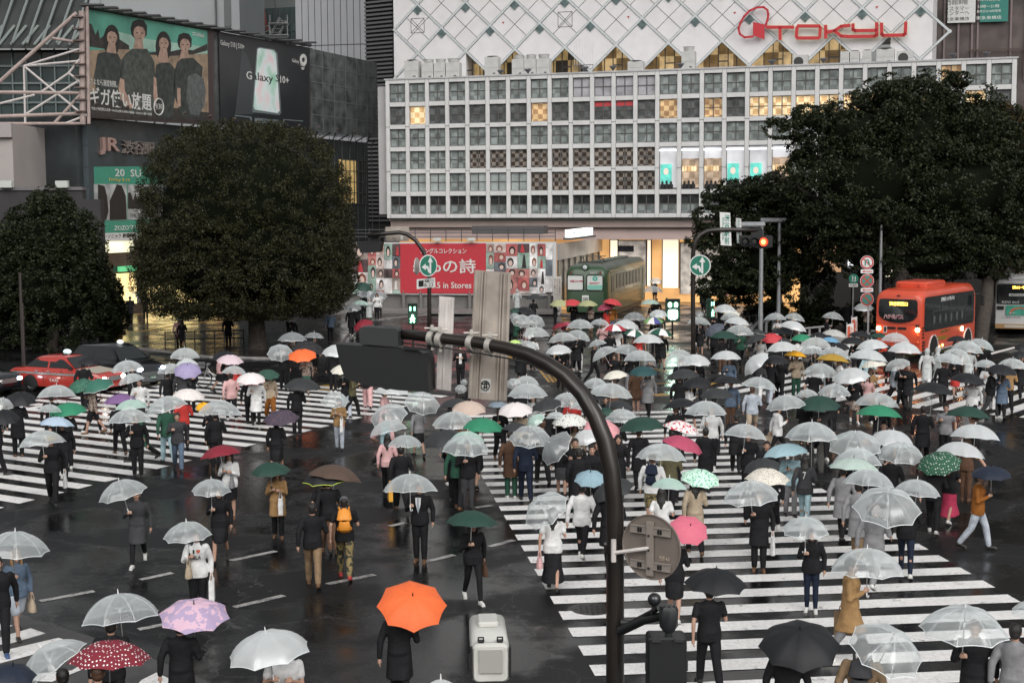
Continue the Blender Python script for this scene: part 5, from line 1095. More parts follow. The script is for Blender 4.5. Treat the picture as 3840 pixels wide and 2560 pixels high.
# prohibition signs
g=at(*zr(1297,985),.1); g=Vector((atd(*zr(1297,700),74).x,74,.1)); t=empty('sign_post',tuple(g),0,'white post carrying three stacked round prohibition signs','post'); mb=MB(); top=atd(*zr(1290,365),74); mb.cyl(g,(g.x,74,top.z),.05,10); mb.obj('post',mat('post_white',(.5,.5,.52),.4),t)
def rsign(cy,r,kind,label,cx=1286):
    c=atd(*zr(cx,cy),73.9); rr_=r/1.809*.6125*74/3329; t=empty('prohibition_sign',tuple(c),0,label,'sign'); M_=Matrix.Rotation(PI/2,4,'X')
    mb=MB(); mb.lathe([(.001,0),(rr_,0),(rr_,.03),(.001,.03)],32,M_); mb.obj('rim',SGW,t,local=True)
    mb=MB(); mb.lathe([(rr_*.74,.031),(rr_*.95,.031),(rr_*.95,.038),(rr_*.74,.038),(rr_*.74,.031)],32,M_); mb.obj('ring',SGR,t,local=True)
    mb=MB(); mb.lathe([(.001,.031),(rr_*.73,.031),(rr_*.73,.035),(.001,.035)],32,M_); mb.obj('face',SGW if kind=='u' else SGB,t,local=True)
    mb=MB(); k=rr_*.72
    def b_(a): ca_,sa_=math.cos(a),math.sin(a); pat(mb,[(ca_*k-sa_*k*.13,sa_*k+ca_*k*.13),(-ca_*k-sa_*k*.13,-sa_*k+ca_*k*.13),(-ca_*k+sa_*k*.13,-sa_*k-ca_*k*.13),(ca_*k+sa_*k*.13,sa_*k-ca_*k*.13)],-.04,.006)
    b_(R(-45)); 
    if kind=='x': pat(mb,[(k*.62,k*.78),(k*.78,k*.62),(-k*.62,-k*.78),(-k*.78,-k*.62)],-.047,.004)
    mb.obj('bar',SGR,t,local=True)
    if kind=='u':
        mb=MB(); mb.tube([(-.35*k,-.05,-.6*k),(-.35*k,-.05,.3*k),(-.15*k,-.05,.55*k),(.15*k,-.05,.55*k),(.35*k,-.05,.3*k),(.35*k,-.05,-.1*k)],.12*k,6); pat(mb,[(.08*k,-.1*k),(.62*k,-.1*k),(.35*k,-.6*k)],-.045,.01); mb.obj('u_turn_arrow',SGB,t,local=True)
    if kind=='x': mb=MB(); text_into(mb,'7-20',Matrix.Translation((0,-.05,rr_*.84))@Matrix.Rotation(PI/2,4,'X'),rr_*.5,rr_*.16,.004); mb.obj('hours_text',SGW,t,local=True)
def rplate(cy,label):
    c=atd(*zr(1286,cy),73.9); t=empty('arrow_plate',tuple(c),0,label,'sign'); mb=MB(); mb.rbox((0,0,0),(.64,.03,.2),.04,axis=1); mb.obj('plate',SGW,t,local=True)
    mb=MB(); pat(mb,[(-.26,0),(-.13,.06),(-.13,.022),(.26,.022),(.26,-.022),(-.13,-.022),(-.13,-.06)],-.016,.006); mb.obj('arrow',SGR,t,local=True)
rsign(405,46,'u','round red-rimmed no U-turn sign, topmost on the white post'); rplate(466,'white plate with a red left arrow under the no U-turn sign'); rsign(530,47,'x','round no-stopping sign with a red cross, middle of the white post'); rplate(592,'white plate with a red left arrow under the crossed sign'); rsign(655,45,'p','round no-parking sign with one red bar, lowest on the white post')
c=atd(*zr(1195,515),75); t=empty('road_sign',tuple(c),0,'small round green walkers sign with a caption plate, left of the prohibition signs','sign'); mb=MB(); mb.lathe([(.001,0),(.25,0),(.25,.03),(.001,.03)],28,Matrix.Rotation(PI/2,4,'X')); mb.obj('disc',SGG,t,local=True)
mb=MB()
for dx,s_ in ((-.05,1),(.08,.75)): mb.ball((dx,-.035,.12*s_),(.03,.01,.03),8,6); mb.tube([(dx,-.035,.08*s_),(dx,-.035,-.04)],[.035,.03],6); mb.tube([(dx,-.035,-.04),(dx-.04,-.035,-.15)],.015,5); mb.tube([(dx,-.035,-.04),(dx+.04,-.035,-.15)],.015,5)
mb.obj('walkers',SGW,t,local=True); mb=MB(); mb.box((0,0,-.34),(.46,.02,.17)); mb.obj('caption_plate',SGW,t,local=True); mb=MB(); text_into(mb,'歩行者優先',Matrix.Translation((0,-.015,-.34))@Matrix.Rotation(PI/2,4,'X'),.4,.09,.004); mb.obj('lettering',mat('print_black',(.01,.01,.01),.5),t,local=True)
mb=MB(); mb.cyl((0,.04,-c.z+.1),(0,.04,.2),.03,8); mb.obj('post',GALV,t,local=True)
# nobori banners
for x0,x1,y0,y1,s_,lb,dp in ((1150,1195,820,1025,'大特価つき','red and white vertical banner flag left of the orange bus',70),(1182,1220,775,1000,'駐車場','orange and white banner flag just behind the red and white one',71.5)):
    w=Wall(zr(x0,0)[0],dp,zr(x1,0)[0],dp); t=empty('banner_flag',tuple(w.p(*zr(x0,y1),0)),0,lb,'banner flag'); mb=MB(); w.poly(mb,[zr(x0,y0+6),zr(x1,y0-4),zr(x1,y1),zr(x0+3,y1)],0,.02); mb.obj('cloth',SGW,t)
    mb=MB(); w.poly(mb,[zr(x0+4,y0+20),zr(x0+22,y0+15),zr(x0+22,y0+110),zr(x0+4,y0+115)],.021,.01); mb.obj('red_panel',mat('flag_red',(.55,.1,.05),.5),t); txt(t,s_,(x0+x1)/2+8,(y0+y1)/2,16,(y1-y0)*.8,w,zr,.035,mat('flag_red',(.55,.1,.05),.5),vertical=True)
    a=w.p(*zr(x0,y0-8),0); mb=MB(); mb.cyl((a.x,a.y,.1),a,.02,6); mb.obj('pole',mat('post_white',(.5,.5,.52),.4),t)
# rails and low walls by the right pavement
def rail(P,dp_label,hs=(.45,.85),m=None,r=.035,posts=8):
    a,b=at(*P[0],.1),at(*P[1],.1); t=empty('guard_rail',tuple(a),0,dp_label,'guard rail'); mb=MB()
    for h in hs: mb.cyl(a+Vector((0,0,h)),b+Vector((0,0,h)),r,8)
    mb.obj('rail',m or GALV,t)
    for i in range(posts): p=a.lerp(b,i/(posts-1)); mb=MB(); mb.cyl(p,p+Vector((0,0,hs[-1]+.05)),r*1.1,8); mb.obj('rail_post',m or GALV,t)
RD=mat('rail_dark',(.05,.05,.055),.25,.5)
rail(((1705,760),(1815,752)),'dark wet guard rail behind the crowd beneath the lower dark tree',m=RD)
rail(((1835,792),(1905,785)),'pale guard rail panels left of the banner flags',m=mat('rail_pale',(.42,.42,.42),.4,.2),r=.06,posts=4)
rail(((380,800),(560,795)),'dark rail by the plaza left of the domed tree trunk',m=RD,r=.03,posts=9)
rail(((20,795),(180,792)),'dark rail under the left street tree',m=RD,r=.03,posts=8)
mb=MB(); a,b=at(1840,795,.1),at(1985,800,.1); dd=(b-a); mb.box(((a+b)/2+Vector((0,0,.3))),(dd.length,.5,.6),math.atan2(dd.y,dd.x)); o=mb.obj('planter_wall',mat('conc_pale',(.4,.39,.38),.6,var=.2)); tag(o,'low pale planter wall between the crowd and the orange bus','planter wall')
mb=MB(); a,b=at(1690,795,.1),at(1775,760,.1)
for k in range(6): p=a.lerp(b,k/5); mb.tube([p,p+Vector((.1,.5,.6)),p+Vector((.6,1.2,.9))],.09,6)
o=mb.obj('metal_arch_rack',mat('rack_steel',(.2,.2,.21),.3,.6)); tag(o,'slanting wet steel rack beside the lamp post base','rack')
# dark shops behind the right trees
w=Wall(1840,101,2400,96); t=empty('shop_row',tuple(w.uz(0,0)),0,'dark low shop row with glowing yellow fronts under the right-hand trees','building')
mb=MB(); w.box(mb,0,w.w,0,5.6,-2,0); mb.obj('wall',mat('shop_dark',(.03,.028,.027),.6),t)
for x0,x1,y0,y1,m in ((1590,1650,315,385,'warm'),(1655,1740,320,384,'warm'),(1745,1812,300,384,'warm'),(1905,1990,215,270,'lime'),(2085,2200,240,355,'lime'),(1115,1255,265,360,'beige'),(880,1110,230,470,'tan'),(1310,1365,290,350,'pale'),(1420,1470,300,370,'orange'),(2300,2352,360,480,'pale2')):
    mb=MB(); w.poly(mb,[zr(x0,y0),zr(x1,y0),zr(x1,y1),zr(x0,y1)],.02,.05)
    mb.obj('lit_front',{'warm':mat('front_warm',(1,.62,.2),.4,emit=1.8,var=.5,vs_=1.6),'lime':mat('front_lime',(.75,.75,.25),.4,emit=.8,var=.4,vs_=1),'beige':mat('front_beige',(.7,.48,.28),.5,emit=.5),'tan':mat('front_tan',(.6,.36,.2),.5,emit=.35,var=.4,vs_=.6),'pale':mat('front_pale',(.8,.78,.7),.4,emit=.7),'pale2':mat('front_pale2',(.3,.32,.3),.5,emit=.15),'orange':mat('front_orange',(.9,.4,.2),.5,emit=1.2,var=.4,vs_=2)}[m],t)
w=Wall(zr(2075,0)[0],92,zr(2352,0)[0],92); t=empty('shutter_wall',tuple(w.uz(0,0)),0,'grey panelled construction fence behind the white bus','fence'); mb=MB(); w.poly(mb,[zr(2075,360),zr(2500,360),zr(2500,640),zr(2075,640)],0,.1); mb.obj('panel',mat('fence_grey',(.09,.1,.095),.5,var=.2),t)
mb=MB()
for k in range(8): x=2085+k*38; w.poly(mb,[zr(x,362),zr(x+3,362),zr(x+3,640),zr(x,640)],.1,.03)
mb.obj('fence_joints',JOINT,t)
w=Wall(zr(1340,0)[0],84,zr(1465,0)[0],84); t=empty('ticket_kiosk',tuple(w.uz(0,.1)),0,'dark kiosk with a brightly lit display window behind the prohibition signs','kiosk'); mb=MB(); w.poly(mb,[zr(1345,380),zr(1468,380),zr(1468,660),zr(1345,660)],-1.2,1.2); mb.obj('body',mat('kiosk_dark',(.035,.035,.035),.5),t)
mb=MB(); w.poly(mb,[zr(1395,425),zr(1460,425),zr(1460,502),zr(1395,502)],.01,.05); mb.obj('lit_display',mat('kiosk_lit',(1,.75,.55),.4,emit=2.2,var=.5,vs_=3),t); mb=MB(); w.poly(mb,[zr(1395,402),zr(1462,402),zr(1462,424),zr(1395,424)],.01,.08); mb.obj('lit_header',mat('kiosk_header',(.9,.95,1),.4,emit=4),t)
mb=MB(); w.poly(mb,[zr(1405,520),zr(1450,520),zr(1450,580),zr(1405,580)],.01,.03); mb.obj('poster',mat('kiosk_poster',(.3,.3,.28),.5,var=.4,vs_=4),t)
w=Wall(zr(1155,0)[0],88,zr(1215,0)[0],88); t=empty('lit_menu_sign',tuple(w.p(*zr(1185,440),0)),0,'small bright white lit menu sign left of the no U-turn sign','sign'); mb=MB(); w.poly(mb,[zr(1157,366),zr(1216,366),zr(1216,441),zr(1157,441)],0,.1); mb.obj('light_box',mat('menu_lit',(.85,.95,1),.4,emit=1.8,var=.3,vs_=6),t)
mb=MB()
for k in range(4): w.poly(mb,[zr(1162,378+k*16),zr(1211,378+k*16),zr(1211,386+k*16),zr(1162,386+k*16)],.1,.01)
mb.obj('menu_lines',mat('menu_lines',(.1,.3,.3),.5),t); q=w.p(*zr(1186,441),0); mb=MB(); mb.cyl((q.x,q.y,.1),q,.05,8); mb.obj('post',BLKM,t)
# left plaza kiosk, posts
w=Wall(l1(695,0)[0],80,l1(830,0)[0],80); t=empty('station_map_kiosk',tuple(w.uz(0,.1)),0,'dark kiosk with small white notices left of the golden reflections','kiosk'); mb=MB(); w.poly(mb,[l1(705,470),l1(828,462),l1(828,690),l1(705,690)],-1,1); mb.obj('body',mat('kiosk_dark',(.035,.035,.035),.5),t)
for q in (((688,532),(712,598)),((795,542),(820,604)),((640,478),(708,500))):
    mb=MB(); (a0,b0_),(a1,b1_)=q; w.poly(mb,[l1(a0,b0_),l1(a1,b0_),l1(a1,b1_),l1(a0,b1_)],.02,.03); mb.obj('notice',mat('notice_white',(.5,.5,.5),.5),t)
mb=MB(); w.poly(mb,[l1(785,610),l1(832,610),l1(832,690),l1(785,690)],.02,.2); mb.obj('ochre_panel',mat('ochre',(.3,.16,.03),.5),t)
for x,y in ((678,392),(735,436)): mb=MB(); p=w.p(*l1(x,y),.3); mb.rbox(p,(.35,.5,.3),.05); mb.cyl(p,(p.x,p.y+.4,p.z-1.2),.03,6); mb.obj('camera_box',mat('vent_pale',(.5,.52,.5),.5),t)
for x,y0,y1,lb in ((150,430,760,'thin brownish pole under the left street tree'),(135,220,420,'upper mast showing above the left tree trunk')):
    a=atd(*l1(x,y0),66); mb=MB(); mb.cyl((a.x,66,.1),a,.07,8); o=mb.obj('utility_pole',mat('pole_brown',(.035,.028,.025),.5)); tag(o,lb,'pole')
# ================= VEHICLES =================
TYRE=mat('tyre',(.012,.012,.012),.7); RIM=mat('wheel_rim',(.35,.36,.37),.35,.7); GLASS=mat('dark_glass',(.012,.015,.016),.06,spec=.8); HEAD=mat('headlight',(1,.93,.8),.3,emit=18); HEADC=mat('headlight_cool',(.8,.9,1),.3,emit=14); AMB=mat('amber_lamp',(1,.45,.12),.3,emit=7); TAIL=mat('tail_lamp',(.8,.08,.04),.3,emit=3); AMBT=mat('amber_led',(1,.55,.08),.4,emit=4)
def wheel(par,x,y,r,w_=.22,side=1):
    # axle along x
    M_=Matrix.Translation((x,y,r))@Matrix.Rotation(PI/2,4,'Y')
    mb=MB(); mb.lathe([(r*.6,-w_/2),(r*.93,-w_/2),(r,-w_*.35),(r,w_*.35),(r*.93,w_/2),(r*.6,w_/2),(r*.6,-w_/2)],24,M_); t=mb.obj('wheel',TYRE,par,smooth=40,local=True)
    mb=MB(); mb.lathe([(.001,side*w_*.30),(r*.2,side*w_*.36),(r*.28,side*w_*.25),(r*.5,side*w_*.3),(r*.6,side*w_*.42),(r*.6,-side*w_*.3),(.001,-side*w_*.3)],24,M_); o=mb.obj('rim',RIM,t,smooth=40,local=True)
def loft(secs,n,mats,mfun,name,par,cap=True,smooth=35):
    """secs: list of (y, halfw, z0, z1, r) rounded rectangles in xz"""
    mb=MB(); V=[]
    for y,hw,z0_,z1_,r in secs:
        cx,cz=0,(z0_+z1_)/2; hh=(z1_-z0_)/2; ring=[]
        for sx,sz,a0 in ((1,1,0),(-1,1,90),(-1,-1,180),(1,-1,270)):
            rr_=r if sz>0 else min(r,.12)
            rr_=min(rr_,hw*.95,hh*.95)
            for k in range(n+1):
                t=R(a0+90*k/n); ring.append((sx*(hw-rr_)+rr_*math.cos(t),y,cz+sz*(hh-rr_)+rr_*math.sin(t)))
        V.append(ring)
    m_=len(V[0]); mb.v=[p for r_ in V for p in r_]
    for i in range(len(V)-1):
        for k in range(m_):
            q=(k+1)%m_; f=(i*m_+k,i*m_+q,(i+1)*m_+q,(i+1)*m_+k); c=[sum(mb.v[a][d_] for a in f)/4 for d_ in range(3)]; mb.m=mfun(c); mb.face(f)
    if cap:
        for i,rv in ((0,True),(len(V)-1,False)): mb.m=mfun((0,secs[i][0],9)); mb.face([i*m_+k for k in range(m_)])
    return mb.obj(name,mats,par,smooth=smooth,local=True)
def sidepoly(mb,pts,x,t): mb.prism([(x,p[0],p[1]) for p in pts],(1 if x>0 else -1,0,0),t)
def frontpoly(mb,pts,y,t): mb.prism([(p[0],y,p[1]) for p in pts],(0,-1 if y<.5 else 1,0),t)
def rrect(x0,x1,z0,z1,r,n=4):
    out=[]
    for cx,cz,a0 in ((x1-r,z1-r,0),(x0+r,z1-r,90),(x0+r,z0+r,180),(x1-r,z0+r,270)):
        for k in range(n+1): t=R(a0+90*k/n); out.append((cx+r*math.cos(t),cz+r*math.sin(t)))
    return out
def ftext(par,s,x,z,y,w_,h_,m,ext=.008,name='lettering',**k): mb=MB(); text_into(mb,s,Matrix.Translation((x,y,z))@Matrix.Rotation(PI/2,4,'X'),w_,h_,ext,**k); return mb.obj(name,m,par,local=True)
def stext(par,s,y,z,x,w_,h_,m,ext=.008,name='lettering',**k): mb=MB(); text_into(mb,s,Matrix.Translation((x,y,z))@Matrix.Rotation(PI/2,4,'Z')@Matrix.Rotation(PI/2,4,'X'),w_,h_,ext,**k); return mb.obj(name,m,par,local=True)
# --- orange community bus ---
FR_=Vector((19.4,68.8,0)); sd_=Vector((.59,.807,0)); fd_=Vector((sd_.y,-sd_.x,0)); C0=FR_-fd_*1.06; ang=math.atan2(fd_.y,fd_.x)
bus=empty('city_bus',tuple(C0),ang,'orange and white small city bus with lit lamps at the right of the crossing','bus'); bus.scale=(1.1,1.1,1.18)
ORG=mat('bus_orange',(.58,.075,.035),.3,var=.06,vs_=1,coat=.4); BW_=mat('bus_white',(.62,.55,.53),.35,coat=.3)
hw=1.06
loft([(.0,hw*.93,.32,2.62,.3),(.05,hw*.97,.3,2.72,.32),(.25,hw,.28,2.84,.34),(.8,hw,.28,2.9,.34),(2.5,hw,.28,2.92,.34),(5.5,hw,.28,2.94,.34),(6.6,hw,.28,2.92,.34),(6.95,hw*.98,.3,2.7,.34),(7.0,hw*.93,.36,2.5,.3)],5,[ORG,BW_],lambda c:1 if c[2]<(.86+.07*c[1] if c[1]>.3 else .86) else 0,'body',bus)
mb=MB(); pts=[(-.86,1.75),(-.8,2.42),(-.7,2.5),(.7,2.5),(.8,2.42),(.86,1.75)]+[(.86*math.cos(t),1.75-.78*math.sin(t)) for t in [PI*k/14 for k in range(1,14)]]
pts=[(-.88,1.99),(-.86,2.44),(-.78,2.52),(.78,2.52),(.86,2.44),(.88,1.99)]+[(.88*math.cos(t)*1,1.98-.42*math.sin(t)**.8) for t in [PI*k/14 for k in range(1,14)]]
frontpoly(mb,pts,-.02,.03); mb.obj('windscreen',GLASS,bus,local=True)
mb=MB(); sidepoly(mb,rrect(.3,6.7,1.2,2.6,.2),hw-.01,.025); gl=mb.obj('side_window',GLASS,bus,local=True)
mb=MB()
for k in range(5): y=1.3+k*1.05; sidepoly(mb,[(y,1.35),(y+.05,1.35),(y+.05,2.45),(y,2.45)],hw+.017,.01)
sidepoly(mb,[(1.35,1.95),(5.5,1.95),(5.5,2.0),(1.35,2.0)],hw+.017,.008); mb.obj('window_bar',mat('window_bar',(.05,.055,.055),.3),gl,local=True)
mb=MB()
for k in range(6): y=1.5+k*.72; mb.ball((hw-.02+.03,y,1.62),(.02,.13,.2),8,6)
mb.obj('seat_headrests',mat('seat_grey',(.08,.085,.09),.7),gl,local=True)
mb=MB(); mb.rbox((-.1,2.9,3.0),(1.5,2.6,.3),.25); mb.obj('roof_unit',ORG,bus,smooth=40,local=True)
mb=MB(); mb.box((-.1,2.9,3.155),(1.2,2.1,.012)); mb.box((-.6,1.58,3.0),(.05,.02,.12)); mb.box((.3,1.58,3.0),(.05,.02,.12)); mb.obj('roof_grille',mat('grille_rust',(.35,.05,.03),.5),bus,local=True)
for s_ in (1,-1): wheel(bus,s_*.93,1.25 if 0 else 1.45,.42,.26,s_); wheel(bus,s_*.93,5.9,.42,.26,s_)
mb=MB()
for y in (1.45,5.9): sidepoly(mb,[(y+.56*math.cos(t),.4+.58*math.sin(t)) for t in [PI*k/12 for k in range(13)]]+[(y-.56,.29),(y+.56,.29)],hw-.012,.018)
mb.obj('wheel_arch',mat('arch_black',(.01,.01,.01),.8),bus,local=True)
mb=MB()
for y in (1.45,5.9): mb.tube([(hw+.012,y+.58*math.cos(t),.4+.6*math.sin(t)) for t in [PI*k/12 for k in range(13)]],.035,6)
mb.obj('arch_trim',BW_,bus,local=True)
for x in (-.88,.88): mb=MB(); mb.ball((x,-.02,1.3),(.1,.05,.085),12,8); mb.obj('headlight',mat('bus_lamp',(1,.55,.25),.3,emit=40),bus,local=True)
mb=MB(); mb.ball((.9,-.01,1.08),(.045,.03,.04),10,6); mb.ball((.9,-.01,.8),(.045,.03,.04),10,6); mb.obj('lower_lamp',mat('reflector',(.6,.1,.03),.3,emit=.6),bus,local=True)
mb=MB(); mb.ball((hw+.01,5.15,1.02),(.03,.1,.1),10,6); mb.obj('side_lamp',mat('bus_lamp',(1,.55,.25),.3,emit=40),bus,local=True)
mb=MB(); mb.ball((hw+.01,2.6,.5),(.03,.07,.06),10,6); mb.ball((hw+.01,2.2,.45),(.03,.07,.06),10,6); mb.obj('marker_lamp',AMB,bus,local=True)
mb=MB()
for x in (-.3,.18): frontpoly(mb,rrect(x-.2,x+.2,1.28,1.38,.045),-.001,.02)
for k in range(4): sidepoly(mb,rrect(.12,.38,.35+k*.13,.43+k*.13,.03),hw+.0,.02); sidepoly(mb,rrect(.1,.28,.95+k*.13,1.02+k*.13,.03),hw+0,.02)
frontpoly(mb,rrect(.78,.96,1.38,1.5,.03),-.001,.02); mb.obj('vent_grille',mat('arch_black',(.01,.01,.01),.8),bus,local=True)
mb=MB(); frontpoly(mb,rrect(-.66,-.5,1.12,1.4,.03),-.001,.02); mb.obj('number_plate_frame',BW_,bus,local=True); mb=MB(); frontpoly(mb,rrect(-.63,-.53,1.17,1.37,.02),-.022,.01); mb.obj('plate_recess',BLKM,bus,local=True)
mb=MB(); frontpoly(mb,[(-1,1.5),(1,1.5),(1,1.515),(-1,1.515)],-.001,.012); frontpoly(mb,[(-1,.72),(1,.72),(1,.735),(-1,.735)],-.001,.012); mb.obj('body_seam',mat('seam_red',(.3,.04,.02),.5),bus,local=True)
ftext(bus,'渋谷駅西口',.02,2.33,-.055,.82,.16,AMBT,bold=.02); ftext(bus,'ハチ公バス',-.2,1.8,-.055,.9,.2,SGW,bold=.06); ftext(bus,'ハチ公バス',-.2,1.8,-.066,.88,.17,mat('letter_red',(.4,.03,.06),.5),bold=.01)
stext(bus,'渋谷区 ハチ公バス',3.1,2.42,hw+.03,1.7,.17,SGW); stext(bus,'夕やけこやけルート',2.9,1.08,hw+.02,1.2,.12,mat('letter_olive',(.12,.15,.04),.5)); stext(bus,'春の小川ルート',2.7,.82,hw+.02,1.6,.2,mat('letter_ochre',(.25,.19,.03),.5),bold=.02)
mb=MB(); mb.tube([(hw,6.8,2.4),(hw+.25,6.95,2.45)],.02,6); mb.rbox((hw+.32,6.98,2.15),(.18,.1,.45),.05); mb.obj('mirror',BLKM,bus,local=True)
mb=MB(); mb.box((0,.0,2.66),(.12,.06,.05)); mb.obj('roof_camera',BLKM,bus,local=True)
# --- white bus rear ---
rc_=atd(2330,700,83); rc_=atd(2338,700,83); wbus=empty('city_bus',(rc_.x,83,.0),R(-20.5),'white city bus seen from behind at the right edge with an amber display','bus'); WBM=mat('keio_white',(.5,.5,.5),.4,coat=.2)
loft([(.0,1.2,.35,3.0,.25),(.06,1.23,.33,3.08,.26),(.3,1.25,.32,3.1,.26),(9.5,1.25,.32,3.1,.26)],5,[WBM],lambda c:0,'body',wbus)
mb=MB(); frontpoly(mb,rrect(-1.16,1.16,1.75,2.92,.12),-.012,.03); mb.obj('rear_window',GLASS,wbus,local=True)
mb=MB(); frontpoly(mb,rrect(-1.2,1.2,.35,.62,.03),-.012,.08); mb.obj('bumper',mat('bumper_tan',(.34,.2,.09),.4),wbus,local=True)
ftext(wbus,'渋63 中野駅→',.35,2.72,-.05,1.35,.18,AMBT,bold=.02); ftext(wbus,'KEIO BUS',-.4,1.87,-.05,.95,.13,SGW,shear=.2); ftext(wbus,'ノンステップバス',-.35,1.0,-.02,1.0,.1,mat('print_black',(.01,.01,.01),.5)); 
mb=MB(); frontpoly(mb,rrect(-.5,.62,2.22,2.36,.02),-.042,.01); mb.obj('notice_strip',SGW,wbus,local=True); ftext(wbus,'乗降中後退注意',.06,2.29,-.056,.95,.09,mat('print_black',(.01,.01,.01),.5))
mb=MB(); frontpoly(mb,rrect(-.65,.62,1.12,1.68,.03),-.012,.03); mb.obj('advert_panel',mat('advert_green',(.05,.28,.2),.4,var=.3,vs_=3),wbus,local=True)
mb=MB(); frontpoly(mb,[(-.5,1.2),(-.3,1.5),(.1,1.6),(.4,1.5),(.45,1.45),(.1,1.52),(-.22,1.42),(-.38,1.2)],-.043,.01); mb.obj('advert_arc',mat('flag_red',(.55,.1,.05),.5),wbus,local=True); ftext(wbus,'京王',-.3,1.25,-.05,.3,.1,SGW)
mb=MB(); frontpoly(mb,rrect(-1.14,-.76,1.42,1.64,.03),-.012,.02); mb.obj('lamp_recess',BLKM,wbus,local=True)
mb=MB(); frontpoly(mb,rrect(-.7,.35,.42,.56,.02),-.093,.012); mb.obj('notice_plate',mat('plate_cream',(.45,.43,.38),.5),wbus,local=True)
for s_ in (1,-1): wheel(wbus,s_*1.1,1.8,.48,.28,s_)
mb=MB(); mb.rbox((.35,2.2,3.2),(1.9,3,.22),.1); mb.obj('roof_unit',WBM,wbus,local=True)
mb=MB(); mb.box((-1.28,-.05,1.1),(.05,.05,.9)); mb.obj('side_trim',BLKM,wbus,local=True)
# --- green railcar ---
FRt=Vector((6.2,94,0)); s2=Vector((.258,.966,0)); f2=Vector((s2.y,-s2.x,0)); Ct=FRt-f2*1.42; tr_=empty('railcar',tuple(Ct+Vector((0,0,.1))),math.atan2(f2.y,f2.x),'old green railcar number 5001 parked on the plaza behind the crowd','railcar')
GR=mat('rail_green',(.032,.068,.034),.35,var=.1,vs_=.8,coat=.2); GRR=mat('rail_roof',(.10,.115,.10),.5,var=.3,vs_=1.2)
loft([(-.02,1.18,.5,3.15,.6),(.1,1.3,.45,3.35,.6),(.35,1.38,.42,3.5,.6),(.9,1.42,.4,3.6,.6),(14.5,1.42,.4,3.6,.6),(15,1.3,.45,3.4,.6)],6,[GR,GRR],lambda c:1 if (c[2]>3.3 and c[1]>.3) else 0,'body',tr_)
for x in (-.68,.62):
    mb=MB(); frontpoly(mb,rrect(x-.52,x+.5,1.95,3.0 if 0 else 2.9,.1),-.03,.03); wv=mb.obj('front_window',mat('poster_pale',(.62,.64,.62),.4),tr_,local=True)
    mb=MB(); P=[(p[0],-.07,p[1]) for p in rrect(x-.54,x+.52,1.93,2.92,.1)]; mb.tube(P+[P[0]],.03,6,cap=False); mb.obj('window_rubber',BLKM,wv,local=True)
ftext(tr_,'HELLO',-.75,2.52,-.07,.55,.13,mat('letter_red',(.4,.03,.06),.5),bold=.03)
mb=MB(); 
for sx in (-.07,.07): mb.ball((-.3+sx,-.075,2.52),(.07,.012,.05),8,6)
mb.ball((-.3,-.08,2.52),(.035,.015,.035),8,6); mb.obj('ribbon_mark',mat('letter_red',(.4,.03,.06),.5),tr_,local=True)
mb=MB(); frontpoly(mb,rrect(.14,1.1,1.99,2.28,.06),-.062,.01); mb.obj('poster_band',mat('poster_mint',(.2,.5,.4),.5),tr_,local=True)
mb=MB(); mb.lathe([(.001,0),(.17,0),(.17,.012),(.001,.012)],20,Matrix.Translation((.62,-.062,2.7))@Matrix.Rotation(PI/2,4,'X')); mb.obj('info_disc',mat('info_teal',(.08,.38,.3),.5),tr_,local=True); ftext(tr_,'i',.62,2.7,-.08,.05,.2,SGW); 
mb=MB(); frontpoly(mb,[(.25,2.40),(.95,2.40),(.95,2.43),(.25,2.43)],-.062,.01); frontpoly(mb,[(.25,2.34),(.8,2.34),(.8,2.37),(.25,2.37)],-.062,.01); mb.obj('poster_lines',mat('letter_red',(.4,.03,.06),.5),tr_,local=True)
mb=MB(); frontpoly(mb,rrect(-.25,.2,1.05,1.6,.02),-.03,.02); mb.obj('route_plate',SGW,tr_,local=True); ftext(tr_,'渋谷 桜木町',-.02,1.33,-.055,.36,.3,mat('print_black',(.01,.01,.01),.5)); ftext(tr_,'5001',.5,3.06,-.04,.42,.12,SGW)
mb=MB(); mb.lathe([(.001,-.02),(.2,-.02),(.24,.03),(.24,.2),(.1,.26)],20,Matrix.Translation((-.05,-.05,3.42))@Matrix.Rotation(-PI/2,4,'X')); hl=mb.obj('headlamp_case',GR,tr_,local=True); mb=MB(); mb.ball((-.05,-.08,3.42),(.15,.05,.15),14,8); mb.obj('headlamp_lens',mat('lamp_off',(.55,.57,.6),.3),hl,local=True)
for x in (-1.0,.95): mb=MB(); mb.lathe([(.001,-.02),(.07,-.02),(.09,.08)],12,Matrix.Translation((x,0,3.08))@Matrix.Rotation(-PI/2,4,'X')); mb.obj('marker_lamp',mat('reflector2',(.2,.04,.03),.3),tr_,local=True)
for k in range(9):
    y=3.1+k*1.25
    if k in(8,): continue
    mb=MB(); sidepoly(mb,rrect(y,y+.95,1.9,2.85,.08),1.41,.03); g=mb.obj('side_window',mat('rail_glass',(.03,.034,.032),.35,var=.6,vs_=1.2,spec=.3),tr_,local=True); mb=MB(); sidepoly(mb,[(y,2.4),(y+.95,2.4),(y+.95,2.44),(y,2.44)],1.441,.01); mb.obj('window_bar',GR,g,local=True)
for y in (1.25,13.2): mb=MB(); sidepoly(mb,rrect(y,y+1.1,.55,3.0,.06),1.41,.025); o=mb.obj('door',mat('rail_door',(.09,.13,.085),.4),tr_,local=True); mb=MB(); sidepoly(mb,rrect(y+.08,y+.5,1.7,2.8,.06),1.436,.012); sidepoly(mb,rrect(y+.6,y+1.02,1.7,2.8,.06),1.436,.012); mb.obj('door_glass',mat('rail_glass',(.06,.065,.06),.15),o,local=True)
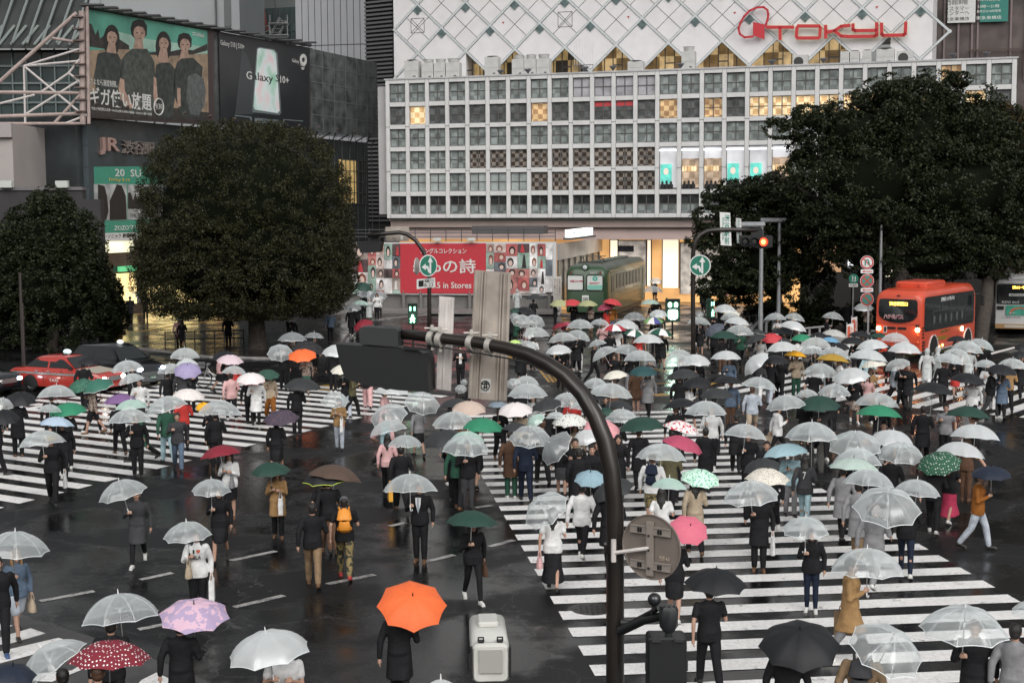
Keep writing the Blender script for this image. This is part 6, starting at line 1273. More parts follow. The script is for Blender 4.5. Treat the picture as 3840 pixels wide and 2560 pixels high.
mb=MB(); sidepoly(mb,[(.7,3.12),(14.4,3.12),(14.4,3.17),(.7,3.17)],1.415,.05); mb.obj('gutter',mat('gutter_warm',(.3,.25,.12),.35,.3),tr_,local=True)
mb=MB()
for z in (.9,1.3,1.6): sidepoly(mb,[(.9,z),(14.4,z),(14.4,z+.025),(.9,z+.025)],1.415,.012)
mb.obj('body_bead',mat('rail_green_light',(.08,.14,.08),.4),tr_,local=True)
mb=MB()
for y in (1.2,2.6): mb.box((0,y,3.68),(1.7,.08,.06)); 
for x in (-.75,.75): mb.box((x,1.9,3.68),(.06,1.8,.06))
for s_ in (-1,1):
    mb.cyl((s_*.7,1.2,3.72),(s_*.55,1.9,4.05),.03,6); mb.cyl((s_*.7,2.6,3.72),(s_*.55,1.9,4.1),.03,6)
for y in (1.6,1.9,2.2): mb.cyl((-.9,y,4.08),(.9,y,4.08),.025,6)
for k in range(6): mb.cyl((-.7+.28*k,1.25,3.78),(-.7+.28*k,2.55,3.95),.018,5)
mb.obj('pantograph',mat('panto_grey',(.07,.075,.07),.5,.3),tr_,local=True)
mb=MB()
for k in range(7): mb.rbox((0,4.4+k*1.45,3.66),(.7,.7,.14),.08)
mb.box((.5,8,3.62),(.03,11,.05)); mb.obj('roof_vents',GRR,tr_,local=True)
mb=MB(); mb.box((0,7.5,.25),(2.3,14,.4)); mb.obj('underframe',BLKM,tr_,local=True)
# --- cars ---
def car(name,label,loc,rz,body,st,wheels,r,extra=None,w2=None,cat='taxi',cab=None):
    """local frame: x across, y rearward (front at y=0)"""
    t=empty(name,loc,rz,label,cat); mb=MB(); V=[]
    for (y,ws,wb_,zb,wr,zr_) in st:
        zs=.22; V.append([(ws*.96,y,zs),(ws,y,zs+.12),(ws*1.0,y,zs+.3*(zb-zs)+.1),(wb_,y,zb-.04),(wb_*.97,y,zb),(wr,y,zr_-.06 if zr_>zb+.1 else zb+.004),(wr*.82,y,zr_),(0,y,zr_+.015)])
    k=len(V[0]); full=[]
    for row in V: full.append([(x,y,z) for x,y,z in row]+[(-x,y,z) for x,y,z in row[-2::-1]])
    m_=len(full[0]); mb.v=[p for r_ in full for p in r_]
    for i in range(len(full)-1):
        for q in range(m_-1): mb.face((i*m_+q,i*m_+q+1,(i+1)*m_+q+1,(i+1)*m_+q))
    mb.face(list(range(m_))); mb.face([(len(full)-1)*m_+q for q in range(m_)][::-1])
    for i in range(len(full)-1): mb.face((i*m_,(i+1)*m_,(i+1)*m_+m_-1,i*m_+m_-1))
    mb.obj('body',body,t,smooth=38,local=True)
    # glass: side panes between pillars, windscreen and rear window
    (i0,i1,i2,i3)=cab  # station index: windscreen base, roof front, roof rear, rear glass base
    A=V[i0];B=V[i1];C_=V[i2];D=V[i3]
    def q3(a,b,t_): return tuple(a[k_]+(b[k_]-a[k_])*t_ for k_ in range(3))
    for s_ in (1,-1):
        f=lambda p,dx=.012:(s_*(p[0]+dx),p[1],p[2])
        side=[f(q3(A[4],B[5],.06),.01),f(q3(B[5],A[4],.12)),f(q3(B[5],C_[5],.03)),f(q3(C_[5],B[5],.03)),f(q3(C_[5],D[4],.12)),f(q3(D[4],C_[5],.06),.01)]
        side=[(x,y,z-.015 if i in(1,2,3,4) else z+.03) for i,(x,y,z) in enumerate(side)]
        m2=MB(); m2.prism(side,(s_,0,.25),.008); g=m2.obj('side_window',GLASS,t,local=True)
        ym=(B[5][1]+C_[5][1])/2; m2=MB(); m2.prism([(s_*(B[5][0]+.025),ym-.04,B[5][2]-.03),(s_*(B[5][0]+.025),ym+.04,B[5][2]-.03),(s_*(A[4][0]+.022),ym+.04,A[4][2]+.02),(s_*(A[4][0]+.022),ym-.04,A[4][2]+.02)],(s_,0,.25),.01); m2.obj('pillar',body,g,local=True)
        m2=MB(); m2.rbox((s_*(A[4][0]+.1),A[4][1]+.15 if not w2 else .5,A[4][2]+.08),(.18,.1,.13),.03); m2.obj('mirror',BLKM if body is not None else body,t,local=True)
    for P0,P1,sg_ in ((A,B,-1),(D,C_,1)):
        a,b=P0[4],P1[6]; y0,z0_,y1,z1_=a[1],a[2],b[1],b[2]
        m2=MB(); n_=Vector((0,sg_*abs(z1_-z0_),abs(y1-y0))).normalized(); wt=min(P1[6][0]*1.08,P1[5][0]); pts=[(-a[0]*.9,y0+(y1-y0)*.08,z0_+(z1_-z0_)*.08+.01),(a[0]*.9,y0+(y1-y0)*.08,z0_+(z1_-z0_)*.08+.01),(wt*.94,y0+(y1-y0)*.92,z0_+(z1_-z0_)*.92+.01),(-wt*.94,y0+(y1-y0)*.92,z0_+(z1_-z0_)*.92+.01)]
        m2.prism([Vector(p)+n_*.012 for p in pts],n_,.012); m2.obj('windscreen' if sg_<0 else 'rear_window',GLASS,t,local=True)
    hwm=max(s_[1] for s_ in st)
    for y in wheels:
        for s_ in (1,-1):
            wheel(t,s_*(hwm-.1),y,r,.2,s_)
            m2=MB(); sidepoly(m2,[(y+(r+.07)*math.cos(a),r+(r+.07)*math.sin(a)) for a in [PI*q/12 for q in range(13)]]+[(y-r-.07,.22),(y+r+.07,.22)],s_*(hwm-.045),.055); m2.obj('wheel_arch',mat('arch_black',(.01,.01,.01),.8),t,local=True)
    return t,V
sedan=[(0,.72,.70,.60,.60,.604),(.06,.80,.78,.70,.7,.704),(.25,.84,.82,.80,.76,.815),(.9,.85,.83,.89,.78,.905),(1.3,.85,.83,.94,.78,.95),(1.95,.85,.83,.96,.66,1.42),(2.3,.85,.83,.96,.67,1.47),(3.1,.85,.83,.97,.67,1.46),(3.3,.85,.83,.97,.66,1.42),(3.85,.85,.83,.97,.74,.985),(4.4,.83,.81,.94,.72,.955),(4.6,.78,.76,.86,.66,.865),(4.66,.72,.70,.7,.6,.704)]
REDC=mat('taxi_red',(.40,.04,.03),.22,coat=.6,spec=.6,var=.04); BLKC=mat('taxi_black',(.008,.009,.012),.15,coat=.6,spec=.6); CREAM=mat('taxi_cream',(.55,.5,.42),.3,coat=.4)
# red taxi: front points right and slightly toward the camera
fw=at(268,880,0); bk=at(40,893,0); g1=atd(265,880,59.2); F0=Vector((g1.x,59.0,0)); B0=Vector((atd(28,880,60.6).x,60.9,0)); dv=(B0-F0).normalized(); c0=F0
rzt=math.atan2(dv.y,dv.x)-PI/2
tx,V=car('taxi','red sedan taxi with checker stripe and cream bonnet at the left','%s'%'' and 0 or tuple(c0),rzt,REDC,sedan,(.85,3.55),.31,cab=(4,5,8,9))
mb=MB(); mb.prism([(x,y,z+.012) for x,y,z in ((-.72,.3,.83),(.72,.3,.83),(.76,1.28,.95),(-.76,1.28,.95))],(0,0,1),.006); mb.obj('bonnet',CREAM,tx,local=True)
for s_ in (1,-1):
    mb=MB(); sidepoly(mb,[(.35,.70),(4.45,.74),(4.45,.82),(.35,.78)],s_*.848,.008); mb.obj('checker_stripe',chk('checker_strip',(.6,.6,.6),(.03,.05,.05),20,.4),tx,local=True)
    mb=MB(); mb.ball((s_*.62,-.0,.62),(.13,.05,.08),12,8); mb.obj('headlight',HEAD,tx,local=True)
    mb=MB(); mb.ball((s_*.7,.02,.45),(.06,.03,.04),10,6); mb.obj('indicator',AMB,tx,local=True)
    mb=MB(); mb.ball((s_*.68,4.62,.75),(.12,.04,.09),10,6); mb.obj('tail_light',mat('tail_dim',(.5,.05,.03),.3,emit=.8),tx,local=True)
    mb=MB(); sidepoly(mb,[(1.95,.60),(1.97,.60),(1.97,.95),(1.95,.95)],s_*.851,.004); sidepoly(mb,[(2.85,.35),(2.87,.35),(2.87,.95),(2.85,.95)],s_*.851,.004); mb.obj('door_gap',BLKM,tx,local=True)
    mb=MB(); mb.box((s_*.865,2.6,.87),(.03,.16,.03)); mb.box((s_*.865,3.2,.87),(.03,.14,.03)); mb.obj('door_handle',RIM,tx,local=True)
mb=MB(); mb.ball((0,2.3,1.6),(.12,.2,.11),14,10); mb.obj('roof_lamp',mat('taxi_lamp',(.6,.8,.8),.3,emit=.4),tx,local=True); mb=MB(); mb.box((0,2.3,1.5),(.5,.12,.05)); mb.obj('lamp_base',BLKM,tx,local=True)
mb=MB(); frontpoly(mb,rrect(-.42,.42,.5,.68,.03),-.02,.03); mb.obj('radiator_grille',RIM,tx,local=True); mb=MB(); frontpoly(mb,rrect(-.85,.85,.28,.42,.05),-.06,.08); mb.obj('bumper',REDC,tx,local=True)
stext(tx,'TAXI',2.35,.5,-.875,.45,.12,SGW) if 0 else None
mb=MB(); text_into(mb,'TAXI',Matrix.Translation((-.858,2.35,.5))@Matrix.Rotation(-PI/2,4,'Z')@Matrix.Rotation(PI/2,4,'X'),.45,.12,.006); mb.obj('lettering',SGW,tx,local=True)
mb=MB(); text_into(mb,'TAXI',Matrix.Translation((.858,2.35,.5))@Matrix.Rotation(PI/2,4,'Z')@Matrix.Rotation(PI/2,4,'X'),.45,.12,.006); mb.obj('lettering',SGW,tx,local=True)
# black tall taxi behind, front to the right and camera
tall=[(0,.74,.72,.62,.62,.624),(.06,.82,.8,.78,.7,.784),(.3,.85,.84,.93,.76,.945),(.95,.86,.85,1.06,.78,1.075),(1.1,.86,.85,1.07,.78,1.09),(1.75,.86,.85,1.08,.68,1.66),(2.2,.86,.85,1.08,.69,1.74),(3.6,.86,.85,1.08,.69,1.72),(3.85,.86,.85,1.08,.68,1.66),(4.25,.85,.84,1.08,.74,1.1),(4.38,.82,.8,1.0,.7,1.004),(4.42,.76,.74,.7,.62,.704)]
F0=Vector((atd(348,860,60.5).x,60.6,0)); dv=Vector((-.82,.57,0)).normalized(); bt,V=car('taxi','black tall taxi behind the red taxi with its roof lamp and front lights on',tuple(F0),math.atan2(dv.y,dv.x)-PI/2,BLKC,tall,(.8,3.5),.32,cab=(4,5,8,9))
for s_ in (1,-1): mb=MB(); mb.ball((s_*.62,-.0,.80),(.15,.05,.07),12,8); mb.obj('headlight',HEADC,bt,local=True)
mb=MB(); mb.ball((0,1.95,1.82),(.13,.16,.1),14,10); mb.obj('roof_lamp',mat('taxi_lamp2',(.8,.85,.85),.3,emit=.5),bt,local=True)
mb=MB()
for k in range(7): frontpoly(mb,rrect(-.6,.6,.3+k*.055,.33+k*.055,.01),-.03,.02)
mb.obj('radiator_grille',RIM,bt,local=True); mb=MB(); frontpoly(mb,rrect(-.17,.17,.36,.52,.02),-.055,.01); mb.obj('number_plate',mat('plate_green',(.03,.1,.06),.4),bt,local=True); ftext(bt,'13-62',0,.43,-.07,.28,.08,SGW)
mb=MB(); mb.box((-.35,1.35,1.25),(.14,.02,.08)); mb.obj('dash_lamp',mat('dash_red',(1,.2,.15),.3,emit=6),bt,local=True)
# third car: only its front shows at the left edge
F0=Vector((atd(22,880,58.5).x,58.4,0)); dv=Vector((-.9,.42,0)).normalized(); nt_,V=car('car','dark car entering at the left edge, its lights on beside the red taxi',tuple(F0),math.atan2(dv.y,dv.x)-PI/2,BLKC,sedan,(.85,3.55),.31,cab=(4,5,8,9),cat='car')
for s_ in (1,-1): mb=MB(); mb.ball((s_*.62,-.0,.62),(.14,.05,.08),12,8); mb.obj('headlight',HEADC if s_>0 else HEAD,nt_,local=True)
mb=MB(); frontpoly(mb,rrect(-.42,.42,.48,.66,.03),-.02,.03); mb.obj('radiator_grille',RIM,nt_,local=True)
# --- bicycle ---
bc_=at(*l1(1400,1000),0); by=empty('bicycle',tuple(bc_),R(8),'city bicycle held among the umbrellas beside the black taxi','bicycle')
for x,nm in ((-.1,'w1'),(.95,'w2')):
    mb=MB(); P=[(x+.33*math.cos(t),0,.34+.33*math.sin(t)) for t in [2*PI*k/28 for k in range(29)]]; mb.tube(P,.018,6,cap=False); w_=mb.obj('wheel',TYRE,by,local=True)
    mb=MB(); P=[(x+.305*math.cos(t),0,.34+.305*math.sin(t)) for t in [2*PI*k/28 for k in range(29)]]; mb.tube(P,.009,5,cap=False)
    for k in range(12): a=2*PI*k/12; mb.cyl((x,0,.34),(x+.3*math.cos(a),0,.34+.3*math.sin(a)),.003,4)
    mb.obj('rim',RIM,w_,local=True)
mb=MB()
for a,b in (((-.1,.34),(.06,.9)),((.06,.82),(.42,.32)),((.42,.32),(.6,.82)),((.42,.32),(.95,.34)),((.95,.34),(.58,.7)),((.04,.7),(.6,.4))): mb.cyl((a[0],0,a[1]),(b[0],0,b[1]),.018,8)
mb.obj('frame',mat('bike_silver',(.4,.4,.4),.3,.6),by,local=True)
mb=MB(); mb.tube([(.18,-.28,.98),(.06,-.2,1.02),(.05,0,1.0),(.06,.2,1.02),(.18,.28,.98)],.014,6); mb.cyl((.06,0,.85),(.05,0,1.02),.016,6); mb.obj('handlebar',RIM,by,local=True)
mb=MB(); mb.tube([(.45,0,.9),(.6,0,.92),(.74,0,.93)],[(.04,.03),(.06,.04),(.1,.04)],8); mb.cyl((.58,0,.8),(.6,0,.9),.014,6); mb.obj('saddle',BLKM,by,local=True)
mb=MB(); mb.box((-.2,0,.86),(.3,.34,.02)); 
for q in range(6): mb.box((-.35+.06*q,-.17,.96),(.01,.01,.2)); mb.box((-.35+.06*q,.17,.96),(.01,.01,.2))
mb.box((-.2,-.17,1.06),(.32,.012,.015)); mb.box((-.2,.17,1.06),(.32,.012,.015)); mb.obj('basket',RIM,by,local=True)
# ================= PEOPLE =================
SK1=(.42,.25,.18)
def cloth(name,col,rough=.8,var=.22,bs=8.5): return mat('cloth_'+name,col,rough,var=var,vs_=6,bump=1.0,bs=bs,spec=.2)
def patt(name,base,spot,kind,scale=6,thr=.35):
    key='cloth_'+name
    if key in MATS: return MATS[key]
    m=mat(key,base,.8); n,l,b=N(m); tc=n.new('ShaderNodeTexCoord')
    mx=n.new('ShaderNodeMixRGB'); mx.inputs[1].default_value=(*base,1); mx.inputs[2].default_value=(*spot,1)
    if kind=='dots':
        v=n.new('ShaderNodeTexVoronoi'); v.inputs['Scale'].default_value=scale; v.inputs['Randomness'].default_value=.35
        r=n.new('ShaderNodeMath'); r.operation='LESS_THAN'; r.inputs[1].default_value=thr
        l.new(tc.outputs['Object'],v.inputs['Vector']); l.new(v.outputs['Distance'],r.inputs[0])
    elif kind=='noise':
        v=n.new('ShaderNodeTexNoise'); v.inputs['Scale'].default_value=scale; v.inputs['Detail'].default_value=3
        r=n.new('ShaderNodeMath'); r.operation='GREATER_THAN'; r.inputs[1].default_value=thr
        l.new(tc.outputs['Object'],v.inputs['Vector']); l.new(v.outputs['Fac'],r.inputs[0])
    elif kind in('bandz','bandx'):
        v=n.new('ShaderNodeTexWave'); v.inputs['Scale'].default_value=scale; v.bands_direction='Z' if kind=='bandz' else 'X'
        r=n.new('ShaderNodeMath'); r.operation='GREATER_THAN'; r.inputs[1].default_value=thr
        l.new(tc.outputs['Object'],v.inputs['Vector']); l.new(v.outputs['Fac'],r.inputs[0])
    elif kind=='plaid':
        v=n.new('ShaderNodeTexWave'); v.inputs['Scale'].default_value=scale; v.bands_direction='X'
        v2=n.new('ShaderNodeTexWave'); v2.inputs['Scale'].default_value=scale; v2.bands_direction='Y'
        for q in (v,v2): l.new(tc.outputs['Object'],q.inputs['Vector'])
        a=n.new('ShaderNodeMath'); a.operation='MAXIMUM'; l.new(v.outputs['Fac'],a.inputs[0]); l.new(v2.outputs['Fac'],a.inputs[1])
        r=n.new('ShaderNodeMath'); r.operation='GREATER_THAN'; r.inputs[1].default_value=thr; l.new(a.outputs[0],r.inputs[0])
    l.new(r.outputs[0],mx.inputs[0]); l.new(mx.outputs[0],b.inputs['Base Color'])
    return m
CC={'k':('black',(.012,.012,.014)),'n':('navy',(.012,.018,.035)),'g':('grey',(.22,.22,.23)),'dg':('dark grey',(.045,.046,.05)),'w':('white',(.68,.68,.68)),
'b':('brown',(.10,.055,.035)),'be':('beige',(.42,.34,.25)),'r':('red',(.45,.04,.035)),'gn':('green',(.03,.09,.06)),'pk':('pink',(.62,.38,.38)),
'dn':('denim blue',(.10,.14,.20)),'ld':('pale denim',(.42,.46,.52)),'kh':('khaki',(.22,.15,.09)),'tan':('tan',(.33,.20,.09)),'ol':('olive',(.10,.09,.05)),'rs':('raspberry red',(.40,.04,.09)),
'or':('rust orange',(.26,.095,.02)),'rc':('clear raincoat',(.5,.52,.52)),'mul':('patterned',(.3,.25,.2)),'camo':('camouflage',(.1,.09,.04)),'str':('striped',(.3,.3,.3)),'tq':('pale blue',(.35,.5,.55))}
def cm(k):
    if k=='mul': return patt('floral',(.30,.24,.2),(.09,.06,.05),'noise',14,.52)
    if k=='camo': return patt('camouflage',(.22,.17,.07),(.03,.03,.02),'noise',11,.5)
    if k=='str': return patt('stripes',(.6,.6,.6),(.03,.03,.03),'bandz',9,.5)
    if k=='rc':
        if 'raincoat_film' in MATS: return MATS['raincoat_film']
        return mat('raincoat_film',(.55,.58,.58),.25,var=.2,vs_=6,bump=.8,bs=20,alpha=.8)
    nm,c=CC[k]; return cloth(nm.replace(' ','_'),c)
SKIN=mat('skin',SK1,.55,var=.08,vs_=9); LIP=mat('lips',(.32,.09,.08),.5); EYE=mat('eyes',(.02,.015,.012),.3)
HAIRM={'k':mat('hair_black',(.012,.010,.009),.45,var=.3,vs_=40,bump=.5,bs=80),'b':mat('hair_brown',(.07,.035,.02),.5,var=.3,vs_=40,bump=.5,bs=80),
 'bl':mat('hair_blond',(.28,.17,.08),.5,var=.3,vs_=40),'gy':mat('hair_grey',(.16,.15,.15),.6,var=.3,vs_=40)}
SHOE={'k':mat('shoe_black',(.015,.014,.013),.35),'w':mat('shoe_white',(.62,.62,.6),.6),'r':mat('shoe_red',(.4,.04,.04),.5),'b':mat('shoe_brown',(.12,.06,.03),.4),'n':mat('shoe_blue',(.05,.09,.2),.5)}
# pose: leg angles (thigh,knee) for left/right, arm targets
POSES={
 'stand':dict(L=(2,-2),Rr=(-3,-3),armR='hold',armL='down'),
 'walk':dict(L=(22,-12),Rr=(-16,-20),armR='hold',armL='back'),
 'walk2':dict(L=(-18,-28),Rr=(24,-8),armR='hold',armL='down'),
 'stride':dict(L=(32,-14),Rr=(-24,-34),armR='hold',armL='back'),
 'phone':dict(L=(3,-3),Rr=(-6,-8),armR='hold',armL='phone'),
 'down':dict(L=(14,-8),Rr=(-12,-16),armR='down',armL='down'),
 'reach':dict(L=(4,-4),Rr=(-4,-4),armR='hold',armL='fold'),
}
HL=.925 # hip height
def joints(pose,fem):
    P=POSES[pose]; J={}
    hw=.085 if not fem else .08; sw=.192 if not fem else .165
    for side,(th,kn),sx in (('L',P['L'],1),('R',P['Rr'],-1)):
        h=Vector((sx*hw,0,0)); t=R(th); k=R(th+kn)
        kn_=h+Vector((sx*.005,-math.sin(t)*.43,-math.cos(t)*.43)); an=kn_+Vector((0,-math.sin(k)*.42,-math.cos(k)*.42))
        J['hip'+side]=h; J['knee'+side]=kn_; J['ank'+side]=an; J['foot'+side]=k
    lo=min(J['ankL'].z,J['ankR'].z); base=-lo+.075
    for q in list(J):
        if isinstance(J[q],Vector): J[q]=J[q]+Vector((0,0,base))
    z=base
    J['pel']=Vector((0,0,z+.04)); J['waist']=Vector((0,-.005,z+.17)); J['chest']=Vector((0,-.015,z+.36)); J['neck']=Vector((0,.0,z+.52)); J['head']=Vector((0,-.015,z+.665))
    for side,mode,sx in (('L',P['armL'],1),('R',P['armR'],-1)):
        s=Vector((sx*sw,.0,z+.465))
        if mode=='down': e=s+Vector((sx*.085,.03,-.26)); w=e+Vector((sx*.005,-.05,-.24))
        elif mode=='back': e=s+Vector((sx*.085,.10,-.25)); w=e+Vector((sx*.01,.03,-.245))
        elif mode=='hold': e=s+Vector((sx*.08,-.02,-.26)); w=e+Vector((-sx*.1,-.19,.10))
        elif mode=='phone': e=s+Vector((sx*.04,-.04,-.27)); w=e+Vector((-sx*.12,-.19,.09))
        elif mode=='fold': e=s+Vector((sx*.07,.0,-.26)); w=e+Vector((-sx*.12,-.21,-.01))
        J['sh'+side]=s; J['el'+side]=e; J['wr'+side]=w
    J['hold']=J['wrR']+(J['wrR']-J['elR']).normalized()*.07
    return J
def remesh(mb,name,vox,smooth=2):
    me=mb.mesh('tmp',[SKIN]); fixn(me); o=bpy.data.objects.new('tmp',me); COL.objects.link(o)
    md=o.modifiers.new('r','REMESH'); md.mode='VOXEL'; md.voxel_size=vox
    if smooth: s_=o.modifiers.new('s','SMOOTH'); s_.factor=.5; s_.iterations=smooth
    dg=bpy.context.evaluated_depsgraph_get(); out=bpy.data.meshes.new_from_object(o.evaluated_get(dg)); out.name=name
    bpy.data.objects.remove(o); bpy.data.meshes.remove(me)
    out.polygons.foreach_set('use_smooth',[True]*len(out.polygons)); return out
def limb(mb,pts,rad,n=10):
    # densify and round the ends
    P=[Vector(p) for p in pts]; Rr=[r if hasattr(r,'__len__') else (r,r) for r in rad]
    mb.tube(P,Rr,n)
    for p,r in ((P[0],Rr[0]),(P[-1],Rr[-1])): mb.ball(p,(sum(r)/2*.98,)*3,8,6)
    for p,r in zip(P[1:-1],Rr[1:-1]): mb.ball(p,((r[0]+r[1])/2*.98,)*3,8,6)
def ell(mb,secs,n=20):
    # stacked elliptical sections: (x,y,z,rx,ry)
    vs=[];fs=[];k=len(secs)
    for x,y,z,rx,ry in secs:
        for j in range(n):
            t=2*PI*j/n; vs.append((x+rx*math.copysign(abs(math.cos(t))**.85,math.cos(t)),y+ry*math.copysign(abs(math.sin(t))**.85,math.sin(t)),z))
    for i in range(k-1):
        for j in range(n):
            q=(j+1)%n; fs.append((i*n+j,i*n+q,(i+1)*n+q,(i+1)*n+j))
    fs.append(tuple(range(n))[::-1]); fs.append(tuple(range((k-1)*n,k*n))); mb.add(vs,fs)
def torso(mb,J,f,d=0.,bottom=-.04):
    z=J['pel'].z-.04
    hips=(.165 if f else .155)+d; wa=(.115 if f else .135)+d; ch=(.145 if f else .17)+d; sh=(.15 if f else .175)+d
    ell(mb,[(0,.0,z+bottom,hips*.86,.105+d),(0,.0,z+.04,hips,.115+d),(0,-.003,z+.12,(hips+wa)/2,.1+d),(0,-.006,z+.2,wa,.085+d),(0,-.015,z+.3,ch*.95,.1+d),(0,-.018,z+.38,ch,.11+d),(0,-.008,z+.45,sh,.095+d),(0,.003,z+.49,sh*.72,.075+d),(0,.005,z+.515,.07+d*.5,.06+d*.5)])
CACHE={}
def body_mesh(pose,f):
    key=('body',pose,f)
    if key in CACHE: return CACHE[key]
    J=joints(pose,f); mb=MB(); torso(mb,J,f)
    h=J['head']
    limb(mb,[J['neck']-Vector((0,0,.06)),h-Vector((0,-.01,.05))],[.055,.05])
    # head: cranium, jaw, chin, nose, ears, brow and eye sockets
    mb.ball(h+Vector((0,.012,.025)),(.077,.094,.095),16,12)
    mb.ball(h+Vector((0,-.028,-.035)),(.058,.062,.078),14,10)
    mb.ball(h+Vector((0,-.062,-.092)),(.024,.022,.02),8,6)
    mb.ball(h+Vector((0,-.094,-.022)),(.014,.018,.014),8,6); mb.tube([h+Vector((0,-.078,.018)),h+Vector((0,-.1,-.02))],[.008,.013],6)
    for s in (1,-1):
        mb.ball(h+Vector((s*.078,.012,-.012)),(.012,.02,.032),8,6)
        mb.ball(h+Vector((s*.036,-.055,-.03)),(.026,.03,.026),8,6)
    for s,sx in (('L',1),('R',-1)):
        limb(mb,[J['hip'+s]+Vector((0,0,-.02)),J['hip'+s].lerp(J['knee'+s],.5),J['knee'+s],J['knee'+s].lerp(J['ank'+s],.35)+Vector((0,.012,0)),J['ank'+s]],[.082,.068,.05,.05,.033])
        a=J['ank'+s]; t=J['foot'+s]*.5; fd=Vector((sx*.12,-math.cos(t),-max(0,math.sin(-t))*.9)).normalized()
        limb(mb,[a+Vector((0,.02,-.03)),a+fd*.09+Vector((0,0,-.045)),a+fd*.16+Vector((0,0,-.052))],[.034,.032,.022])
        limb(mb,[J['sh'+s],J['sh'+s].lerp(J['el'+s],.5),J['el'+s],J['el'+s].lerp(J['wr'+s],.35),J['wr'+s]],[.048,.042,.034,.034,.022])
        # hand: palm, four fingers of different length curled, thumb from the side
        w=J['wr'+s]; d=(w-J['el'+s]).normalized(); grip=(POSES[pose]['arm'+s] in('hold','phone'))
        side=Vector((0,0,1)).cross(d); side=side.normalized() if side.length>.2 else Vector((0,1,0)); up=d.cross(side).normalized()
        if abs(d.z)>.8: side,up=Vector((0,-1,0)),Vector((-sx,0,0))
        else: side,up=up,Vector((-sx,0,0)) - d*(-sx*d.x)
        up=up.normalized()
        mb.tube([w,w+d*.045,w+d*.085],[(.022,.018),(.018,.036),(.016,.036)] if abs(side.z)>.5 else [.022,(.03,.018),(.034,.016)],10)
        mb.ball(w+d*.05,(.028,)*3,8,6)
        for i,(off,ln) in enumerate(((.030,.068),(.010,.076),(-.010,.070),(-.029,.054))):
            p=w+d*.08+side*off; q=p+d*ln*.45+up*(.022 if grip else .006); r=q+(up*ln*.5 if grip else d*ln*.42+up*.018)
            mb.tube([p-d*.01,q,r],[.0095,.009,.0075],6); mb.ball(r,(.0078,)*3,6,4); mb.ball(q,(.009,)*3,6,4)
            if grip: r2=r-d*.028; mb.tube([r,r2],[.0078,.007],6)
        p=w+d*.03+side*.026; q=p+side*.026+d*.025+up*.012; r=q+d*.022+up*.022-side*.004
        mb.tube([p,q,r],[.0125,.011,.009],6); mb.ball(q,(.011,)*3,6,4); mb.ball(r,(.0092,)*3,6,4)
    me=remesh(mb,'body',.0105,1); me.materials.clear()
    for m_ in (SKIN,EYE,LIP): me.materials.append(m_)
    n=len(me.polygons); c=np.empty(n*3); me.polygons.foreach_get('center',c); c=c.reshape(-1,3); mi=np.zeros(n,int)
    H=np.array(h)
    for s in (1,-1):
        e=H+np.array((s*.031,-.083,.004)); q=(c-e)/np.array((.017,.03,.0085)); mi[(q**2).sum(1)<1]=1
        e=H+np.array((s*.033,-.083,.026)); q=(c-e)/np.array((.022,.03,.006)); mi[(q**2).sum(1)<1]=1
    q=(c-(H+np.array((0,-.088,-.057))))/np.array((.024,.03,.008)); mi[(q**2).sum(1)<1]=2
    me.polygons.foreach_set('material_index',mi); CACHE[key]=me; return me
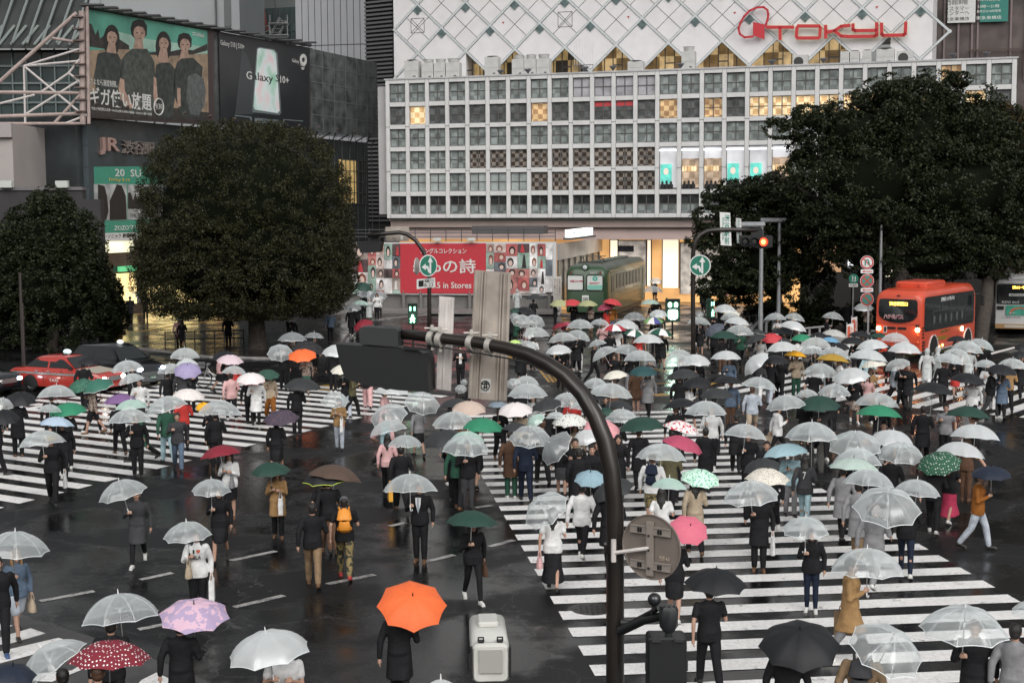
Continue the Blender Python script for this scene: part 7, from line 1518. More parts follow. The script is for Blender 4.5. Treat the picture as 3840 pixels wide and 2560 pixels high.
def garment(kind,pose,f):
    key=(kind,pose,f)
    if key in CACHE: return CACHE[key]
    J=joints(pose,f); mb=MB(); z=J['pel'].z-.04
    if kind in('top','coat','tee','hood','raincoat'):
        torso(mb,J,f,.034,-.03)
        for s,sx in (('L',1),('R',-1)):
            sh,el,wr=J['sh'+s],J['el'+s],J['wr'+s]
            if kind=='tee': limb(mb,[sh-Vector((0,0,.01)),sh.lerp(el,.62)],[.063,.06])
            else: limb(mb,[sh-Vector((0,0,.01)),sh.lerp(el,.5),el,el.lerp(wr,.5),wr-(wr-el).normalized()*.012],[.063,.064,.057,.05,.043])
        if kind in('coat','raincoat'):
            m=(J['kneeL']+J['kneeR'])/2; L_=.36 if kind=='coat' else .48
            sp=max(abs(J['kneeL'].y-J['kneeR'].y)/2,.05)
            ell(mb,[(0,m.y*.5,z-L_,.21,.15+sp*.7),(0,m.y*.4,z-.2,.2,.14+sp*.35),(0,0,z,.19,.135),(0,0,z+.16,.155,.115),(0,-.01,z+.3,.16,.125)])
        else: ell(mb,[(0,0,z-.12,.19,.138),(0,0,z-.02,.2,.145),(0,0,z+.1,.185,.135)])
        # collar
        ell(mb,[(0,.012,z+.47,.095,.085),(0,.008,z+.53,.068,.066),(0,.008,z+.548,.066,.064)])
        if kind in('hood','raincoat'):
            h=J['head']
            if kind=='raincoat': mb.ball(h+Vector((0,.03,.02)),(.112,.115,.14),14,10); mb.ball(h+Vector((0,.02,-.09)),(.105,.09,.07),12,8)
            else: mb.ball(Vector((0,.085,z+.5)),(.11,.06,.06),12,8)
    elif kind in('trousers','shorts','slim','wide'):
        g={'slim':.006,'trousers':.02,'shorts':.03,'wide':.04}[kind]
        ell(mb,[(0,0,z-.08,.15,.115),(0,0,z,.172,.125),(0,0,z+.1,.158,.115),(0,0,z+.15,.142,.105)])
        for s in 'LR':
            a=J['hip'+s];k=J['knee'+s];an=J['ank'+s]
            if kind=='shorts': limb(mb,[a,a.lerp(k,.5),a.lerp(k,.92)],[.098,.1,.088])
            else: limb(mb,[a+Vector((0,0,-.01)),a.lerp(k,.5),k,k.lerp(an,.5),an+(k-an).normalized()*.02],[.088+g*.5,.076+g,.056+g,.052+g,.04+g])
    elif kind in('skirt','longskirt'):
        L_=.42 if kind=='skirt' else .68; m=(J['kneeL']+J['kneeR'])/2; sp=abs(J['kneeL'].y-J['kneeR'].y)/2; sa=abs(J['ankL'].y-J['ankR'].y)/2
        se=[(0,m.y*.6,z-L_,.17 if kind=='skirt' else .24,.12+(sp if kind=='skirt' else sa)*.85),(0,m.y*.5,z-L_*.6,.18,.13+sp*.6),(0,0,z-.08,.175,.13),(0,0,z+.02,.17,.122),(0,0,z+.13,.13,.1),(0,0,z+.17,.12,.095)]
        ell(mb,se,26)
    elif kind=='hair':
        h=J['head']; mb.ball(h+Vector((0,.025,.035)),(.089,.098,.095),16,12); mb.ball(h+Vector((0,.045,-.02)),(.078,.07,.075),14,10)
        mb.ball(h+Vector((0,-.045,.082)),(.062,.04,.028),12,8)
    elif kind=='longhair':
        h=J['head']; mb.ball(h+Vector((0,.022,.035)),(.094,.1,.097),16,12); mb.ball(h+Vector((0,.05,-.04)),(.092,.068,.1),14,10)
        mb.ball(h+Vector((0,-.05,.078)),(.062,.036,.034),12,8)
        mb.tube([h+Vector((0,.06,-.05)),h+Vector((0,.1,-.17)),h+Vector((0,.112,-.32))],[(.09,.05),(.095,.042),(.06,.03)],14)
        for s in (1,-1): mb.tube([h+Vector((s*.078,.0,.0)),h+Vector((s*.088,-.02,-.1)),h+Vector((s*.085,-.05,-.2))],[.03,.032,.02],8)
    elif kind=='bobhair':
        h=J['head']; mb.ball(h+Vector((0,.022,.035)),(.094,.1,.097),16,12); mb.ball(h+Vector((0,.04,-.05)),(.098,.075,.085),14,10)
        mb.ball(h+Vector((0,-.055,.07)),(.066,.034,.034),12,8)
    elif kind=='hat':
        h=J['head']; mb.lathe([(.001,.155),(.06,.15),(.085,.12),(.095,.07),(.1,.058),(.17,.04),(.17,.03),(.09,.04),(.001,.045)],20,Matrix.Translation(h))
    elif kind=='cap':
        h=J['head']; mb.ball(h+Vector((0,.01,.04)),(.094,.105,.1),16,12); mb.box(h+Vector((0,-.13,.045)),(.13,.1,.015))
    elif kind in('shoeL','shoeR'):
        s=kind[-1]; sx=1 if s=='L' else -1; a=J['ank'+s]; t=J['foot'+s]*.5; fd=Vector((sx*.12,-math.cos(t),-max(0,math.sin(-t))*.9)).normalized()
        limb(mb,[a+Vector((0,.03,-.025)),a+fd*.08+Vector((0,0,-.036)),a+fd*.15+Vector((0,0,-.042))],[.046,.043,.035])
        mb.box((0,0,0),(1,1,1),mtx=Matrix.Translation(a+fd*.06+Vector((0,.005,-.07)))@Matrix(((1,-fd.x,0,0),(fd.x,-fd.y,0,0),(0,-fd.z,1,0),(0,0,0,1)))@Matrix.Diagonal((.075,.25,.022,1)))
    me=remesh(mb,kind,.012 if 'shoe' in kind or 'hair' in kind or kind in('hat','cap') else .016,2); CACHE[key]=me; return me
def part(name,me,parent,m):
    o=bpy.data.objects.new(name,me); COL.objects.link(o); o.parent=parent
    if m is not None:
        if not me.materials: me.materials.append(m)
        o.material_slots[0].link='OBJECT'; o.material_slots[0].material=m
    return o
BAGM={}
def bag(kind,col,loc,rz,label,s=1):
    mb=MB(); m=cm(col) if col in CC else col
    key=('bag',kind)
    if kind=='tote':
        e=empty('tote_bag',loc,rz,label,'bag')
        mb.tube([(0,0,-.36),(0,0,-.18),(0,0,0)],[(.17,.06),(.18,.05),(.17,.03)],12); hb=MB()
    elif kind=='paper':
        e=empty('paper_bag',loc,rz,label,'bag'); mb.hexa([(-.15,-.05,-.38),(.15,-.05,-.38),(.15,.05,-.38),(-.15,.05,-.38),(-.15,-.045,0),(.15,-.045,0),(.15,.045,0),(-.15,.045,0)]); hb=MB()
    elif kind=='hand':
        e=empty('handbag',loc,rz,label,'bag'); mb.tube([(0,0,-.22),(0,0,-.1),(0,0,0)],[(.16,.07),(.15,.06),(.09,.03)],12); hb=MB()
    elif kind=='brief':
        e=empty('briefcase',loc,rz,label,'bag'); mb.rbox((0,0,-.16),(.42,.1,.3),.04,axis=1); hb=MB()
    e.scale=(s,)*3
    mb.obj('bag_body',m,e,smooth=50,local=True)
    for y in (-.03,.03): hb.tube([(-.08,y,-.01),(-.06,y*.6,.09),(0,y*.4,.13),(.06,y*.6,.09),(.08,y,-.01)],.008,6)
    hb.obj('handle',m,e,local=True); return e
def person(x,y,rz,pose='stand',f=0,top='top',tc='k',bot='trousers',bc='k',hair='hair',hc='k',shoe='k',scale=1,label='person',group=None,hat=None,z=0,extra=None):
    e=bpy.data.objects.new('person',body_mesh(pose,f)); COL.objects.link(e); e.location=(x,y,z); e.rotation_euler=(0,0,rz); e.scale=(scale,)*3
    tag(e,label,'person',group)
    if hair: part('hair',garment(hair,pose,f),e,HAIRM[hc])
    if hat: part(hat[0],garment(hat[0],pose,f),e,hat[1])
    nm={'top':'jacket','coat':'coat','tee':'shirt','hood':'hooded_top','raincoat':'raincoat'}
    part(nm[top],garment(top,pose,f),e,cm(tc))
    if top not in('raincoat',) or True:
        bn={'trousers':'trousers','slim':'trousers','wide':'trousers','shorts':'shorts','skirt':'skirt','longskirt':'skirt'}[bot]
        part(bn,garment(bot,pose,f),e,cm(bc))
    for s in 'LR': part('shoe',garment('shoe'+s,pose,f),e,SHOE[shoe])
    return e
def handloc(pose,f,x,y,rz,sc):
    v=joints(pose,f)['hold']*sc; v.rotate(Euler((0,0,rz))); return v
def wrist(pose,f,x,y,rz,sc,side='L',dz=-.08):
    v=joints(pose,f)['wr'+side]*sc; v=v+Vector((0,0,dz)); v.rotate(Euler((0,0,rz))); return v+Vector((x,y,0))
# ================= UMBRELLAS =================
def vinyl(name,col,alpha,rough=.12,drops=.5):
    m=bpy.data.materials.new(name); m.use_nodes=True; n,l,b=N(m); MATS[name]=m
    out=[q for q in n if q.type=='OUTPUT_MATERIAL'][0]; n.remove(b)
    tc=n.new('ShaderNodeTexCoord')
    no=n.new('ShaderNodeTexNoise'); no.inputs['Scale'].default_value=2.2; no.inputs['Detail'].default_value=3; l.new(tc.outputs['Object'],no.inputs['Vector'])
    vo=n.new('ShaderNodeTexVoronoi'); vo.inputs['Scale'].default_value=38; l.new(tc.outputs['Object'],vo.inputs['Vector'])
    lt=n.new('ShaderNodeMath'); lt.operation='LESS_THAN'; lt.inputs[1].default_value=.22; l.new(vo.outputs['Distance'],lt.inputs[0])
    mu=n.new('ShaderNodeMath'); mu.operation='MULTIPLY'; mu.inputs[1].default_value=.35*drops; l.new(lt.outputs[0],mu.inputs[0])
    mr=n.new('ShaderNodeMapRange'); mr.inputs[1].default_value=.3; mr.inputs[2].default_value=.7; mr.inputs[3].default_value=alpha-.05; mr.inputs[4].default_value=alpha+.05
    l.new(no.outputs['Fac'],mr.inputs[0])
    lw=n.new('ShaderNodeLayerWeight'); lw.inputs[0].default_value=.35
    m3=n.new('ShaderNodeMath'); m3.operation='MULTIPLY_ADD'; m3.inputs[1].default_value=.5; l.new(lw.outputs['Facing'],m3.inputs[0]); l.new(mr.outputs[0],m3.inputs[2])
    ad=n.new('ShaderNodeMath'); ad.operation='ADD'; ad.use_clamp=True; l.new(m3.outputs[0],ad.inputs[0]); l.new(mu.outputs[0],ad.inputs[1])
    tr=n.new('ShaderNodeBsdfTransparent'); tr.inputs[0].default_value=(.93,.96,.96,1)
    df=n.new('ShaderNodeBsdfDiffuse'); df.inputs[0].default_value=(*col,1); tl=n.new('ShaderNodeBsdfTranslucent'); tl.inputs[0].default_value=(*col,1)
    gl=n.new('ShaderNodeBsdfGlossy'); gl.inputs['Roughness'].default_value=rough; gl.inputs[0].default_value=(.9,.93,.95,1)
    a=n.new('ShaderNodeMixShader'); a.inputs[0].default_value=.35; l.new(df.outputs[0],a.inputs[1]); l.new(tl.outputs[0],a.inputs[2])
    a2=n.new('ShaderNodeMixShader'); a2.inputs[0].default_value=.18; l.new(a.outputs[0],a2.inputs[1]); l.new(gl.outputs[0],a2.inputs[2])
    b2=n.new('ShaderNodeMixShader'); l.new(ad.outputs[0],b2.inputs[0]); l.new(tr.outputs[0],b2.inputs[1]); l.new(a2.outputs[0],b2.inputs[2])
    l.new(b2.outputs[0],out.inputs[0]); return m
VC=vinyl('clear_vinyl',(.90,.96,.97),.29,rough=.05,drops=.06); VW=vinyl('frosted_vinyl',(.84,.88,.89),.74,.3,.2); VM=vinyl('mint_vinyl',(.62,.86,.76),.7,.3,.2)
VG=vinyl('smoky_vinyl',(.42,.45,.46),.5,.2,.4)
def fab(nm,c,rough=.55): return mat('canopy_'+nm,c,rough,var=.05,vs_=9,bump=.15,bs=30,spec=.35)
def F(a,*b): return (a,)+b
# code: (words, material(s), dome depth / radius, unique?)
def FP(nm,*a): 
    m=patt('canopy_'+nm,*a); return m
STY={
'c':('clear vinyl',VC,.62),'w':('frosted white vinyl',VW,.56),'cg':('grey smoky vinyl',VG,.55),'m':('pale mint',VM,.55),
'k':('black',fab('black',(.014,.015,.018)),.5),'dk':('dark grey',fab('dark_grey',(.035,.038,.04)),.5),'dg':('dark green',fab('dark_green',(.018,.055,.042)),.5),
'g':('bright green',fab('green',(.03,.22,.12)),.5),'tl':('dark teal',fab('teal',(.022,.07,.075)),.5),
'ol':('pale olive',fab('olive',(.36,.37,.20)),.5),'red':('red',fab('red',(.5,.05,.06)),.5),'mar':('burgundy',fab('burgundy',(.22,.02,.035)),.5),
'ras':('raspberry pink',fab('raspberry',(.42,.07,.13)),.5),'pk':('soft pink',fab('soft_pink',(.7,.33,.36)),.5),'or':('orange',fab('orange',(.85,.16,.045)),.42),
'lb':('light blue',fab('light_blue',(.36,.52,.58)),.45),'bl':('sky blue',fab('sky_blue',(.15,.33,.5)),.5),'lav':('lavender',fab('lavender',(.33,.29,.47)),.55),
'pu':('purple',fab('purple',(.2,.11,.26)),.5),'np':('purple-black flecked',FP('np',(.05,.04,.07),(.09,.06,.08),'noise',9,.5),.5),'yel':('yellow',fab('yellow',(.85,.42,.02)),.5),
'mus':('mustard yellow',fab('mustard',(.4,.25,.04)),.45),'lime':('lime green',fab('lime',(.5,.7,.22)),.5),'navy':('navy blue',fab('navy',(.015,.022,.04)),.45),
'brn':('brown',fab('brown',(.09,.06,.045)),.5),'cream':('cream white',fab('cream',(.68,.66,.58)),.5),
'klime':('black lime-edged',fab('black',(.014,.015,.018)),.5,'lime_edge'),'kw':('white-edged dark grey',fab('dark_grey',(.035,.038,.04)),.45,'white_edge'),
'tw':('green with a white border',fab('green_mid',(.04,.15,.11)),.5,'white_edge'),'cb':('pale blue clear with checked border',VC,.55,'white_edge'),
'ns':('navy pinstriped',FP('ns',(.02,.027,.045),(.2,.22,.26),'bandx',11,.75),.5),'ws':('white with black stripes',FP('ws',(.66,.66,.64),(.02,.02,.02),'bandz',16,.72),.5),
'gs':('green and white striped',FP('gs',(.05,.25,.17),(.7,.72,.7),'bandz',7,.55),.5),'rwp':('red and white panelled',[fab('red_panel',(.4,.04,.06)),fab('white_panel',(.75,.73,.73))],.5),
'gwp':('green and white panelled',[fab('green_panel',(.02,.09,.06)),fab('white_panel',(.75,.73,.73))],.5),'bgw':('blue, green and white panelled',[fab('violet_panel',(.09,.09,.3)),fab('green_panel2',(.2,.4,.14)),fab('white_panel',(.75,.73,.73))],.5),
'leaf':('white with black leaf print',FP('leaf',(.68,.69,.66),(.04,.08,.07),'noise',9,.62),.55),'heart':('red heart print',FP('heart',(.78,.76,.76),(.55,.02,.04),'noise',7,.56),.5),
'leo':('cream with black flecks',FP('leo',(.72,.68,.6),(.03,.02,.02),'noise',26,.6),.5),'ml':('pale mint with leaf print',FP('ml',(.62,.84,.72),(.2,.5,.36),'noise',10,.55),.45),
'gp':('dark green with white polka dots',FP('gp',(.02,.09,.05),(.8,.8,.78),'dots',9,.22),.5),'bp':('burgundy with white polka dots',FP('bp',(.2,.015,.03),(.85,.82,.82),'dots',12,.28),.5),
'plaid':('green and white plaid',FP('plaid',(.72,.75,.72),(.06,.25,.19),'plaid',9,.85),.42),'bd':('pale blue with white dotted border',FP('bd',(.25,.38,.45),(.7,.75,.78),'dots',11,.15),.5),
'bs':('blue-grey speckled',FP('bs',(.12,.17,.22),(.4,.45,.5),'noise',30,.56),.35),'bst':('beige candy striped',FP('bst',(.62,.52,.45),(.30,.17,.13),'bandx',9,.8),.5),
'wpd':('white with pink dots',FP('wpd',(.72,.68,.68),(.6,.3,.32),'dots',16,.2),.5),'wrd':('white with red dots',FP('wrd',(.74,.7,.68),(.55,.12,.1),'dots',12,.2),.5),
'wpe':('white with pink edge',FP('wpe',(.75,.72,.72),(.5,.3,.35),'dots',22,.18),.5,'pink_edge'),'dgd':('dark green with pale dots',FP('dgd',(.02,.07,.05),(.4,.5,.45),'dots',15,.15),.5),
'gd':('green with dark flecks',FP('gd',(.05,.18,.12),(.02,.05,.04),'noise',14,.52),.5),'kd':('black with white dots',FP('kd',(.015,.015,.018),(.6,.6,.6),'dots',13,.12),.5),
'ps':('pastel striped',FP('ps',(.75,.68,.68),(.5,.33,.42),'bandz',6,.55),.5),'lil':('lilac marbled',FP('lil',(.66,.45,.56),(.42,.33,.5),'noise',4,.5),.38),
'pst':('pink with fine red stripes',FP('pst',(.74,.22,.29),(.5,.05,.12),'bandx',14,.6),.38),'ltb':('pale powder blue',fab('powder_blue',(.42,.53,.66)),.5),'wpt':('white patterned',FP('wpt',(.7,.72,.74),(.3,.36,.42),'noise',13,.55),.5),
'spk':('clear speckled',VC,.58),
}
EDGE={'lime_edge':mat('edge_lime',(.65,.85,.1),.5),'white_edge':mat('edge_white',(.75,.78,.78),.5),'pink_edge':mat('edge_pink',(.75,.35,.35),.5),'vinyl':mat('edge_vinyl',(.75,.8,.82),.3)}
RIBW=mat('rib_white',(.75,.76,.76),.35); RIBK=mat('rib_black',(.02,.02,.02),.4,.3); STEEL=mat('steel',(.55,.55,.55),.3,.9)
UM={}
def canopy_mesh(dep,nm,mats,seg=8):
    key=(round(dep,2),nm,seg)
    if key in UM: return UM[key]
    mb=MB(); K=7; sub=4; n=seg*sub; Rr=1.0; ph=R(62 if dep>.52 else 50)
    nmat=len(mats)
    rows=[]
    for k in range(K+1):
        t=ph*k/K; r0=math.sin(t)/math.sin(ph); z0=(math.cos(t)-math.cos(ph))/(1-math.cos(ph))*dep
        row=[]
        for j in range(n):
            a=2*PI*j/n; fr=abs((j%sub)/sub-.5)*2 # 1 at rib,0 mid
            chord=1-(1-math.cos(PI/seg))*(1-fr**2)*1.0
            sag=(1-fr**2)*.02*(k/K)**2
            r=r0*(1-(1-chord)*(k/K)); z=z0-.028*(1-fr)*math.sin(PI*k/K)
            if k==K: r*=1-.035*(1-fr**2); z+=.03*(1-fr**2)
            row.append((r*math.cos(a),r*math.sin(a),z))
        rows.append(row)
    vs=[(0,0,dep)]+[p for row in rows[1:] for p in row]; fs=[];mi=[]
    for j in range(n): fs.append((0,1+j,1+(j+1)%n)); mi.append((j//sub)%nmat)
    for k in range(K-1):
        for j in range(n):
            q=(j+1)%n; o=1+k*n; fs.append((o+j,o+n+j,o+n+q,o+q)); mi.append((j//sub)%nmat)
    me=bpy.data.meshes.new('canopy'); me.from_pydata(vs,[],fs)
    for m in mats: me.materials.append(m)
    me.polygons.foreach_set('material_index',mi); shade(me,True)
    # crisp ribs
    UM[key]=me; me['rim']=0
    # edge + rib frame
    for en,em in EDGE.items():
        pass
    rim=rows[-1]; eb=MB(); pts=[Vector(p) for p in rim]+[Vector(rim[0])]
    eb.tube(pts,.012,4,cap=False); UM[('edge',key)]=eb.mesh('edge',[EDGE['vinyl']])
    rb=MB()
    for i in range(seg):
        rb.tube([Vector(rows[k][i*sub])*(.985)-Vector((0,0,.012)) for k in range(1,K+1)],[.008]*K,4)
        p=Vector(rows[3][i*sub])*.97; rb.tube([Vector((0,0,dep-.42)),p-Vector((0,0,.02))],.006,4)
    rb.tube([(0,0,dep-.47),(0,0,dep-.37)],.03,8)
    UM[('rib',key)]=rb.mesh('rib_frame',[RIBW])
    return me
def misc_meshes():
    mb=MB(); mb.cyl((0,0,0),(0,0,1),.008,8); UM['shaft']=mb.mesh('shaft',[STEEL])
    mb=MB(); mb.tube([(0,0,.07),(0,0,0),(0,.012,-.05),(0,.045,-.075),(0,.078,-.05),(0,.082,-.02)],.012,8); UM['handle']=mb.mesh('handle',[RIBK]); shade(UM['handle'],60)
    mb=MB(); mb.tube([(0,0,0),(0,0,.05),(0,0,.075)],[.011,.008,.004],8); UM['tip']=mb.mesh('tip',[RIBW])
misc_meshes()
def umbrella(center,axis,Rad,sty,Lsh,label,group=None,spin=0):
    """center: centre of the rim; axis: unit vector to the apex; Lsh: length rim-centre -> handle"""
    w=STY[sty]; ms=w[1] if isinstance(w[1],list) else [w[1]]; dep=w[2]; see=sty in('c','w','cg','m','spk','cb')
    base=center-axis*Lsh
    e=bpy.data.objects.new('umbrella',None); COL.objects.link(e); e.location=base; e.empty_display_size=.1
    q=axis.to_track_quat('Z','Y'); q=q@Euler((0,0,spin)).to_quaternion(); e.rotation_mode='QUATERNION'; e.rotation_quaternion=q
    tag(e,label,'umbrella',group)
    me=canopy_mesh(dep,sty,ms)
    key=(round(dep,2),sty,8)
    def ch(name,me_,z,sc,m=None):
        o=bpy.data.objects.new(name,me_); COL.objects.link(o); o.parent=e; o.location=(0,0,z); o.scale=sc
        if m is not None: o.material_slots[0].link='OBJECT'; o.material_slots[0].material=m
        return o
    ch('canopy',me,Lsh,(Rad,)*3)
    ch('rib_frame',UM[('rib',key)],Lsh,(Rad,)*3,RIBW if see else RIBK)
    if len(w)>3 or see: ch('canopy_edge',UM[('edge',key)],Lsh,(Rad,)*3,EDGE[w[3]] if len(w)>3 else EDGE['vinyl'])
    ch('shaft',UM['shaft'],0,(1,1,Lsh+dep*Rad))
    ch('handle',UM['handle'],0,(1,1,1),RIBK if (not see or spin%.2<.1) else RIBW)
    ch('tip',UM['tip'],Lsh+dep*Rad-.004,(1,1,1),RIBK if not see else RIBW)
    return e
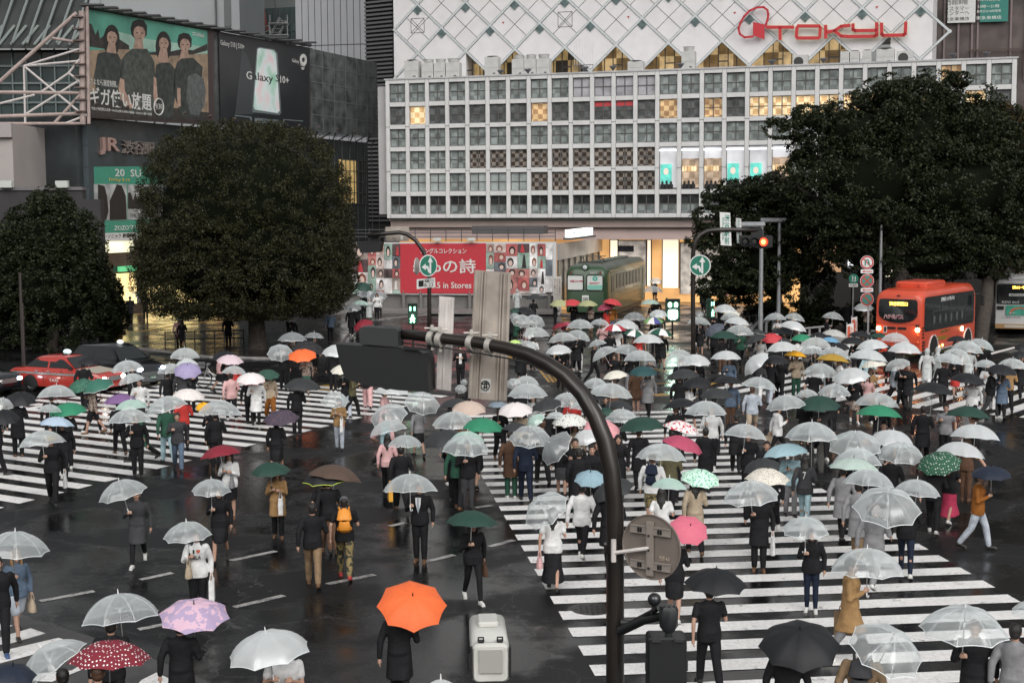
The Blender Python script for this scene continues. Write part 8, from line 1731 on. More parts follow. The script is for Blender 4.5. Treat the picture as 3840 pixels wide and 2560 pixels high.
# ================= CROWD =================
UDATA='''
1207 676 1252 688 dk 0 down=hood:k,trousers:k,b
1263 689 1307 705 ol 0 stand=top:k,trousers:k,r,long
1291 688 1337 703 red 0 phone=top:k,trousers:k,f
1327 690 1373 704 ol 0 phone=top:mul,skirt:k,f,longb
1372 695 1414 715 ras -14 phone=coat:r,trousers:k,b,long
1382 684 1431 703 red 12 stand=top:or,trousers:dn,f
1472 688 1515 699 gs 0 stand=coat:k,trousers:k,f,long
1490 637 1525 652 w 0 
1520 638 1548 652 w 0 
1477 656 1523 671 c 0 stand=top:k,trousers:k,f
1170 709 1194 720 dg 0 
1182 704 1231 725 k 12 
1170 720 1195 736 c 0 
1175 725 1222 754 c 8 stand=top:gn,trousers:k,r
1208 724 1251 756 c 22 stand=top:w,skirt:k,b
1200 752 1262 774 c 0 stand=top:w,trousers:k,b
1167 780 1198 789 lime 0 
1188 781 1235 800 c 12 
1268 740 1304 755 mar -18 
1282 738 1312 762 ras -25 stand=tee:g,trousers:k,b
1301 733 1364 755 c 0 
1356 733 1400 747 c 6 phone=top:pk,trousers:k,f
1409 734 1467 757 w 8 
1382 745 1438 761 rwp 0 down=tee:w,shorts:k,f
1431 718 1483 735 cg 0 
1479 729 1523 745 bgw 0 stand=top:k,trousers:k,f
1492 713 1532 730 w 0 down=top:dg,trousers:k,f
1302 756 1355 783 c 18 
1260 766 1326 785 c -6 stand=top:be,skirt:k,b
1433 756 1483 776 gwp 8 stand=tee:r,trousers:k,f
1488 753 1546 773 gwp 8 walk=coat:k,shorts:k,f
1453 767 1525 788 w 0 phone=coat:g,skirt:b,f
1254 792 1313 815 w -3 reach=top:k,trousers:k,f,long
1352 779 1393 796 c -14 walk=top:k,trousers:k,r
1360 793 1419 826 c -28 stand=coat:k,trousers:k,f,long
1407 790 1474 817 c 8 walk2=top:k,trousers:g,f
1430 804 1509 827 c 0 stand=coat:b,skirt:b,b,longb
1385 850 1442 873 cream -8 walk=top:b,longskirt:b,b,longb
1445 842 1510 865 tl 0 walk=coat:g,trousers:k,f,longb
1162 870 1198 893 c 0 
1179 863 1238 884 c 3 stand=top:k,trousers:k,b
1168 882 1256 915 c 0 stand=top:str,trousers:k,f,long
1341 870 1394 893 c 0 stand=top:k,trousers:k,b
1352 877 1454 916 spk 6 stand=top:k,trousers:k,b
1360 907 1392 919 k 0 
1390 919 1456 941 dk 6 walk=top:k,trousers:k,b
1378 935 1412 957 dg 10 
1270 904 1336 935 c 0 stand=tee:r,trousers:k,f
1307 923 1387 944 c 5 down=tee:mul,skirt:k,f
1222 916 1291 949 kw -12 walk=top:k,trousers:k,b
1144 926 1224 960 wpd -3 stand=top:be,skirt:k,f,longb
1121 923 1167 937 bs 0 stand=top:k,trousers:k,f,longb
1207 950 1255 986 m -30 
1252 947 1302 961 c 0 
1268 951 1353 980 leaf 0 stand=top:be,trousers:b,f,longb
1388 939 1469 974 c 5 down=coat:k,trousers:k,b
1421 956 1527 995 dg -6 stand=coat:k,trousers:k,b
1341 964 1426 1012 pk 12 walk=top:k,trousers:k,f
1152 970 1222 994 dk 6 stand=coat:b,trousers:gn,b
1170 982 1265 1029 c 0 walk=top:n,trousers:n,b
1241 996 1318 1068 cg -48 stand=top:k,trousers:k,f
1313 987 1378 1028 w -14 walk=top:k,trousers:dg,f,longb
1522 963 1607 999 heart 14 stand=top:k,trousers:k,b
1518 997 1614 1043 ras 18 stand=top:ol,trousers:k,b
1462 1018 1574 1059 c 3 stand=top:w,shorts:camo,b
1522 917 1605 939 k -6 walk=top:k,trousers:k,b
1566 867 1634 894 k -3 walk=top:w,skirt:k,r,long
1637 864 1705 881 k 3 stand=top:dn,trousers:b,f
1704 868 1783 894 c 8 down=top:ld,shorts:be,b
1608 892 1686 916 dk 0 walk=coat:k,trousers:k,b
1574 922 1668 955 c 0 walk=top:w,trousers:k,f
1828 893 1880 912 c -3 
1880 883 1953 913 c 0 walk=tee:k,skirt:k,b,long
1832 911 1929 946 dg 0 stand=top:dg,trousers:k,f
1762 906 1850 945 c -8 stride=hood:w,slim:k,r
1663 976 1759 1008 c 6 stand=top:k,trousers:k,f
1803 968 1926 1015 c 0 walk=top:dg,slim:tq,b,long
1753 1017 1856 1054 lb -8 phone=top:tq,trousers:g,f
1708 1053 1793 1095 dk -10 
1965 904 2062 934 c 3 walk=coat:k,trousers:k,f
1964 930 2072 958 g 3 stand=tee:g,trousers:k,f
2093 875 2192 907 k 6 stand=coat:k,trousers:k,b
2173 932 2272 960 dg 3 walk=top:k,shorts:k,l
2183 974 2294 1009 w 3 down=top:b,trousers:b,b,longb
2151 1014 2259 1051 w 6 walk=tee:k,longskirt:rs,b,longb
2109 1037 2207 1097 gp -8 stand=top:k,trousers:k,b
1999 987 2098 1030 w 6 stand=tee:g,trousers:k,r,long
2016 1017 2123 1068 c 4 stand=coat:k,trousers:k,b
1902 993 2026 1054 c 0 down=top:k,trousers:k,b
1915 1031 2024 1072 c 0 
1903 1052 2017 1082 plaid 2 stand=coat:g,trousers:k,b
1600 642 1642 659 cg 0 
1597 661 1627 671 k 0 
1646 671 1674 683 pk -4 
1623 656 1669 672 k 0 
1638 699 1692 718 w 0 
1664 712 1700 726 cream 6 
1655 719 1701 735 c 0 
1663 726 1723 747 w 7 
1597 715 1618 729 cg 12 
1579 728 1632 744 c 3 walk=top:k,skirt:k,f
1617 743 1666 775 ns -28 walk=top:k,trousers:k,b
1667 746 1730 771 c 3 down=top:gn,trousers:k,f
1631 760 1697 779 dg 2 stand=top:k,trousers:b,b
1710 766 1761 791 dk -20 stand=top:str,trousers:k,f
1748 768 1796 789 red 0 
1723 755 1759 769 kw 12 
1756 719 1806 734 c 0 phone=top:w,trousers:k,f,long
1802 718 1848 738 c 12 
1791 734 1853 762 w 14 stand=top:k,trousers:k,f
1771 751 1832 769 k 3 down=top:k,trousers:k,b
1889 716 1937 734 c 8 down=top:k,trousers:k,r
1887 756 1945 775 ws 8 
1818 768 1866 784 g 0 walk=top:w,trousers:k,b
1885 774 1928 787 bl 6 
1860 764 1901 777 k 0 
1931 774 1984 791 k 0 
1906 786 1953 803 k 10 walk=top:dg,trousers:k,f
1786 777 1818 788 dk 0 
1835 774 1910 801 c 0 walk=raincoat:rc,trousers:k,f
1834 796 1895 812 c 0 
1759 783 1834 809 w -4 stand=top:k,trousers:k,b
1802 806 1852 819 yel 4 down=top:be,trousers:gn,f
1875 814 1951 831 mus 5 walk=top:w,trousers:k,l
1880 797 1952 822 c 8 
1706 812 1770 860 w -42 walk=top:dg,trousers:w,b
1749 816 1813 837 k 2 stand=hood:k,trousers:ld,b
1634 806 1701 826 w 0 stand=top:dn,trousers:w,f,longb
1533 803 1588 819 c 0 
1527 814 1591 841 c 0 phone=top:k,trousers:k,f
1566 814 1631 842 w 5 walk=top:k,trousers:k,f
1531 847 1607 873 dk -6 stand=top:k,trousers:k,b
1846 835 1922 869 c 3 walk=tee:k,trousers:k,b
1962 697 2006 715 w 0 down=top:mul,trousers:k,f
1949 760 2001 775 k 6 
1997 764 2040 777 dg 4 
2022 765 2091 786 c 6 
1967 778 2040 804 w -4 walk=top:tq,trousers:dg,b
2038 785 2116 813 w 3 stand=top:ld,trousers:k,r
1949 804 2039 828 w 6 stand=top:pk,skirt:k,f,long
1977 825 2036 846 cream -8 walk=top:tan,longskirt:tan,b,longb
2034 823 2090 854 cb -16 walk=hood:k,trousers:dg,f
2175 772 2222 785 k 0 
2219 776 2281 802 c 14 
2187 782 2256 812 c 8 walk=coat:rc,trousers:dg,f
2237 784 2281 807 dg 10 
2168 800 2231 839 c 18 stand=top:k,skirt:r,f
2144 810 2212 836 c 8 stand=coat:k,trousers:k,b
2237 828 2291 844 c 4 walk=top:w,trousers:g,f
2293 823 2357 847 c 3 walk=top:tan,trousers:k,b
2265 837 2334 864 k 6 walk=top:k,trousers:dg,r
2183 855 2263 885 k 8 walk=top:w,shorts:k,f
2322 807 2363 823 k 0 
2330 791 2364 807 k 0 
1914 845 1996 885 w -8 walk=top:k,skirt:mul,f
859 880 941 908 w 4 walk=top:pk,wide:pk,r
852 929 935 987 c -16 stand=top:tq,trousers:k,r
849 964 937 999 c -12 walk=top:pk,wide:k,b,long
929 902 1009 956 c 10 walk=top:g,skirt:k,b
892 1000 969 1028 c 0 down=top:k,wide:k,b
1008 916 1088 936 dk 0 
1036 923 1117 955 bst 0 stand=coat:b,trousers:k,b
994 947 1095 987 c 0 down=top:g,trousers:k,b
1063 960 1155 996 g 4 walk=coat:k,skirt:k,b
973 986 1064 1033 dk -14 down=coat:k,trousers:k,f
1034 991 1112 1023 m 4 walk=top:gn,trousers:k,b
1016 1001 1122 1050 c 3 stand=top:k,trousers:dg,f
1045 883 1072 904 c 0 
1058 863 1074 885 c 0 
880 1089 1004 1131 c 0 stand=top:k,trousers:k,f,suit
1024 1172 1142 1213 dg 3 walk=top:k,slim:k,f,long
868 1331 1024 1452 or 4 stand=coat:k,trousers:k,b
1204 1131 1306 1220 c -32 walk=tee:w,longskirt:k,b,long
1317 1081 1396 1121 bd 0 stand=top:w,slim:k,b
1362 1100 1456 1158 dk -20 down=coat:k,trousers:k,b
974 1560 1051 1588 w 0 stand=top:k,trousers:k,b
706 1072 831 1109 brn 10 walk=top:k,trousers:b,b
230 1099 336 1156 c -14 stand=coat:dg,slim:k,f
442 1102 529 1141 c 0 stand=top:k,skirt:k,f,long
378 1199 484 1249 c -4 stand=top:w,trousers:k,f,long
-41 1221 108 1288 c 3 stand=top:dn,shorts:ld,f,longbl
189 1363 365 1437 c -4 walk=top:k,trousers:k,b
367 1375 525 1455 lil 0 walk=coat:k,trousers:dn,b
162 1472 342 1541 bp 2 stand=top:k,shorts:g,b
47 1481 203 1568 c -32 stand=top:k,trousers:k,b
-30 1522 85 1583 navy 6 stand=top:k,trousers:k,b
526 1448 711 1541 w -8 phone=tee:w,trousers:k,f
576 1062 667 1097 dg -3 phone=coat:tan,trousers:k,f,longb
698 1070 813 1118 klime -5 walk=tee:k,trousers:b,b
459 1021 555 1053 mar -8 phone=top:w,skirt:k,f,long
391 800 458 825 c 0 
638 763 704 785 cg 0 down=top:k,trousers:k,b
699 763 743 777 cg 4 
650 721 681 739 c 0 
615 793 672 830 c 0 stand=top:k,trousers:k,f
662 804 727 833 or -3 walk=top:mul,skirt:gn,f
672 785 742 819 kd 6 
741 793 807 820 w 0 stand=top:k,trousers:k,b
760 839 811 861 cream -4 walk=top:k,trousers:ld,f
498 815 559 839 ps 3 stand=top:r,skirt:k,f
488 808 549 832 k 0 
511 840 564 860 c 4 walk=top:pk,trousers:k,b
544 858 609 884 wpe 0 walk=coat:w,slim:k,f
590 850 642 873 dgd 3 walk=top:be,wide:or,f,longb
652 869 735 900 dk 3 stand=top:k,trousers:k,b
406 825 453 842 w 0 
362 835 420 859 c -4 down=top:k,trousers:k,b
400 836 462 870 lav 0 stand=top:dg,trousers:k,b
257 827 328 856 c -6 walk=top:k,trousers:k,f
273 856 331 883 c -14 walk=top:w,shorts:k,f
178 820 230 839 k 2 walk=top:k,trousers:k,b
158 871 217 905 gd -14 walk=top:mul,shorts:k,l
190 869 261 905 tw -14 walk=top:k,slim:k,r
88 885 173 911 c 0 stand=top:k,trousers:k,b
-20 914 30 944 c 10 
239 904 312 929 pu -5 
266 917 339 941 m -3 stride=coat:gn,trousers:k,l
86 927 142 948 c 4 
115 925 198 959 g -5 stand=top:k,trousers:k,b
91 956 169 982 ltb 6 walk=top:k,trousers:k,f
249 941 349 971 c 0 stand=top:k,trousers:k,f
47 990 149 1025 c -5 walk=top:k,trousers:k,f,hat
394 893 470 922 wrd 3 down=top:r,trousers:k,b
338 907 430 952 c -14 down=top:gn,trousers:tq,b
455 919 555 956 c 5 stand=top:k,trousers:k,b
449 922 483 947 yel -10 
605 943 687 980 np -5 stand=top:k,skirt:k,b
738 905 801 937 c 0 phone=top:tan,trousers:ld,f,long
10 716 49 734 c -4 
300 653 328 670 w 4 stand=top:k,trousers:k,f
298 668 327 697 cb 30 stand=top:k,trousers:k,b
405 722 444 736 w 0 
15 903 81 934 k 0 stand=coat:k,trousers:k,b
-27 944 44 978 k 3 stand=coat:k,trousers:k,r
821 668 856 684 wpt 0 stand=top:g,trousers:k,b
851 671 889 689 cg 0 phone=top:w,slim:k,f,long
808 690 849 701 m 3 
792 699 829 716 cg -2 stand=coat:k,trousers:k,b
812 734 858 763 mar -20 walk=top:gn,trousers:k,f
813 649 856 672 dg 10 
1661 1104 1788 1167 c -6 stand=coat:k,trousers:k,f
1712 1076 1812 1116 leo 3 stand=top:k,trousers:k,b
1798 1190 1902 1239 c 0 stand=top:k,slim:n,f,long
1564 1078 1653 1124 ml 8 walk=coat:be,trousers:k,b,long
1494 1099 1579 1125 m 3 stand=tee:w,skirt:k,b,long
1535 1177 1629 1260 pst 14 stand=top:k,skirt:k,b
1572 1308 1715 1370 k 3 stand=tee:k,trousers:k,b
1908 1261 2075 1329 c 0 walk=coat:tan,trousers:g,r
1938 1084 2051 1118 c 3 walk=coat:g,trousers:kh,b
2053 1101 2156 1143 c 4 walk=top:k,slim:n,b
1962 1126 2111 1214 c 4 down=hood:g,trousers:g,b
1745 1425 1929 1542 k 0 stand=coat:k,trousers:k,b
1949 1430 2116 1568 c 22 walk=coat:kh,trousers:dg,b
2116 1394 2311 1488 c 2 walk=coat:k,trousers:k,f
2322 1377 2439 1437 c 8 walk=top:g,trousers:k,b
2232 1072 2322 1104 navy 0 walk=top:or,trousers:ld,r
'''
LAND=[('the orange city bus',2120,740),('the white city bus',2315,700),('the red taxi',150,850),('the black taxi',300,830),('the green railcar',1390,650),('the red pop star billboard',1030,610),
('the red traffic light',1752,558),('the round blue arrow sign',1608,610),('the domed street tree',565,560),('the white sign backs',1110,770),('the round sign back',1495,1255),('the ball camera',1503,1376),('the no-parking sign',1990,690),('the black signal back',900,820),('the black pole',1412,1300)]
LAND[7]=('the green arrow sign on the black pole',1608,610)
U=[]
for ln in UDATA.strip().split('\n'):
    q=ln.split(); U.append(dict(l=int(q[0]),t=int(q[1]),r=int(q[2]),b=int(q[3]),s=q[4],roll=float(q[5]),p=q[6] if len(q)>6 else ''))
from collections import Counter
cnt=Counter(u['s'] for u in U)
for u in U:
    u['x']=(u['l']+u['r'])/2; u['y']=(u['t']+u['b'])/2; u['w']=u['r']-u['l']
    u['uniq']=cnt[u['s']]==1
UL=[('the %s umbrella'%STY[u['s']][0],u['x'],u['y']) for u in U if u['uniq']]
DIRN={0:'right of',1:'in front of',2:'left of',3:'behind'}
ORD=['nearest','second','third','fourth','fifth','sixth','seventh','eighth','ninth','tenth','eleventh','twelfth','thirteenth']
def sector(dx,dy):
    a=math.degrees(math.atan2(dy,dx))%360
    return 0 if (a<35 or a>=325) else 1 if a<145 else 2 if a<215 else 3
LM=UL+LAND
def relabel(items,key):
    """items: dicts with x,y and key; returns for each a unique relational phrase"""
    table={}
    for i,a in enumerate(items):
        for j,(nm,lx,ly) in enumerate(LM):
            dx,dy=a['x']-lx,a['y']-ly
            if abs(dx)+abs(dy)<12: continue
            table.setdefault((key(a),j,sector(dx,dy)),[]).append((math.hypot(dx,dy),i))
    best={}
    for (k,j,s),L in table.items():
        L.sort()
        for o,(d,i) in enumerate(L[:13]):
            c=d*(1+.35*o)
            if i not in best or c<best[i][0]: best[i]=(c,ORD[o],DIRN[s],LM[j][0])
    return [best.get(i) for i in range(len(items))]
rel=relabel(U,lambda a:a['s'])
for i,u in enumerate(U):
    nm=STY[u['s']][0]
    if u['uniq']: u['lab']='%s umbrella held open in the rain over the crossing crowd'%nm; u['short']='the %s umbrella'%nm
    else:
        c,o,d,l=rel[i]
        u['lab']='%s umbrella, %s one %s %s'%(nm,o,d,l) if o!='nearest' else '%s umbrella, the nearest one %s %s'%(nm,d,l)
        u['short']='the %s %s umbrella %s %s'%(o,nm,d,l)
GRP='open umbrellas held by the crossing crowd'; PG='pedestrians crossing in the rain'
COLW={k:v[0] for k,v in CC.items()}; COLW['g']='grey'; 
BW={'trousers':'trousers','slim':'slim trousers','wide':'wide trousers','shorts':'shorts','skirt':'skirt','longskirt':'long skirt'}
TW={'top':'jacket','coat':'long coat','tee':'t-shirt','hood':'hoodie','raincoat':'raincoat'}
FACE={'f':0,'b':PI,'l':-PI/2,'r':PI/2}
PEOPLE=[]
def elev(y): return PIT+math.atan((y-784)/3329.)
shoes={'f':['w','k','k','b'],'b':['k','k','w']}
rr=random.Random(3)
deft=['stand','walk','walk2','phone','down']
for i,u in enumerate(U):
    sty=STY[u['s']]; dep=sty[2]/2; e0=elev(u['b']); hw=(u['b']-u['t'])/max(u['w'],1); best=(9,0)
    ar=abs(math.sin(R(u['roll'])))*.5
    for t in range(-8,62,1):
        al=e0+R(t); m_=.5*math.sin(al)+max(dep*math.cos(al),.5*math.sin(al))+ar
        if abs(m_-hw)<best[0]: best=(abs(m_-hw),t)
    tilt=R(best[1]); al=e0+tilt; fr=.5*math.sin(al)
    zc=1.57
    cx=u['x']; cyp=u['b']-(fr+ar*.6)*u['w']
    c=at(cx,cyp,zc); Rad=1.06*u['w']*c.y/3329/2/ (math.cos(R(u['roll'])*.6))
    if Rad>.68 or Rad<.40:  # shift height rather than make a giant
        tgt=.66 if Rad>.68 else .42; k=tgt/Rad; z2=HC-(HC-zc)*k; z2=min(max(z2,1.7),2.15); c=at(cx,cyp,z2); Rad=u['w']*c.y/3329/2
    view=math.atan2(c.x,c.y)
    ax=Vector((0,0,1)); ax.rotate(Euler((tilt,0,0)));  # lean toward the camera (-y)
    if ax.y>0: ax.y=-ax.y
    if tilt<0: ax.y=-ax.y
    ax.rotate(Euler((0,R(u['roll']),0)))
    ax.rotate(Euler((0,0,-view)))
    # holder
    spc=u['p']
    if not spc:
        spc='%s=%s:k,%s:k,%s%s'%(rr.choice(deft),rr.choice(['top','top','coat']),rr.choice(['trousers','trousers','slim','skirt']),rr.choice('ffbb'),rr.choice(['','','',',long']))
    pose,a=spc.split('='); a=a.split(','); top,tc=a[0].split(':'); bot,bc=a[1].split(':'); face=a[2]; ex=a[3] if len(a)>3 else ''
    fem=1 if (ex.startswith('long') or 'skirt' in bot) else 0
    if pose=='down': pose='stand'
    if pose=='stand' and rr.random()<.55: pose=rr.choice(['walk','walk2','walk','walk2','stride'])
    hair={'long':'longhair'}.get(ex[:4],'bobhair' if (fem and not ex) else 'hair'); hc={'longb':'b','longbl':'bl'}.get(ex,'k')
    if ex=='': hc=rr.choice(['k','k','k','b'])
    sc=rr.uniform(.93,1.0) if fem else rr.uniform(.98,1.05)
    rz=FACE[face]-view+rr.uniform(-.3,.3)
    hz=joints(pose,fem)['hold'].z*sc
    h=handloc(pose,fem,0,0,rz,sc); J_=joints(pose,fem); hd=(J_['head']+Vector((0,.01,.135)))*sc; hd.rotate(Euler((0,0,rz)))
    cz0=c.z; c0_=c.copy(); dr=(Vector((0,0,HC))-c).normalized()
    for it in range(14):
        L_=min((c.z-hz)/max(ax.z,.3),.95); hp=c-ax*L_
        if hp.z>hz+.02: hp.z=hz
        px,py=hp.x-h.x,hp.y-h.y
        hw_=Vector((px,py,0))+hd; dv_=hw_-c; zl=dv_.dot(ax); rl=(dv_-ax*zl).length/Rad
        dome=sty[2]*Rad*(1-min(rl,1)**2)-.05
        if zl<dome or rl>1.15: break
        # bring the body towards the shaft, then lift the canopy along the sight line
        c=c+dr*(.035/dr.z); Rad*=.999
    ax_=(c-Vector((hp.x,hp.y,hp.z))).normalized(); L_=(c-hp).length
    u['c']=c; umbrella(c,ax,Rad,u['s'],max(L_,.35),u['lab'] if len(u['lab'].split())<=16 else u['lab'].replace('the nearest one','nearest').replace(' with one','').replace(' that',''),GRP,spin=rr.uniform(0,.78))
    sc*=rr.uniform(.97,1.02); tw=TW[top]; suit=ex=='suit'
    desc='person in %s %s and %s %s'%(COLW[tc],tw,COLW[bc],BW[bot])
    if tc==bc=='k' and not suit: desc='person in black %s'%({'coat':'coat','hood':'hoodie','tee':'t-shirt','top':'jacket','raincoat':'raincoat'}[top])
    if top=='raincoat': desc='person in see-through raincoat'
    if suit: desc='person in black suit, white shirt and tie'
    p=person(px,py,rz,pose,fem,top,tc,bot,bc,hair,hc,rr.choice(['k','k','k','w','b']) if 'slim' not in bot else 'w',sc,desc,PG,
        hat=('hat',mat('straw',(.45,.33,.18),.8)) if ex=='hat' else None)
    PEOPLE.append(dict(o=p,desc=desc,x=u['x'],y=u['b']+20,u=u,pose=pose,f=fem,rz=rz,sc=sc,px=px,py=py))
# people without a raised umbrella, and things carried
def extra(x,y,spec,rz=None,sc=None,shoe='k',hat=None,desc=None):
    pose,a=spec.split('='); a=a.split(','); top,tc=a[0].split(':'); bot,bc=a[1].split(':'); face=a[2]; ex=a[3] if len(a)>3 else ''
    fem=1 if (ex.startswith('long') or 'skirt' in bot) else 0; g=at(x,y,0 if y>735 else .12); view=math.atan2(g.x,g.y)
    r_=FACE[face]-view if rz is None else rz; s=sc or 1
    d=desc or 'person without umbrella in %s %s and %s %s'%(COLW[tc],TW[top],COLW[bc],BW[bot])
    p=person(g.x,g.y,r_,pose,fem,top,tc,bot,bc,{'long':'longhair'}.get(ex[:4],'bobhair' if fem else 'hair'),{'longb':'b','longbl':'bl','gy':'gy'}.get(ex,'k'),shoe,s,d,PG,hat=hat,z=g.z)
    PEOPLE.append(dict(o=p,desc=d,x=x,y=y-40,u=None,pose=pose,f=fem,rz=r_,sc=s,px=g.x,py=g.y)); return p
CAPG=mat('cap_grey',(.1,.1,.11),.8)
extra(1058,888,'phone=top:k,trousers:k,f',desc='person in black suit and white shirt between the two sign backs')
extra(793,1327,'walk=tee:k,trousers:camo,b',shoe='r',hat=('cap',CAPG),desc='person in grey cap and camouflage trousers with an orange backpack')
BP=PEOPLE[-1]
extra(720,1345,'walk=top:k,trousers:kh,b',shoe='b',desc='person in black top and khaki trousers beside the orange backpack')
PEOPLE[-1]['o'].location.x-=.0
extra(575,975,'walk=top:k,trousers:k,b'); extra(2,1500,'walk=top:k,trousers:k,f',shoe='n')
extra(866,733,'stand=top:w,trousers:k,f,long',desc='person in white top posing before the red pop star billboard')
extra(848,745,'stand=raincoat:rc,trousers:gn,f'); extra(1188,722,'stand=raincoat:rc,trousers:k,b',desc='person in pale blue rain poncho facing the pop star billboard')
extra(845,938,'walk=top:k,wide:pk,b'); extra(810,958,'walk=top:ol,trousers:k,r')
extra(1900,840,'stand=top:k,trousers:k,l'); extra(1330,850,'walk=top:k,trousers:w,b',shoe='w')
extra(1272,845,'phone=top:k,skirt:k,f,long'); extra(1400,845,'walk=coat:k,trousers:k,b')
extra(2128,895,'walk=raincoat:rc,trousers:w,b',desc='person in see-through hooded raincoat right of the orange bus wheel'); extra(2152,890,'walk=raincoat:rc,trousers:k,l',desc='second raincoat wearer, turned sideways, near the orange city bus')
extra(1776,742,'phone=top:k,trousers:k,f,longb',desc='person with long brown hair reading a phone by the guard rail')
extra(1985,1150,'walk=top:g,trousers:g,f',desc='person in light grey hoodie under the edge of the powder blue umbrella')
PEOPLE[-1]['o'].location
extra(2085,940,'walk=coat:k,trousers:dg,f'); extra(2300,960,'walk=coat:dn,trousers:k,b,longb')
extra(1330,1190,'stand=coat:k,trousers:gn,b'); extra(1290,1140,'walk=top:k,skirt:dg,b'); extra(1420,1150,'stand=coat:k,trousers:k,f,long'); extra(1545,1150,'walk=coat:k,trousers:k,b'); extra(1620,1130,'stand=coat:k,trousers:k,b')
extra(1360,1180,'stand=top:k,trousers:k,f'); extra(1690,1085,'walk=coat:k,trousers:k,b'); extra(1760,1165,'walk=coat:k,trousers:k,f')
extra(410,1080,'walk=top:dg,trousers:dn,f'); extra(508,900,'walk=top:pk,skirt:k,r'); extra(665,770,'stand=coat:k,trousers:k,b')
extra(760,785,'stand=top:dn,trousers:k,b',desc='person in dark denim jacket standing right of the domed tree trunk')
extra(525,795,'walk=coat:k,trousers:k,b'); extra(412,800,'walk=hood:pk,trousers:k,b'); extra(300,740,'stand=coat:k,trousers:k,b'); extra(335,735,'stand=top:k,trousers:k,f')
extra(1945,760,'stand=top:k,trousers:k,b'); extra(1975,745,'stand=top:k,trousers:k,b'); extra(1905,735,'stand=coat:k,trousers:k,b')
extra(1640,790,'phone=coat:k,skirt:k,f')
extra(1487,650,'stand=top:w,skirt:k,f,long'); extra(1500,640,'stand=top:k,trousers:k,b')
extra(2170,1060,'stand=tee:g,trousers:k,f')
# finish labels: unique wording for every person
cn=Counter(p['desc'] for p in PEOPLE)
relp=relabel([dict(x=p['x'],y=p['y'],d=p['desc']) for p in PEOPLE],lambda a:a['d'])
for i,p in enumerate(PEOPLE):
    if cn[p['desc']]==1: p['lab']=p['desc']
    else:
        c,o,d,l=relp[i]; sh=p['desc'].replace('person without umbrella in','person in')
        p['lab']='%s, %s %s %s'%(p['desc'],o,d,l)
        w=p['lab'].split()
        if len(w)>16: p['lab']='%s, %s %s %s'%(sh.replace(' jacket','').replace('long ','').replace(' and black trousers',' and trousers').replace('slim ',''),o,d,l)
        w=p['lab'].split()
        if len(w)>16: p['lab']='%s %s %s'%(o,d,l) if 0 else '%s %s, %s %s %s'%('person in',p['desc'].split(' in ')[1].split(' and ')[0],o,d,l)
    p['o']['label']=p['lab']
# backpack
def backpack(P,m,label):
    J=joints(P['pose'],P['f']); c=J['chest']+Vector((0,.16,.0)); e=empty('backpack',(0,0,0),0,label,'backpack')
    mb=MB(); mb.tube([c+Vector((0,0,-.24)),c+Vector((0,.02,-.2)),c+Vector((0,.03,0)),c+Vector((0,.0,.17)),c+Vector((0,-.03,.2))],[(.12,.06),(.16,.09),(.155,.09),(.12,.06),(.05,.03)],16)
    mb.obj('bag_body',m,e,smooth=50,local=True)
    mb=MB(); mb.tube([c+Vector((0,.1,-.2)),c+Vector((0,.12,-.12)),c+Vector((0,.115,-.03))],[(.11,.03),(.12,.035),(.1,.02)],12); mb.obj('pocket',m,e,smooth=50,local=True)
    for s in (1,-1):
        mb=MB(); mb.tube([c+Vector((s*.08,-.05,.17)),c+Vector((s*.1,-.17,.21)),c+Vector((s*.11,-.29,.1)),c+Vector((s*.12,-.22,-.1)),c+Vector((s*.13,-.05,-.2))],.018,6); mb.obj('strap',m,e,local=True)
    e.location=P['o'].location; e.rotation_euler=P['o'].rotation_euler; e.scale=P['o'].scale
backpack(BP,cm('or') if False else mat('backpack_orange',(.72,.27,.03),.6,var=.1),'bright orange backpack on the person in camouflage trousers')
def near(x,y):
    return min(PEOPLE,key=lambda p:(proj((p['px'],p['py'],1.2))[0]-x)**2+(proj((p['px'],p['py'],1.2))[1]-y)**2)
for x,y,m,lb in ((1350,1030,'n','dark blue backpack on the person under the dome umbrella left of centre'),(1508,1105,'n','navy backpack on the person in white with camouflage shorts'),(2085,1470,'dg','dark grey backpack under the tilted clear umbrella, bottom right'),(2000,1065,'k','black backpack worn near the green and white plaid umbrella')):
    backpack(near(x,y),cm(m),lb)
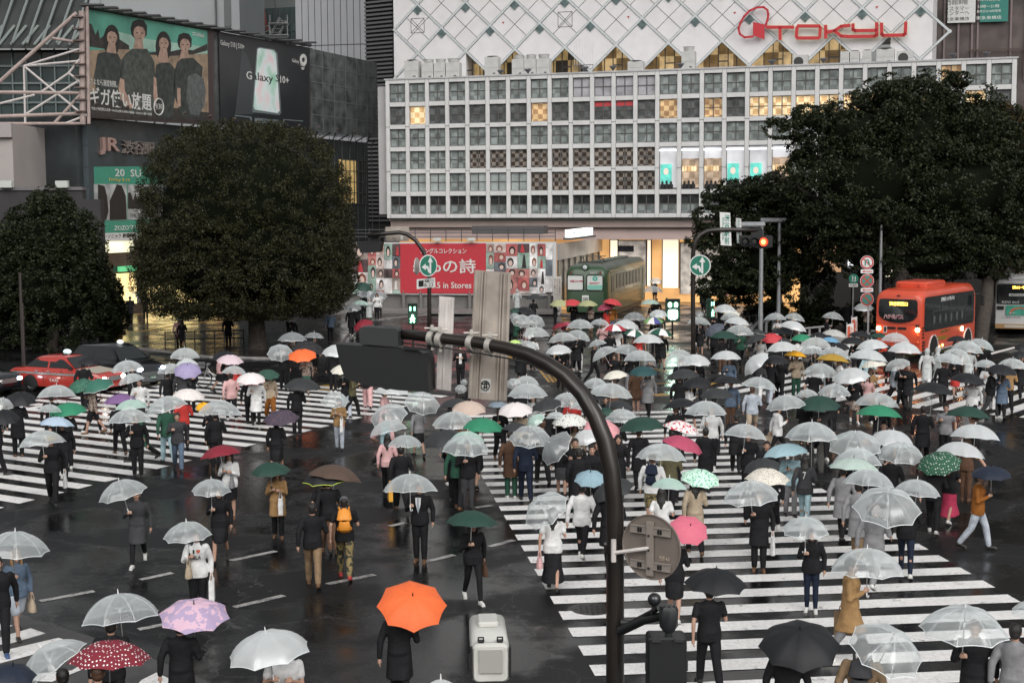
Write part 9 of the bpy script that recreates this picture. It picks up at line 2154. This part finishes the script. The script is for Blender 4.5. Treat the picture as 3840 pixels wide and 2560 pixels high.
for x,y,kind,col,lb,sd_ in ((160,1045,'tote','w','big white shopping bag beside the straw hat, left crossing','L'),(783,965,'paper','w','white paper bag with red letters right of the left crossing','L'),(466,1300,'paper','w','white tote held by the person in the I love shirt','L'),
 (445,1305,'hand','be','small spotted beige handbag of the person in the I love shirt','R'),(1295,1195,'hand','pk','pink leather handbag by the long black skirt','L'),(1711,1510,'brief','k','black handbag hanging from the person in black t-shirt, bottom right','L'),
 (1090,1290,'hand','b','brown patterned handbag held beneath the dark green umbrella','L'),(650,1270 if False else 1180,'paper','w','white printed tote of the person in tan coat','L'),(536,1100,'hand','g','silver handbag under the burgundy umbrella','L'),
 (1780,960,'tote','be','cream tote bag swinging behind the striding person in white hood','L'),(2290,910,'paper','w','white carrier bag on the far right of the crossing','L'),(2050,885,'paper','w','white shopping bag below the cream umbrella, right','R'),
 (1218,880 if False else 760,'tote','pk','pale pink tote bag left of the clear umbrellas','L'),(1750,1200,'tote','w','white tote bag by the black trousers under the dome umbrella','L'),(68,1385,'hand','be','beige handbag of the person in denim shorts, far left','L'),
 (2180,860,'hand','r','bright red handbag in front of the orange bus','L'),(660,1085,'hand','w','white bag under the purple-black flecked umbrella','L'),(1650,960,'hand','w','small white handbag among dark umbrellas','L'),(2010,1420,'paper','kh','brown paper bag carried by the person in tan coat','L'),
 (925,1085,'paper','yel_' ,'yellow and white paper bag in the middle of the road','L')):
    P=near(x,y); w=wrist(P['pose'],P['f'],P['px'],P['py'],P['rz'],P['sc'],sd_,-.14)
    bag(kind,mat('bag_yellow',(.7,.35,.04),.6) if col=='yel_' else col,w,P['rz']+PI/2,lb)

# prints on clothes and bags
def print_on(P,items,m,front=True):
    J=joints(P['pose'],P['f']); c=J['chest']; yy=c.y-(.152 if front else -.152)
    for s_,dx,dz,w_,h_ in items:
        mb=MB(); M_=Matrix.Translation((c.x+dx,yy,c.z+dz))@(Matrix.Rotation(0 if front else PI,4,'Z'))@Matrix.Rotation(PI/2,4,'X'); text_into(mb,s_,M_,w_,h_,.01); mb.obj('print',m,P['o'],local=True)
def find(x,y): return near(x,y)
P_=near(421,1290); print_on(P_,[('I',-.05,.04,.03,.07),('GLA',0,-.07,.16,.07)],mat('print_black',(.01,.01,.01),.5)); print_on(P_,[('♥',.035,.04,.07,.07)],mat('flag_red',(.55,.1,.05),.5))
print_on(near(1880,1120),[('7',0,-.02,.07,.17)],SGW,False); print_on(near(1780,985),[('adidas',0,0,.2,.07)],SGW,False)
P_=near(958,1210); J=joints(P_['pose'],P_['f']); c=J['chest']
mb=MB(); mb.prism([(c.x+a,c.y-.148,c.z+b) for a,b in ((-.062,.13),(.062,.13),(.05,-.02),(.0,-.2),(-.05,-.02))],(0,-1,0),.012); mb.obj('white_shirt',cm('w'),P_['o'],local=True)
mb=MB(); mb.prism([(c.x+a,c.y-.162,c.z+b) for a,b in ((-.014,.12),(.014,.12),(.024,-.12),(0,-.19),(-.024,-.12))],(0,-1,0),.008); mb.obj('necktie',mat('tie_blue',(.3,.36,.42),.6),P_['o'],local=True)
P_=near(1058,845); J=joints(P_['pose'],P_['f']); c=J['chest']
mb=MB(); mb.prism([(c.x+a,c.y-.148,c.z+b) for a,b in ((-.055,.13),(.055,.13),(.06,-.3),(-.06,-.3))],(0,-1,0),.012); mb.obj('white_shirt',cm('w'),P_['o'],local=True)
for o in [o for o in bpy.data.objects if o.name.startswith('paper_bag') and 'red letters' in o['label']]:
    mb=MB(); text_into(mb,'H&M',Matrix.Translation((0,-.062,-.2))@Matrix.Rotation(PI/2,4,'X'),.2,.1,.006); mb.obj('print',mat('flag_red',(.55,.1,.05),.5),o,local=True)
for o in [o for o in bpy.data.objects if o.name.startswith('paper_bag') and 'printed tote' in o['label']]:
    mb=MB(); text_into(mb,'A.P.C.',Matrix.Translation((0,-.062,-.2))@Matrix.Rotation(PI/2,4,'X'),.18,.06,.006); mb.obj('print',mat('print_black',(.01,.01,.01),.5),o,local=True)
